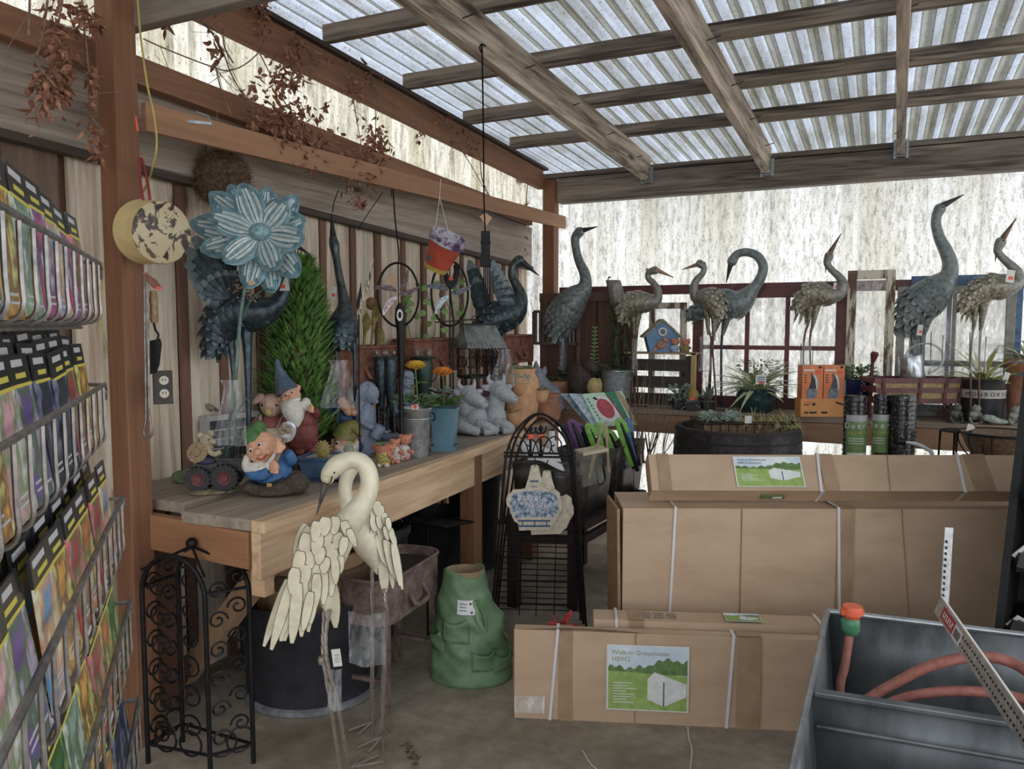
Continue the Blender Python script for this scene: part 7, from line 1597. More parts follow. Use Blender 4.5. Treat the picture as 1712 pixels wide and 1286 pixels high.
def hanging():
    # enamel saucepan on the post
    t = 2.58; P = at(272, 389, t); k = t / FPX
    v = -ray(272, 389).normalized(); ax = (v * .78 + CR * .62 + ZZ * -.02).normalized(); x0 = ax.cross(ZZ).normalized(); y0 = x0.cross(ax); R = MX((x0, y0, ax)).transposed()
    T = thing('enamel_saucepan', 'old cream enamel saucepan hung on the brown post by its red handle', 'saucepan', P)
    g = NT('chipped_cream_enamel'); b = g.n('BsdfPrincipled'); b.inputs['Roughness'].default_value = .35
    nz = noise(g, (16, 16, 16), 5, .6, 1.2); r = ramp(g, nz.outputs[0], [(.40, lin('2c1e18', 1.2)), (.455, lin('4a382a', 1.2)), (.48, lin('b0a07c', 1.25))]); g.l(r.outputs[0], b.inputs['Base Color']); g.out(b.outputs[0]); CH = g.m
    CE = mat('cream_enamel', 'b8a068', 'c8b078', 9, .35, k=1.25)
    r_ = 53 * k; d_ = .115
    m = MB(); m.lathe([(r_ * .99, -d_), (r_ * 1.04, -d_), (r_ * 1.04, -d_ + .006), (r_, -d_ + .01), (r_, -.012), (r_ * .97, -.003)], P, 40, R); m.lathe([(r_ * .98, -d_), (r_ * .97, -.01), (0, -.008)], P, 30, R); m.build('pan_wall', CE, T)
    m = MB(); m.lathe([(r_ * .97, -.003), (r_ * .9, 0), (0, .001)], P, 40, R); m.build('pan_base', CH, T)
    hp = P - ax * (d_ - .01) + y0 * r_
    top = at(235, 264, t + .08); m = MB()
    for s in (-1, 1): m.tube(cr([tuple(hp + x0 * s * .012), tuple((hp + top) / 2 + x0 * s * .012), tuple(top + x0 * s * .004)], 4), .0045, 8)
    m.build('handle', mat('red_enamel_handle', '7c2024', '942c30', 30, .4, k=1.2), T)
    # steel rod with loop, trowel, leather tag, outlet
    T = thing('hanging_rod', 'long bent steel rod with a loop at its lower end hanging on the brown post', 'tool', at(247, 740, 2.62))
    m = MB(); m.tube(cr([tuple(at(x, y, 2.6)) for x, y in ((241, 455), (242, 560), (244, 690), (240, 722), (247, 734), (255, 722), (250, 690), (248, 560), (246, 455))], 5), .0042, 7); m.build('rod', mat('dull_steel_rod', '5c5450', '84807c', 40, .35, .7, k=1.2), T)
    T = thing('leather_tag', 'brown leather tag with an orange sticker below the saucepan', 'tag', at(255, 470, 2.55)); F = frame(at(255, 472, 2.55))
    m = MB(F); m.prism([(-15, 14), (-11, 16), (6, 4), (15, -8), (13, -13), (0, -9), (-12, 3)], -.8, .8); m.build('leather', mat('red_brown_leather', '6c3e2c', '84523e', 40, .6, k=1.2), T, smooth=False); m = MB(F); m.box((11, -1.2, -10), (9, .5, 5), Euler((0, .2, 0))); m.build('sticker', ORSTICK, T, smooth=False)
    T = thing('trowel', 'black bladed trowel with a turned wooden handle hanging beside the post', 'hand tool', at(258, 620, 2.62))
    m = MB(frame(at(257, 512, 2.63))); m.lathe([(0, 26), (5, 25), (7, 10), (6, 0), (7, -22), (5, -28), (0, -28)], (0, 0, 0), 12); m.build('wood_handle', mat('turned_wood', '7a5c38', '9c7c50', 40, .5, k=1.2), T)
    m = MB(); m.tube(cr([tuple(at(x, y, 2.63)) for x, y in ((257, 540), (260, 552), (265, 560), (262, 570))], 3), .004, 6); m.build('shank', BLACKM, T)
    m = MB(frame(at(260, 596, 2.63))); m.prism([(-9, 26), (9, 30), (11, 20), (6, -14), (0, -28), (-10, -30), (-12, -4)], -1, 1); m.build('blade', BLACKM, T, smooth=False)
    T = thing('power_outlet', 'dark brown double power outlet on the fence beside the post', 'outlet', at(273, 676, 2.72)); F = frame(at(273, 648, 2.72), yaw=35)
    m = MB(F); m.box((0, 3, 0), (30, 8, 56)); m.build('cover_plate', mat('dark_brown_plate', '2a2220', '3c322e', 30, .5, k=1.1), T, smooth=False, bev=.002)
    for z in (12, -10):
        m = MB(F); m.lathe([(0, 0), (7, 0), (7.5, 1), (0, 1)], (1, -1, z), 18, Euler((PI / 2, 0, 0)).to_matrix()); o = m.build('receptacle', mat('ivory_plastic', 'c4beac', k=1.1), T)
        for s in (-1, 1): m = MB(F); m.box((1 + s * 2.4, -2.2, z + 1), (1.2, .5, 4)); m.build('slot', EYE, o, smooth=False)
    # moss basket
    t = 3.32; g = G(372, 300, t=t); g.O = at(372, 300, t); T = thing('moss_basket', 'round brown moss ball basket with a twig handle hung high on the fence', 'basket', at(372, 346, t))
    m = g.m(); m.ell((0, 0, 0), (47, 38, 47)); b_ = m.build('moss_ball', mat('brown_moss', '3a2c22', '6a523c', (60, 60, 60), .95, k=1.15, bump=.9), T)
    m = g.m(); q = random.Random(8)
    for i in range(900): a = q.uniform(0, 2 * PI); e = q.uniform(-1.4, 1.4); nr = V((math.cos(a) * math.cos(e), math.sin(a) * math.cos(e), math.sin(e))); m.leaf((nr.x * 46, nr.y * 37, nr.z * 46), nr + V((q.uniform(-1, 1), q.uniform(-1, 1), q.uniform(-1, 1))), (nr.z, nr.x, nr.y), q.uniform(5, 11), 1.3, (1, 1, .3))
    m.build('moss_strands', mat('brown_moss_strand', '4a3828', '8a6c4c', 60, .9, k=1.15), T)
    m = g.m(); m.tube(cr([(-28, -4, 34), (-26, -4, 54), (-12, -4, 64), (6, -4, 62), (20, -4, 46), (24, -4, 34)], 5), 4, 8); m.build('twig_handle', mat('twig_brown', ''), T)
    # hanging painted pot
    t = 4.3; O = at(740, 420, t); k = t / FPX; ax = (CR * .42 + ZZ * .86 - FH * .28).normalized(); x0 = ax.cross(FH).normalized(); y0 = ax.cross(x0); R = MX((x0, y0, ax)).transposed()
    T = thing('hanging_pot', 'hand painted red, purple and yellow clay pot hanging tilted from a string', 'plant pot', O - ZZ * .1)
    m = MB(); m.lathe([(0, -34 * k), (20 * k, -34 * k), (22 * k, -26 * k)], O, 26, R); m.build('yellow_base', mat('yellow_paint_band', 'b09c2c', 'c4b040', 30, .4, k=1.2), T)
    m = MB(); m.lathe([(22 * k, -26 * k), (28 * k, 12 * k)], O, 26, R); m.build('red_wall', mat('red_orange_paint', 'b03c24', 'c44c30', 20, .4, k=1.2), T)
    m = MB(); m.lathe([(28 * k, 12 * k), (31 * k, 14 * k), (32 * k, 30 * k), (29 * k, 30 * k), (27 * k, 12 * k), (18 * k, -20 * k), (0, -22 * k)], O, 26, R); m.build('purple_rim', mat('purple_white_glaze', '5c3c6c', 'c8c4d0', 22, .3, k=1.15, lo=.42, hi=.55), T)
    m = MB(frame(at(718, 432, t - .12))); m.lathe([(0, 0), (3, 0), (5, .6), (0, 1)], (0, 0, 0), 12, Euler((PI / 2, 0, 0)).to_matrix()); m.build('painted_dot', BOOT, T)
    m = MB()
    for x in (726, 752): m.tube([at(x, 396, t), at(735, 330, t), at(737, 300, t + .1)], .0018, 4)
    m.build('string', PAPER, T)
    # wind spinners
    for (x, y, rx, ry, tt, lb, wire) in ((666, 493, 33, 53, 4.15, 'left hanging wind spinner, an iron ring with curled pale pink blades', [(656, 292), (660, 360), (667, 430), (662, 440)]), (752, 491, 30, 54, 4.6, 'right wind spinner, an iron ring with curled pale blue blades behind the rooster', None)):
        O = at(x, y, tt); k = tt / FPX; T = thing('wind_spinner', lb, 'wind spinner', O - ZZ * ry * k, 'ring wind spinners'); m = MB(frame(O))
        m.tube([(rx * math.cos(a * PI / 18), (rx * .35) * math.cos(a * PI / 18), ry * math.sin(a * PI / 18)) for a in range(37)], 2.0, 6); m.tube([(0, 0, ry), (0, 0, -ry)], 1, 5); m.build('ring', DKM, T)
        BM = mat('pearly_pink_blade', '7c5a64', 'c8bcc4', 60, .25, .4, k=1.2) if wire else mat('pearly_blue_blade', '56708c', 'c4d0d8', 60, .25, .4, k=1.2)
        for i, (dx, dz, an) in enumerate(((-14, 10, 2.6), (16, 14, .7), (12, -2, -.1), (-12, -16, 3.7))):
            m = MB(frame(O)); c, s = math.cos(an), math.sin(an); m.leaf((dx * .2, -2, dz * .4 + 2), (c, -.2, s), (-s, -.6, c), 36, 20, (.3, .8, 1, 1, .8, .4), .3, .45); m.build('blade', BM, T)
        if wire:
            m = MB(); m.tube(cr([tuple(at(a, b, tt)) for a, b in wire], 4), .004, 5); m.build('hanging_wire', DKM, T); m = MB(frame(at(656, 468, tt - .06))); m.box((0, 0, 0), (14, .5, 14), Euler((0, -.15, 0))); m.build('price_tag', mat('kraft_tag', ''), T, smooth=False)
        else:
            m = MB(); m.tube([at(x, y + ry, tt), V((O.x, O.y, .9))], .005, 6); m.build('stake', DKM, T)
    # rooster weathervane
    t = 4.5; O = at(757, 545, t); T = thing('rooster_weathervane', 'black rooster weathervane with a direction arrow above the roofed lantern', 'weathervane', V((O.x, O.y, .9))); F = frame(at(752, 462, t))
    m = MB(F); m.prism([(-13, 8), (-10, 14), (-6, 16), (-5, 8), (-1, 0), (4, -1), (7, 8), (6, 18), (12, 22), (17, 14), (16, 2), (12, -10), (6, -18), (2, -22), (-3, -20), (-9, -10), (-11, 2)], -1.2, 1.2); m.tube([(0, 0, -18), (2, 0, -40), (7, 0, -84)], 2, 6); m.build('rooster', BLACKM, T, smooth=False)
    m = MB(); m.tube([at(757, 545, t), V((O.x, O.y, .9))], .006, 6); m.build('pole', BLACKM, T)
    m = MB(); m.bar(at(727, 539, t), at(795, 534, t), .008, .008); m.tube([at(795 + 6 * math.cos(a * .6), 534 + 6 * math.sin(a * .6), t) for a in range(11)], .003, 5); m.build('arrow', BLACKM, T)
    m = MB(F); m.box((2, -2, -4), (7, .5, 6)); m.build('sticker', ORSTICK, T, smooth=False)
    # corrugated roof lantern
    g = G(770, 630, O=V((-2.28, 4.28, .9))); g.bx, g.by = proj(g.O); g.F = frame(g.O, yaw=28)
    T = thing('roofed_lantern', 'black wire lantern with a corrugated tin hip roof on a tall stand', 'lantern', g.O)
    sy = g.by - 630; hb = sy
    m = g.m()
    for sx in (-1, 1):
        for sd in (-1, 1): m.box((sx * 27, sd * 24, hb + 24), (3.4, 3.4, 50))
    for z in (hb + 1, hb + 48):
        for s in (-1, 1): m.box((0, s * 24, z), (58, 3.4, 3.4)); m.box((s * 27, 0, z), (3.4, 50, 3.4))
    m.build('frame', BLACKM, T, smooth=False)
    m = g.m()
    for s in (-1, 1):
        for i in range(3): m.tube([(-20 + 20 * i + 7 * math.cos(a * .7), s * 24, hb + 25 + 9 * math.sin(a * .7)) for a in range(10)], .7, 4); m.tube([(s * 27, -15 + 15 * i + 6 * math.cos(a * .7), hb + 25 + 9 * math.sin(a * .7)) for a in range(10)], .7, 4)
    for a, b in (((-27, -24), (27, -24)), ((27, -24), (27, 24))): m.tube([(*a, hb + 4), (*b, hb + 46)], .6, 4); m.tube([(*a, hb + 46), (*b, hb + 4)], .6, 4)
    m.build('scroll_wire', DKM, T)
    TIN = mat('corrugated_tin', '6c7070', '9ca0a0', 20, .4, .6, k=1.3); 
    for k_ in range(4):
        a = k_ * PI / 2; ca, sa = math.cos(a), math.sin(a); hw, hd = (36, 33)
        def fn(u, v):
            w_ = (hw if k_ % 2 == 0 else hd); dd = (hd if k_ % 2 == 0 else hw); x = (u - .5) * 2 * w_ * (1 - v * (.2 if k_ % 2 == 0 else .97)); y = -dd * (1 - v * (.97 if k_ % 2 == 0 else .2)); z = hb + 48 + 38 * v + 1.3 * math.sin((u - .5) * 2 * w_ * 1.1)
            return (x * ca - y * sa, x * sa + y * ca, z)
        m = g.m(); m.grid(fn, 60, 2); m.build('roof_panel', TIN, T)
    m = g.m(); m.box((0, 0, hb + 87), (60, 4, 3)); m.build('ridge_cap', DKM, T, smooth=False)
    m = g.m()
    for s in (-1, 1): m.tube([(s * 24, 0, hb), (s * 24, 0, 0)], 2, 6)
    m.build('stand_leg', BLACKM, T)
    # wind chime on a long hook
    T = thing('hanging_wind_chime', 'black block wind chime with hanging rods in front of the winged heron', 'wind chime', at(813, 524, 4.15)); F = frame(at(812, 416, 4.15)); m = MB(F)
    m.box((0, 0, 0), (15, 12, 58)); m.box((0, 0, 10), (17, 13, 4)); m.box((0, 0, -24), (18, 14, 12)); m.build('block', BLACKM, T, smooth=False, bev=.003)
    for dx, z in ((-3, 92), (0, 112), (3, 92), (6, 86)): m = MB(F); m.tube([(dx, 0, -28), (dx, 0, -z)], 1.3, 6); m.build('chime_rod', DKM, T)
    m = MB(); m.tube([at(806, 76, 3.3), at(808, 200, 3.55), at(809, 330, 3.8), at(811, 388, 4.15)], .004, 6); m.tube(cr([tuple(at(x, y, 3.3)) for x, y in ((806, 90), (802, 80), (806, 74), (812, 78))], 3), .004, 5); m.build('long_hook', DKM, T)
    m = MB(frame(at(812, 368, 4.1))); m.prism([(-10, 6), (0, 12), (11, 4), (1, -10)], -.6, .6); m.build('wooden_tag', mat('kraft_tag', ''), T, smooth=False)
    # paddle stake with oval mirror
    t = 3.72; T = thing('mirror_stake', 'black paddle shaped garden stake with an oval pale mirror', 'garden ornament', V((at(670, 680, t).x, at(670, 680, t).y, .9))); F = frame(at(669, 530, t)); m = MB(F)
    m.ell((0, 0, 0), (9, 3, 24)); m.tube([(0, 0, -10), (1, 0, -60), (1, 0, -100)], [7, 6, 5], 8); b = at(670, 630, t); m.build('paddle', BLACKM, T); m = MB(); m.tube([b, V((b.x, b.y, .9))], .012, 7); m.build('pole', BLACKM, T)
    m = MB(F); m.lathe([(3, 0), (5.2, 0), (5.2, .8), (3, .8)], (0, -3, 3), 18, Euler((PI / 2, 0, 0)).to_matrix(), sy=1.9); m.build('oval_mirror', PAPER, T)
    # plume
    t = 3.6; T = thing('feather_stake', 'black and cream striped metal feather rising right of the upright heron', 'garden ornament', V((at(600, 640, t).x, at(600, 640, t).y, .9))); 
    for (x0, y0, x1, y1, w_, mm) in ((600, 526, 627, 430, 9, None), (599, 520, 604, 470, 8, 1)):
        p, q_ = at(x0, y0, t), at(x1, y1, t - .02); m = MB(); m.leaf(p, q_ - p, -FH + CR * .2, (q_ - p).length, w_ * t / FPX, (.3, .9, 1, .9, .7, .45, .2, .03), .15); m.build('plume', variegated('striped_feather', '2c2620', 'c8bc9c') if not mm else BLACKM, T)
    m = MB(); m.tube([at(600, 526, t), at(600, 640, t), V((at(600, 640, t).x, at(600, 640, t).y, .9))], .004, 6); m.build('stake', DKM, T)
    # metal frogs
    for (bx, by, Y, lb, mm) in ((648, 640, 3.62, 'pair of tall dark metal frogs peering over the statues', DARKB), (708, 640, 3.95, 'dark green metal frog with rusty eyes behind the yellow flower', mat('dark_green_tin', '1e3228', '30483a', 30, .4, .4, k=1.2))):
        P = onx(bx, by, -2.36); g = G(bx, 740, O=V((P.x, P.y, .9))); g.bx, g.by = proj(g.O); T = thing('metal_frog', lb, 'garden statue', g.O, 'metal frogs'); h = g.by - 650
        for dx, nm in ((-10, 0), (10, 1)) if mm is DARKB else ((0, 0),):
            w_ = 11 if mm is DARKB else 17; dx = dx + (-4 if nm else 0); m = g.m(); m.lathe([(w_ * .5, h - 30), (w_ * .8, h), (w_, h + 30), (w_, h + 44), (w_ * .9, h + 50), (0, h + 50)], (dx + bx - g.bx, 0, 0), 18)
            for s in (-1, 1): m.tube(cr([(dx + bx - g.bx + s * w_, 0, h + 34), (dx + bx - g.bx + s * (w_ + 7), -4, h + 22), (dx + bx - g.bx + s * w_ * .9, -6, h + 12)], 3), 1.6, 6)
            m.lathe([(w_ * 1.25, h + 50), (w_ * 1.3, h + 53), (0, h + 55)], (dx + bx - g.bx, -2, 0), 18); m.build('body', mm, T)
            for s in (-1, 1):
                m = g.m(); m.ell((dx + bx - g.bx + s * w_ * .55, -3, h + 60), (w_ * .4, w_ * .36, w_ * .5)); m.build('eye', mat('rusty_eye_metal', '5a4a40', '948a84', 60, .4, .4, k=1.2), T)
            m = g.m()
            for s in (-1, 1): m.tube([(dx + bx - g.bx + s * w_ * .4, 0, h - 28), (dx + bx - g.bx + s * w_ * .6, 0, 0)], 2.2, 6)
            m.build('legs', mm, T)
    # maroon wagon tray and dark wheels
    P = onx(778, 660, -2.47); g = G(778, 660, O=V((P.x, P.y, .9))); g.bx, g.by = proj(g.O); g.F = frame(g.O, yaw=22)
    T = thing('maroon_cart', 'maroon painted wooden cart tray with iron wheels behind the orange ranunculus', 'cart', g.O); h = g.by - 672
    m = g.m()
    for s in (-1, 1): m.box((0, s * 26, h + 10), (112, 3, 22)); m.box((s * 56, 0, h + 10), (3, 52, 22))
    m.box((0, 0, h), (112, 52, 3)); m.build('tray', REDP, T, smooth=False, bev=.002); m = g.m(); m.box((0, 0, h + 16), (108, 50, 2)); m.build('soil', SOIL, T, smooth=False)
    for x in (-48, 40):
        m = g.m(); r0 = 13
        m.tube([(x + r0 * .9 * math.cos(a * PI / 12), -30, r0 + r0 * .9 * math.sin(a * PI / 12)) for a in range(25)], 1.6, 6)
        for a in range(10): m.tube([(x, -30, r0), (x + r0 * .9 * math.cos(a * .628), -30, r0 + r0 * .9 * math.sin(a * .628))], .9, 4)
        m.tube([(x, -30, r0), (x, -24, h)], 2, 6); m.build('wheel', BLACKM, T)
    m = g.m()
    for s in (-1, 1): m.tube(cr([(10 + s * 2, s * 12, h + 18), (20, s * 12, h + 44), (44, s * 12, h + 34), (56, s * 12, h + 16)], 4), 1.8, 6)
    m.build('hoop', RUST, T)
    m = g.m(); m.tube(cr([(54, -10, h + 14), (66, -14, h + 60), (62, -14, h + 100)], 4), 2.4, 6); m.tube([(52, -14, h + 86), (74, -14, h + 84)], 2, 6); m.build('pull_handle', REDP, T)
    # small iron wheels behind the girl
    P = onz(652, 738, .9); g = G(652, 738, O=P); T = thing('iron_wheel_ornament', 'dark rusty iron wheel ornament between the girl statue and the bucket', 'garden ornament', P); 
    for x, r0 in ((-2, 27), (18, 22)):
        m = g.m(); m.tube([(x + r0 * math.cos(a * PI / 12), 10, r0 + 2 + r0 * math.sin(a * PI / 12)) for a in range(25)], 1.5, 6)
        for a in range(8): m.tube([(x, 10, r0 + 2), (x + r0 * math.cos(a * .785), 10, r0 + 2 + r0 * math.sin(a * .785))], .9, 4)
        m.build('wheel', mat('rusty_dark_iron', '2c2220', '4a3630', 60, .6, .4, k=1.1), T)
    m = g.m(); m.tube([(-14, 10, 60), (6, 10, 26), (24, 10, 2)], 1.6, 6); m.build('shaft', MATS['rusty_dark_iron'], T)
    # tied bags on the bench
    for (x, y, w_, h_, tt, lb) in ((567, 642, 56, 80, 3.35, 'crumpled clear plastic bag tied to the upright heron leg'), (842, 615, 40, 62, 4.75, 'clear plastic bag tied to the leg of the heron near the corner post'), (388, 690, 56, 110, 2.75, 'tall clear plastic bag standing by the flower stalk')):
        O = at(x, y, tt); T = thing('hanger_bag', lb, 'plastic bag', O - ZZ * h_ * .5 * tt / FPX, 'plastic bags on crane legs'); m = MB(frame(O))
        m.grid(lambda u, v: ((u - .5) * w_ * (.35 + .75 * abs(v - .12) ** .5) + 3 * math.sin(v * 5), -4 + 4 * math.sin(u * 16 + v * 2) * (.2 + v * .8), h_ * (.5 - v)), 22, 10); m.build('film', FILM, T)
    # white and charcoal crate, bark slab
    zb = .95; O = onz(344, 770, zb); A_ = onz(272, 777, zb); B_ = onz(432, 757, zb); hh = .185
    T = thing('painted_crate', 'white trimmed charcoal painted box with slatted sides at the left end of the bench', 'box', V((O.x, O.y, .9)))
    ua, ub = (A_ - O), (B_ - O); La, Lb = .2, ub.length; ua.normalize(); ub.normalize(); ua = V((-ub.y, ub.x, 0)) if V((-ub.y, ub.x, 0)).dot(ua) > 0 else V((ub.y, -ub.x, 0))
    CHR = mat('charcoal_peeling_paint', '34343a', '54545c', 30, .7, k=1.2); WP = mat('chalky_white_paint', 'a8a4a0', 'c4c0ba', 30, .7, k=1.1)
    for p in (O, O + ua * La, O + ub * Lb, O + ua * La + ub * Lb): m = MB(); m.box(p + ZZ * (hh / 2 - .025), (.03, .03, hh + .05)); m.build('corner_post', WP, T, smooth=False)
    for (p, q_) in ((O, O + ua * La), (O, O + ub * Lb), (O + ua * La, O + ua * La + ub * Lb), (O + ub * Lb, O + ua * La + ub * Lb)):
        m = MB()
        for i in range(4): m.bar(p + ZZ * (.025 + i * .042), q_ + ZZ * (.025 + i * .042), .012, .038)
        m.build('slat', CHR, T, smooth=False)
        m = MB(); m.bar(p + ZZ * hh, q_ + ZZ * hh, .02, .024); 
        for i in range(3): m.bar(p + ZZ * (.046 + i * .042), q_ + ZZ * (.046 + i * .042), .016, .005)
        m.build('white_trim', WP, T, smooth=False)
    m = MB(); c = O + ua * La * .5 + ub * Lb * .5; m.add([tuple(O + ZZ * hh), tuple(O + ua * La + ZZ * hh), tuple(O + ua * La + ub * Lb + ZZ * hh), tuple(O + ub * Lb + ZZ * hh)], [(0, 1, 2, 3)]); m.build('lid', CHR, T, smooth=False, thick=.008)
    T = thing('bark_slab', 'pale grey slab of bark lying on top of the charcoal box', 'wood', O + ZZ * (hh + .016)); m = MB(); c = O + ub * .05 + ua * .1 + ZZ * (hh + .03); m.grid(lambda u, v: c + CR * (u - .5) * .13 + FH * (v - .5) * .1 + ZZ * (.03 * math.sin(u * PI) + .01 * math.sin(v * 7)), 8, 6); m.build('slab', wood('pale_bark', '6c6258', 'a89c8c', 'x', k=1.2), T, thick=.012)
hanging()
def cordsvines():
    T = thing('yellow_cord', 'yellow plastic cord hanging in a loop down the brown post', 'cord', at(258, 270, 2.6)); m = MB(); m.tube(cr([tuple(at(x, y, 2.6 + d)) for x, y, d in ((230, -6, 0), (235, 60, 0), (246, 140, 0), (257, 190, .02), (262, 240, .02), (256, 275, .06), (240, 320, .2), (180, 420, .34), (170, 490, .36), (172, 560, .36), (186, 600, .34))], 6), .0035, 6); m.build('cord_line', mat('yellow_cord', 'b09c3c', 'c8b450', 20, .5, k=1.1), T)
    T = thing('conduit', 'thin pale grey conduit running down behind the brown post', 'pipe', at(166, 640, 3.0)); m = MB(); m.tube(cr([tuple(at(x, y, 3.0)) for x, y in ((168, 230), (162, 270), (161, 340), (172, 430), (170, 540), (184, 600))], 6), .005, 6); m.build('conduit_line', mat('pale_grey_conduit', '9aa0a8', k=1.1), T)
    T = thing('staple_bar', 'small pale metal bar nailed on the grey beam right of the post', 'bracket', at(335, 205, 2.75)); m = MB(); m.bar(at(314, 203, 2.75), at(354, 207, 2.75), .008, .01); m.tube([at(352, 206, 2.75), at(348, 194, 2.75), at(328, 187, 2.75)], .003, 5); m.build('bar', GALV, T)  # staple bar nailed to the beam, with a bent wire
    m = MB(frame(at(228, 206, 2.58))); m.prism([(-2, 12), (1, 12), (4, -12), (0, -13)], -.5, .5); o = m.build('orange_post_sticker', ORSTICK, None, smooth=False); tag(o, 'small orange paint mark on the brown post under the rail', 'sticker')
    # dried vines
    DRY = mat('dry_brown_leaf', '5a3426', '8e5a40', 40, .7, k=1.15, c3='b08464', lo=.3, hi=.7); STEM = mat('dry_vine_stem', '5a4438', '8c7460', 40, .7, k=1.2)
    def vine(label, stems, clumps, seed, x2=-2.42):
        q = random.Random(seed); P = lambda x, y, X: onx(x, y, X)
        s0 = stems[0][0]; T = thing('dried_vine', label, 'vine', P(s0[0], s0[1], x2), 'dried vines on the beams')
        m = MB()
        for s in stems:
            c = [tuple(P(x, y, x2 + q.uniform(-.02, .05))) for x, y in s]; w_ = q.uniform(.0022, .004); m.tube(cr(c, 5), w_, 5)
            for i in range(len(s) - 1):
                p = V(c[i]).lerp(V(c[i + 1]), q.random()); m.tube([p, p + V((q.uniform(-.03, .06), q.uniform(-.08, .08), q.uniform(-.1, .03))), p + V((q.uniform(-.03, .06), q.uniform(-.12, .12), q.uniform(-.16, .0)))], [.0018, .0014, .001], 4)
        m.build('stems', STEM, T)
        m = MB()
        for (x, y, sx, sy, n) in clumps:
            for i in range(int(n * 1.5)):
                p = P(x + q.gauss(0, sx * .5), y + q.gauss(0, sy * .5), x2 + q.uniform(-.04, .07)); d = V((q.uniform(-.6, .8), q.uniform(-.8, .8), q.uniform(-1.4, .1)))
                m.leaf(p, d, (q.uniform(-1, 1), q.uniform(-1, 1), q.uniform(-.5, 1)), q.uniform(.016, .038), q.uniform(.009, .021), (.2, .8, 1, .7, .2), q.uniform(-.9, .9), q.uniform(-1.4, 1.4))
        f = m.build('dry_leaves', DRY, T); f['kind'] = 'stuff'
        return T
    vine('dense hanging dried vine left of the brown post', [[(50, -4), (48, 60)], [(105, 0), (95, 60), (92, 120), (75, 180)], [(80, 0), (72, 50), (62, 90), (42, 94)], [(137, 0), (140, 40), (148, 120), (150, 230)]], [(95, 50, 22, 60, 46), (98, 110, 26, 60, 60), (72, 150, 26, 50, 46), (105, 140, 20, 50, 36), (140, 25, 22, 26, 26), (158, 40, 12, 14, 12), (152, 130, 10, 22, 16), (154, 175, 8, 20, 12), (152, 215, 12, 18, 12), (162, 255, 10, 24, 12)], 1, -2.36)
    vine('large dried vine clump draped over the brown sill beam', [[(240, 65), (285, 85), (350, 110), (385, 118), (420, 100), (440, 70), (436, 10)], [(320, 20), (350, 50), (372, 85), (384, 118), (395, 140), (410, 160), (430, 185)], [(372, 45), (376, 80), (390, 105)], [(430, 80), (470, 160), (490, 190), (530, 235), (570, 270)], [(400, 150), (440, 190), (520, 230), (600, 300)], [(360, 110), (370, 150), (388, 195)]], [(275, 42, 8, 10, 4), (355, 60, 14, 40, 12), (362, 88, 10, 20, 8), (470, 130, 34, 30, 36), (490, 120, 30, 46, 60), (470, 190, 46, 40, 100), (500, 215, 50, 40, 110), (520, 245, 34, 30, 46), (520, 270, 14, 30, 24), (416, 155, 18, 24, 14), (585, 262, 20, 16, 16), (600, 300, 30, 20, 22), (620, 290, 20, 20, 14), (598, 336, 14, 16, 26)], 2)
    vine('dried vine trailing from the top beam in the middle', [[(583, 100), (588, 150), (600, 220), (612, 270), (640, 300)], [(620, 120), (626, 170), (628, 210), (626, 260)], [(610, 120), (628, 150), (630, 185)], [(500, 70), (520, 90), (526, 120)], [(583, 105), (640, 140), (700, 180), (760, 220), (790, 260)], [(640, 160), (690, 200), (730, 230), (770, 250), (812, 320)]], [(500, 80, 30, 30, 22), (440, 20, 14, 40, 40), (595, 150, 16, 40, 18), (620, 225, 20, 30, 36), (636, 250, 24, 40, 46), (618, 250, 20, 30, 22), (545, 98, 8, 8, 4), (706, 225, 8, 16, 5), (605, 130, 30, 30, 18), (545, 175, 10, 10, 4)], 3, -2.44)
    vine('thin dried vine along the top beam near the corner post', [[(700, 165), (740, 200), (790, 226), (840, 250), (880, 275)], [(780, 215), (800, 250), (806, 300), (820, 330)], [(884, 380), (880, 330), (884, 300)]], [(745, 205, 30, 16, 10), (770, 230, 26, 14, 12), (790, 255, 12, 14, 8), (880, 380, 6, 40, 8)], 4, -2.44)
    # wires and hooks
    for pts, lb in (([(655, 290), (658, 300), (662, 294), (658, 288), (654, 300), (655, 330)], 'small S hook on the tan rail above the left spinner'), ([(806, 322), (810, 334), (815, 330), (814, 322)], 'small hook at the bottom of the long wire'), ([(556, 355), (558, 340), (566, 318)], 'fine wire over the upright heron beak'), ([(598, 385), (620, 350), (640, 322)], 'fine drooping wire on the grey beam')):
        T = thing('hanging_hook', lb, 'hook', onx(pts[0][0], pts[0][1], -2.4)); m = MB(); m.tube(cr([tuple(onx(x, y, -2.4)) for x, y in pts], 4), .0025, 5); m.build('wire', DKM, T)
cordsvines()
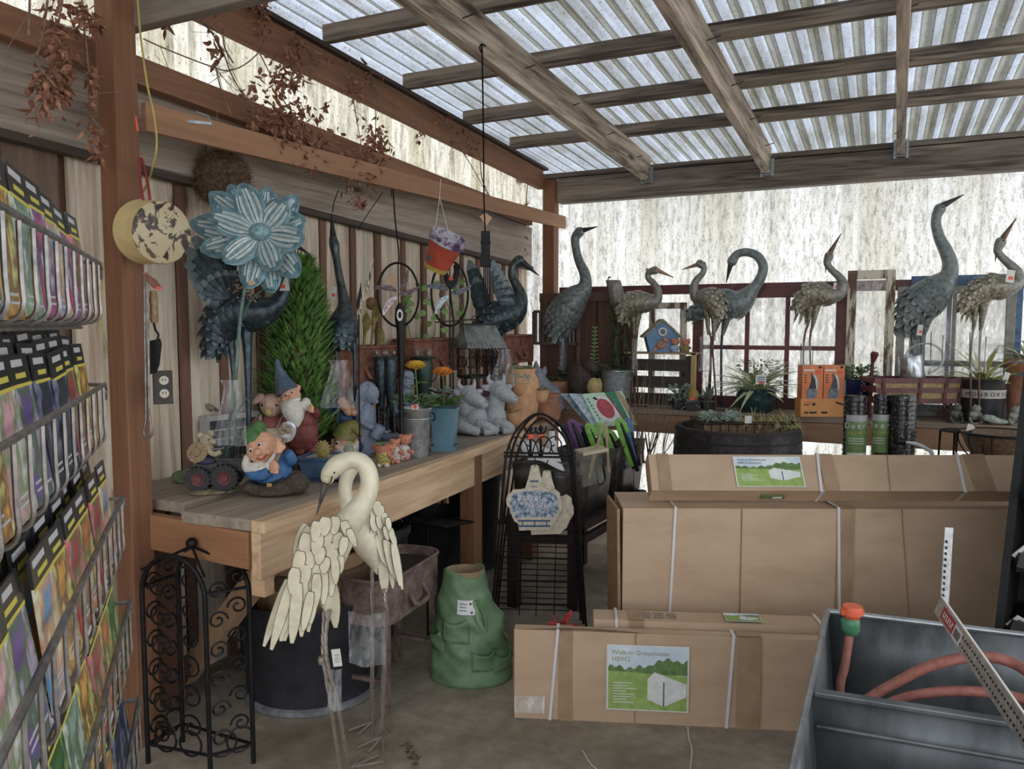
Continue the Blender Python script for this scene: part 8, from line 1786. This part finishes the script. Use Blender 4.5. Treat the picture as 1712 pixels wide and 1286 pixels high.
# ------------------------------------------------------------------ under the bench and on the floor
def floorthings():
    # wrought iron wine-rack style obelisk
    T = thing('wrought_iron_rack', 'black wrought iron arched rack with scrollwork beside the bench end', 'rack', (-2.1, 1.9, 0))
    A, B, C_ = onz(247, 1282, 0), onz(474, 1284, 0) , onz(305, 1240, 0)
    fl = onz(248, 1276, 0); fr = onz(352, 1296, 0); bl = onz(306, 1240, 0); br = onz(424, 1276, 0)
    hs = 1.02
    def arch(p, q, h0, h1, n=14):
        return [tuple(p + ZZ * (h0 * i / 6)) for i in range(7)] + [tuple(p.lerp(q, .5 - .5 * math.cos(PI * i / n)) + ZZ * (h0 + (h1 - h0) * math.sin(PI * i / n))) for i in range(1, n)] + [tuple(q + ZZ * (h0 * (6 - i) / 6)) for i in range(7)]
    zt = .68
    for p, q in ((fl, fr), (bl, br)):
        m = MB(); m.tube(arch(p, q, .62, .76), .0085, 8); m.build('arch_frame', BLACKM, T)
    for p, q in ((fl, bl), (fr, br)):
        for z in (.07, .64): m = MB(); m.tube([p + ZZ * z, q + ZZ * z], .006, 6); m.build('side_rail', BLACKM, T)
    for p, q in ((fl, fr), (bl, br)): m = MB(); m.tube([p + ZZ * .07, q + ZZ * .07], .006, 6); m.build('front_rail', BLACKM, T)
    m = MB(); m.ell((fl + fr + bl + br) / 4 + ZZ * .79, .02); 
    for p in (fl, fr, bl, br): m.tube([p + ZZ * .7, (fl + fr + bl + br) / 4 + ZZ * .78], .005, 5)
    m.build('finial', BLACKM, T)
    def scroll(p, u, z, r, s):
        return [p + u * (s * (r * (1 - i / 20) * math.cos(i * .52))) + ZZ * (z + r * (1 - i / 20) * math.sin(i * .52)) for i in range(17)]
    for p, q in ((fl, fr), (fr, br), (fl, bl)):
        u = (q - p).normalized(); L = (q - p).length; m = MB()
        for i in range(6):
            z = .12 + .105 * i; r = min(.05, L * .24); m.tube(scroll(p + u * L * .27, u, z, r, 1), .004, 5); m.tube(scroll(p + u * L * .73, u, z + .04, r, -1), .004, 5)
        for s in (.3, .7): m.tube([p + u * (L * s + .045 * math.cos(a * .4)) + ZZ * (.10 + .045 * math.sin(a * .4)) for a in range(17)], .004, 5)
        m.build('scrollwork', BLACKM, T)
    # big black tub with wooden half barrel inside
    P = V((-2.16, 2.53, 0)); T = thing('black_tub', 'large round black plastic tub on the floor under the bench', 'tub', P); BT = mat('scuffed_black_tub', '1c1c22', '30303a', 10, .55, k=1.1)
    m = MB(); m.lathe([(0, .01), (.255, .01), (.27, .02), (.30, .40), (.315, .42), (.315, .44), (.295, .43), (.27, .1), (0, .1)], P, 40); m.build('tub_wall', BT, T); m = MB(); m.lathe([(.262, .004), (.285, .004), (.285, .022), (.268, .03)], P, 40); m.build('base_ring', mat('chalky_ring', '5c5c62', '84848c', 20, .8, k=1.1), T)
    T = thing('wooden_tub', 'tan wooden half barrel planter nested in the black tub', 'planter', P + ZZ * .12); m = MB(); m.lathe([(0, .12), (.2, .12), (.235, .5), (.25, .62), (.235, .62), (.2, .3), (0, .3)], P, 26); m.build('staves', wood('tan_barrel_staves', '7a5c3c', 'a0805a', 'z', k=1.1), T); m = MB(); m.lathe([(.237, .5), (.255, .5), (.258, .56), (.245, .56)], P, 26); m.build('band', mat('dark_band_brown', '4a3628', '664c38', 30, k=1.1), T)
    # stacked dark pots farther under the bench
    for i, (x, y, r, h, lb, mm) in enumerate(((-2.32, 3.12, .22, .55, 'big dark round pot under the bench behind the cream cranes', BT), (-2.36, 3.85, .2, .45, 'dark round tub under the middle of the bench', BT), (-2.32, 4.28, .17, .62, 'dark bucket with a pale rim at the far end under the bench', BT), (-2.62, 2.72, .13, .6, 'dark brown pot against the fence under the bench', mat('dark_brown_pot', '3a2822', '523a30', 20, k=1.1)))):
        P = V((x, y, 0)); T = thing('dark_pot', lb, 'plant pot', P, 'dark pots under the bench'); m = MB(); m.lathe([(0, .005), (r * .8, .005), (r, h * .9), (r * 1.06, h * .92), (r * 1.06, h), (r * .95, h), (r * .9, h * .7), (0, h * .7)], P, 30); m.build('pot_wall', mm, T)
        if i == 0:
            m = MB(); q = random.Random(3)
            for k in range(260): m.leaf(P + V((q.uniform(-.2, .2), q.uniform(-.2, .2), h + q.uniform(-.08, .1))), (q.uniform(-1, 1), q.uniform(-1, 1), q.uniform(0, 1)), (0, 0, 1), .035, .02)
            m.build('withered_plants', mat('withered_purple', '3a2a2a', '5c4440', 60, k=1.1), T)
            m = MB(); m.tube(cr([tuple(P + V((.1, -.1, h))), tuple(P + V((.2, .1, h + .1))), tuple(P + V((.2, .5, h + .2)))], 4), .01, 6); m.build('branch', MATS['twig_brown'], T)
    T = thing('wire_tray', 'wire hanging tray under the bench behind the cream cranes', 'tray', V((-2.02, 3.3, .5))); m = MB()
    for i in range(7): m.tube([V((-2.1 + .03 * i, 3.2, .56)), V((-2.1 + .03 * i, 3.5, .52))], .003, 4)
    m.tube([V((-2.1, 3.2, .56)), V((-1.9, 3.2, .56)), V((-1.9, 3.5, .52)), V((-2.1, 3.5, .52)), V((-2.1, 3.2, .56))], .005, 5); m.tube([V((-2.0, 3.2, .55)), V((-2.0, 3.2, 0))], .005, 5); m.build('tray_wire', DKM, T)
    # side board behind the post under the bench
    m = MB().box((-2.56, 2.12, .4), (.16, .03, .78)); o = m.build('upright_board', wood('dark_upright_board', '4a3024', '6c4836', 'z', k=1.2), None, smooth=False); tag(o, 'dark brown board standing upright under the near end of the bench', 'board')
    # green fabric grow bag
    P = onz(792, 1128, 0); k = dep(P) / FPX; g = G(792, 1128, O=P); T = thing('grow_bag', 'slumped green fabric grow bag standing on the floor', 'bag', P)
    GB = mat('green_woven_poly', '4c6a4a', '688a62', 10, .5, k=1.2, bump=.1)
    prof = [(68, -4, 0, 26), (67, -4, 14, 26), (63, -5, 50, 26), (58, -8, 86, 25), (47, -12, 118, 22), (38, -14, 150, 18), (33, -15, 178, 15)]
    pc = cr([(a, b, z, d) for a, b, z, d in prof], 4)
    def surf(a, z, off=0):
        for p, q_ in zip(pc, pc[1:]):
            if p[2] <= z <= q_[2] and q_[2] > p[2]: f_ = (z - p[2]) / (q_[2] - p[2]); r = p[0] + (q_[0] - p[0]) * f_; c_ = p[1] + (q_[1] - p[1]) * f_; break
        else: r, c_ = pc[-1][0], pc[-1][1]
        e = math.sin(min(1, max(0, z) / 178) * PI)
        w_ = 1 + e * (.05 * math.sin(a * 5 + z * .07) + .05 * math.sin(a * 3 - z * .11) + .03 * math.sin(a * 9 + z * .2) + .05 * max(0, math.sin(z * .13 + a * 1.5)) ** 3)
        top = 7 * math.sin(a * 2 + .5) * (z / 178) ** 6
        return (c_ + (r * w_ + off) * math.cos(a), (r * w_ + off) * .78 * math.sin(a), z + top)
    m = g.m(); m.grid(lambda u, v: surf(2 * PI * u, 178 * v), 72, 40); m.add([(-4 + 67 * math.cos(2 * PI * j / 36), 52 * math.sin(2 * PI * j / 36), 1) for j in range(36)], [tuple(range(36))]); m.build('bag_wall', GB, T, thick=.004)
    m = g.m(); m.lathe([(31, 166), (33.5, 180), (31, 181), (28, 150), (0, 120)], (-15, 0, 0), 30, sy=.78); m.build('tan_lining', mat('tan_bag_lining', '7c6a4c', '94805e', 30, .8, k=1.2), T)
    for (a0, a1, zt_, h_) in ((1.28, 1.52, 112, 40), (1.52, 1.74, 62, 34), (1.70, 1.9, 52, 30), (1.08, 1.26, 88, 36)):
        m = g.m(); m.grid(lambda u, v: surf(PI * (a0 + (a1 - a0) * u), zt_ - h_ * v - 8 * math.sin(u * PI) * (1 - v), 2 + 7 * math.sin(u * PI) * (1 - v)), 10, 5); m.build('pocket', GB, T, thick=.003)
    m = g.m(); m.tube(cr([surf(1.66 * PI, 140, 4), surf(1.7 * PI, 112, 5), surf(1.66 * PI, 92, 5), surf(1.62 * PI, 110, 5), surf(1.62 * PI, 138, 4)], 4), 2.2, 6, sx=1.6); m.build('strap_handle', GB, T)
    m = g.m(); m.grid(lambda u, v: surf(PI * (1.42 + .19 * u), 140 - 22 * v, 3), 6, 3); lb = m.build('paper_label', PAPER, T)
    for i in range(3): m = g.m(); m.grid(lambda u, v: surf(PI * (1.445 + .08 * u), 135 - 5 * i - 1.4 * v, 4), 4, 1); m.build('print_line', TXTG, lb, smooth=False)
    for z in (135, 122): m = g.m(); m.ell(surf(PI * 1.57, z, 4), (1.8, .8, 1.8), n=8); m.build('print_dot', EYE, lb)
    # red crumpled leaf, string, twig
    O = onz(935, 1068, .0); O = at(944, 1046, 3.2); T = thing('red_ribbon', 'crumpled bright red ribbon scrap behind the long carton', 'ribbon', V((O.x, O.y, 0))); m = MB(); m.tube([O, V((O.x, O.y, .002))], .006, 6, sx=.3); m.build('ribbon_tail', mat('bright_red_cloth', '9a2428', 'b83438', 30, .5, k=1.2), T); m = MB(frame(O)); q = random.Random(5)
    for i in range(7): m.leaf((q.uniform(-12, 6), q.uniform(-5, 5), q.uniform(-4, 6)), (q.uniform(-1, 1), q.uniform(-1, 1), q.uniform(-.5, .8)), (q.uniform(-1, 1), -1, q.uniform(-1, 1)), 20, 10, (.5, 1, .9, 1, .4), .3, q.uniform(-.8, .8))
    m.build('ribbon_fold', mat('bright_red_cloth', '9a2428', 'b83438', 30, .5, k=1.2), T)
    m = MB(); m.tube(cr([tuple(onz(x, y, .004)) for x, y in ((1150, 1216), (1152, 1235), (1157, 1255), (1154, 1286))], 5), .003, 5); o = m.build('white_string', mat('white_strap_string', 'c8c4bc', k=1.1)); tag(o, 'loose white strapping string on the concrete below the long carton', 'string')
    m = MB(); m.tube(cr([tuple(onz(x, y, .004)) for x, y in ((974, 1255), (986, 1275), (1002, 1290))], 4), .0025, 5); o = m.build('white_string', MATS['white_strap_string']); tag(o, 'short pale string on the concrete at the bottom centre', 'string')
    m = MB(); q = random.Random(2)
    for i in range(16): p = onz(676 + i * 1.6, 1244 + i * 2.2, .006); m.leaf(p, (q.uniform(-1, 1), q.uniform(-1, 1), .1), (0, 0, 1), .03, .008)
    o = m.build('fern_sprig', mat('dead_sprig', '3c3424', '5a4e38', 40, k=1.1)); tag(o, 'small dead sprig lying on the concrete near the crane feet', 'leaf')
floorthings()
def seedrack():
    d = V((-.735, .678, 0)).normalized(); n = V((.678, .735, 0)).normalized()
    E = at(165, 440, 1.3); E0 = V((E.x, E.y, 0))                      # far end of the top rail
    zs = [E.z, at(166, 645, 1.3).z, at(186, 850, 1.3).z, at(190, 1042, 1.3).z, at(205, 1232, 1.3).z]
    offs = [0, .0, .035, .045, .06]
    CH_ = mat('zinc_plated_wire', '6c6866', '94908e', 40, .35, .8, k=1.25); L = 1.0
    T = thing('seed_rack', 'tall zinc wire display rack full of seed packets at the left edge', 'rack', V((E.x, E.y, 0)) - d * .4 - n * .1)
    dp = .10
    for x in (.12, .5, .84):
        m = MB(); p = E0 - d * x - n * (dp + .005); m.tube([p, p + ZZ * 1.62], .008, 8); m.build('upright', CH_, T)
    m = MB()
    for x in (.02, .84): p = E0 - d * x - n * .09; m.tube([p - n * .16 + ZZ * .012, p + n * .14 + ZZ * .012], .009, 6)
    m.build('base_foot', CH_, T)
    for r, (z, of) in enumerate(zip(zs, offs)):
        o = E0 + n * of * .5 + d * of
        m = MB(); m.tube([o + ZZ * z + d * .012, o - d * L + ZZ * z], .0042, 6); m.tube(cr([tuple(o + ZZ * z + d * .012), tuple(o + ZZ * (z - .01) + d * .026), tuple(o + ZZ * (z - .025) + d * .02), tuple(o + ZZ * (z - .022) + d * .008)], 3), .003, 5); m.tube([o + ZZ * z + d * .0, o - n * dp + ZZ * (z + .004)], .0035, 5); m.build('rail', CH_, T)
        m = MB(); nb = 15
        for i in range(nb):
            p = o - d * (.008 + L * i / nb)
            m.tube(cr([tuple(p + ZZ * (z - .004)), tuple(p + ZZ * (z - .06)), tuple(p + ZZ * (z - .088)), tuple(p - n * .014 + ZZ * (z - .1)), tuple(p - n * .06 + ZZ * (z - .104)), tuple(p - n * dp + ZZ * (z - .104))], 3), .0028, 5)
        m.tube([o - n * .03 + ZZ * (z - .108), o - n * .03 - d * L + ZZ * (z - .108)], .003, 5); m.tube([o - n * .075 + ZZ * (z - .108), o - n * .075 - d * L + ZZ * (z - .108)], .003, 5); m.build('basket_wire', CH_, T)
    # packets: a black headed sheet with a yellow stripe and a flower picture
    PB_ = {}
    cols = [('magenta', 'c03c78', '5a3a78', 'e0c8d8'), ('crimson', 'b0243c', '5a6a38', 'd86c84'), ('golden', 'd89c28', '6a4a28', 'e8d068'), ('pale green', '8ca890', '54745c', 'c8d4c4'), ('violet', '6a4a98', '4a6a40', 'b8a0d0'), ('orange', 'd86a28', '4c6a34', 'e8b068'), ('deep navy', '2c3450', '1c2030', '7880a0'), ('leaf green', '3c7034', '285024', '98b868'), ('pink', 'd89cac', '7a8c60', 'ecd0d4'), ('sky blue', '5a90c0', 'c08c5c', 'dcd0b0')]
    BLK = mat('packet_black_header', '1c1c20', '28282c', 30, .3, k=1.1); YS = mat('packet_yellow_stripe', 'd0c02c', k=1.1); WT = mat('packet_white_text', 'c8c8cc', k=1)
    for nm, a, b, c in cols: PB_[nm] = mat('packet_print_' + nm.replace(' ', '_'), a, b, (17, 17, 14), .3, k=1.35, lo=.4, hi=.6, c3=c, detail=3)
    protos = {}
    def make(nm, simple):
        W, Hh, th = .098, .168, .003
        T = thing('seed_packet', '', 'seed packet', (0, 0, 0))
        m = MB(); m.box((0, 0, Hh * .40), (W, th, Hh * .8)); m.build('picture', PB_[nm], T, smooth=False)
        m = MB(); m.box((0, 0, Hh * .9), (W, th, Hh * .2)); m.build('header', BLK, T, smooth=False)
        m = MB(); m.box((0, -th * .55, Hh * .79), (W, th * .2, .004)); m.build('stripe', YS, T, smooth=False)
        m = MB(); m.box((-.012, -th * .55, Hh * .94), (W * .6, th * .2, .008)); m.build('title_text', WT, T, smooth=False)
        if not simple:
            m = MB(); m.box((0, -th * .55, Hh * .1), (W * .8, th * .2, .003)); m.box((-.01, -th * .55, Hh * .15), (W * .6, th * .2, .003)); m.build('small_print', WT, T, smooth=False)
            m = MB(); m.box((.0, -th * .55, Hh * .855), (W * .5, th * .2, .006)); m.build('variety_text', YS, T, smooth=False)
        return T
    q = random.Random(21)
    rows_ = ['top', 'second', 'middle', 'fourth', 'bottom']
    order = [['crimson', 'magenta', 'sky blue', 'magenta', 'pale green', 'golden', 'violet', 'pink'], ['golden', 'crimson', 'deep navy', 'deep navy', 'violet', 'pink', 'golden', 'pale green'], ['sky blue', 'crimson', 'orange', 'crimson', 'golden', 'sky blue', 'violet', 'pink'], ['leaf green', 'orange', 'crimson', 'golden', 'pale green', 'leaf green', 'deep navy', 'golden'], ['deep navy', 'deep navy', 'orange', 'golden', 'leaf green', 'deep navy', 'orange', 'crimson']]
    pos = ['at the far end', 'second from the far end', 'third from the far end', 'fourth from the far end', 'fourth from the near end', 'third from the near end', 'second from the near end', 'at the near end']
    ang = math.atan2(d.y, d.x)
    for r in range(5):
        o = E0 + n * offs[r] * .5 + d * offs[r]
        for c in range(8):
            for k in range((2, 5, 5, 5, 5)[r]):
                nm = order[r][c] if k == 0 else order[r][(c + k * 3) % 8]
                if nm not in protos: protos[nm] = make(nm, False); T = protos[nm]
                else: T = copy_tree(protos[nm])
                bk = .012 + (.016 if r == 0 else .0155) * k
                p = o - d * (.05 + .105 * c + q.uniform(-.004, .004)) - n * bk + ZZ * (zs[r] - .1 + q.uniform(0, .006) + (.012 * k if r else .004 * k))
                T.location = p; T.rotation_euler = (-.1 - .05 * k * (r > 0) , q.uniform(-.05, .05), ang)
                T.rotation_euler = Euler((-.12 + q.uniform(-.03, .03), q.uniform(-.04, .04), ang))
                T['group'] = 'seed packets in the wire rack'
                if k == 0: T['label'] = '%s seed packet in front of the %s basket, %s' % (nm, rows_[r], pos[c])
                else: T['label'] = '%s seed packet tucked behind the front ones in the %s basket' % (nm, rows_[r])
seedrack()
def blackshelf():
    P = at(1676, 900, 2.75); P.z = 0
    T = thing('black_display_shelf', 'tall black slanted display shelf at the right edge holding printed packets', 'shelf unit', P)
    BKW = mat('black_painted_board', '0a0a0c', '121214', 10, .6, k=1, spec=.2)
    tp, lo = at(1714, 600, 2.72), at(1660, 1075, 2.66); sl = (lo - tp) * 1.0; bt = tp + sl * ((tp.z) / -sl.z)
    q0 = CR * .3 + FH * .38
    m = MB(); vs = [tp, tp + q0, bt + q0, bt]; m.add([tuple(v) for v in vs] + [tuple(v + CR * .03) for v in vs], [(0, 1, 2, 3), (7, 6, 5, 4), (0, 4, 5, 1), (1, 5, 6, 2), (2, 6, 7, 3), (3, 7, 4, 0)]); m.build('side_panel', BKW, T, smooth=False)
    m = MB(); vs = [v + CR * .6 for v in vs]; m.add([tuple(v) for v in vs] + [tuple(v + CR * .03) for v in vs], [(0, 1, 2, 3), (7, 6, 5, 4), (0, 4, 5, 1), (1, 5, 6, 2), (2, 6, 7, 3), (3, 7, 4, 0)]); m.build('side_panel', BKW, T, smooth=False)
    m = MB(); m.add([tuple(tp + q0), tuple(tp + q0 + CR * .63), tuple(bt + q0 + CR * .63), tuple(bt + q0)], [(0, 1, 2, 3)]); m.build('back_panel', BKW, T, smooth=False, thick=.01)
    for i, (x, y) in enumerate(((1704, 822), (1690, 935), (1678, 1046))):
        p = at(x + 10, y, 2.68); m = MB(); m.bar(p, p + CR * .5 - FH * .04 - ZZ * .12, .02, .05); m.build('shelf_lip', mat('worn_black_edge', '242022', '343034', 20, .5, k=1), T, smooth=False)
        m = MB(); vs = [p, p + CR * .5, p + CR * .5 + q0 * .8, p + q0 * .8]; m.add([tuple(v - ZZ * .03) for v in vs] + [tuple(v - ZZ * .045) for v in vs], [(0, 1, 2, 3), (7, 6, 5, 4), (0, 4, 5, 1), (1, 5, 6, 2), (2, 6, 7, 3), (3, 7, 4, 0)]); m.build('shelf_board', BKW, T, smooth=False)
    for (x, y, lb, c1) in ((1718, 930, 'small printed packet with green edge on the upper black shelf', 'leaf green'), (1708, 1046, 'red printed packet lying on the lower black shelf', 'crimson')):
        O = at(x, y, 2.68); P2 = thing('printed_packet', lb, 'packet', O, 'packets on the black shelf'); m = MB(frame(O)); m.box((0, 0, 0), (40, 2, 26), Euler((.5, .5, 0))); m.build('packet_sheet', WHITE, P2, smooth=False); m = MB(frame(O)); m.box((0, -1.6, 0), (26, 1, 16), Euler((.5, .5, 0))); m.build('print', mat('packet_print_' + c1.replace(' ', '_'), ''), P2, smooth=False)
blackshelf()
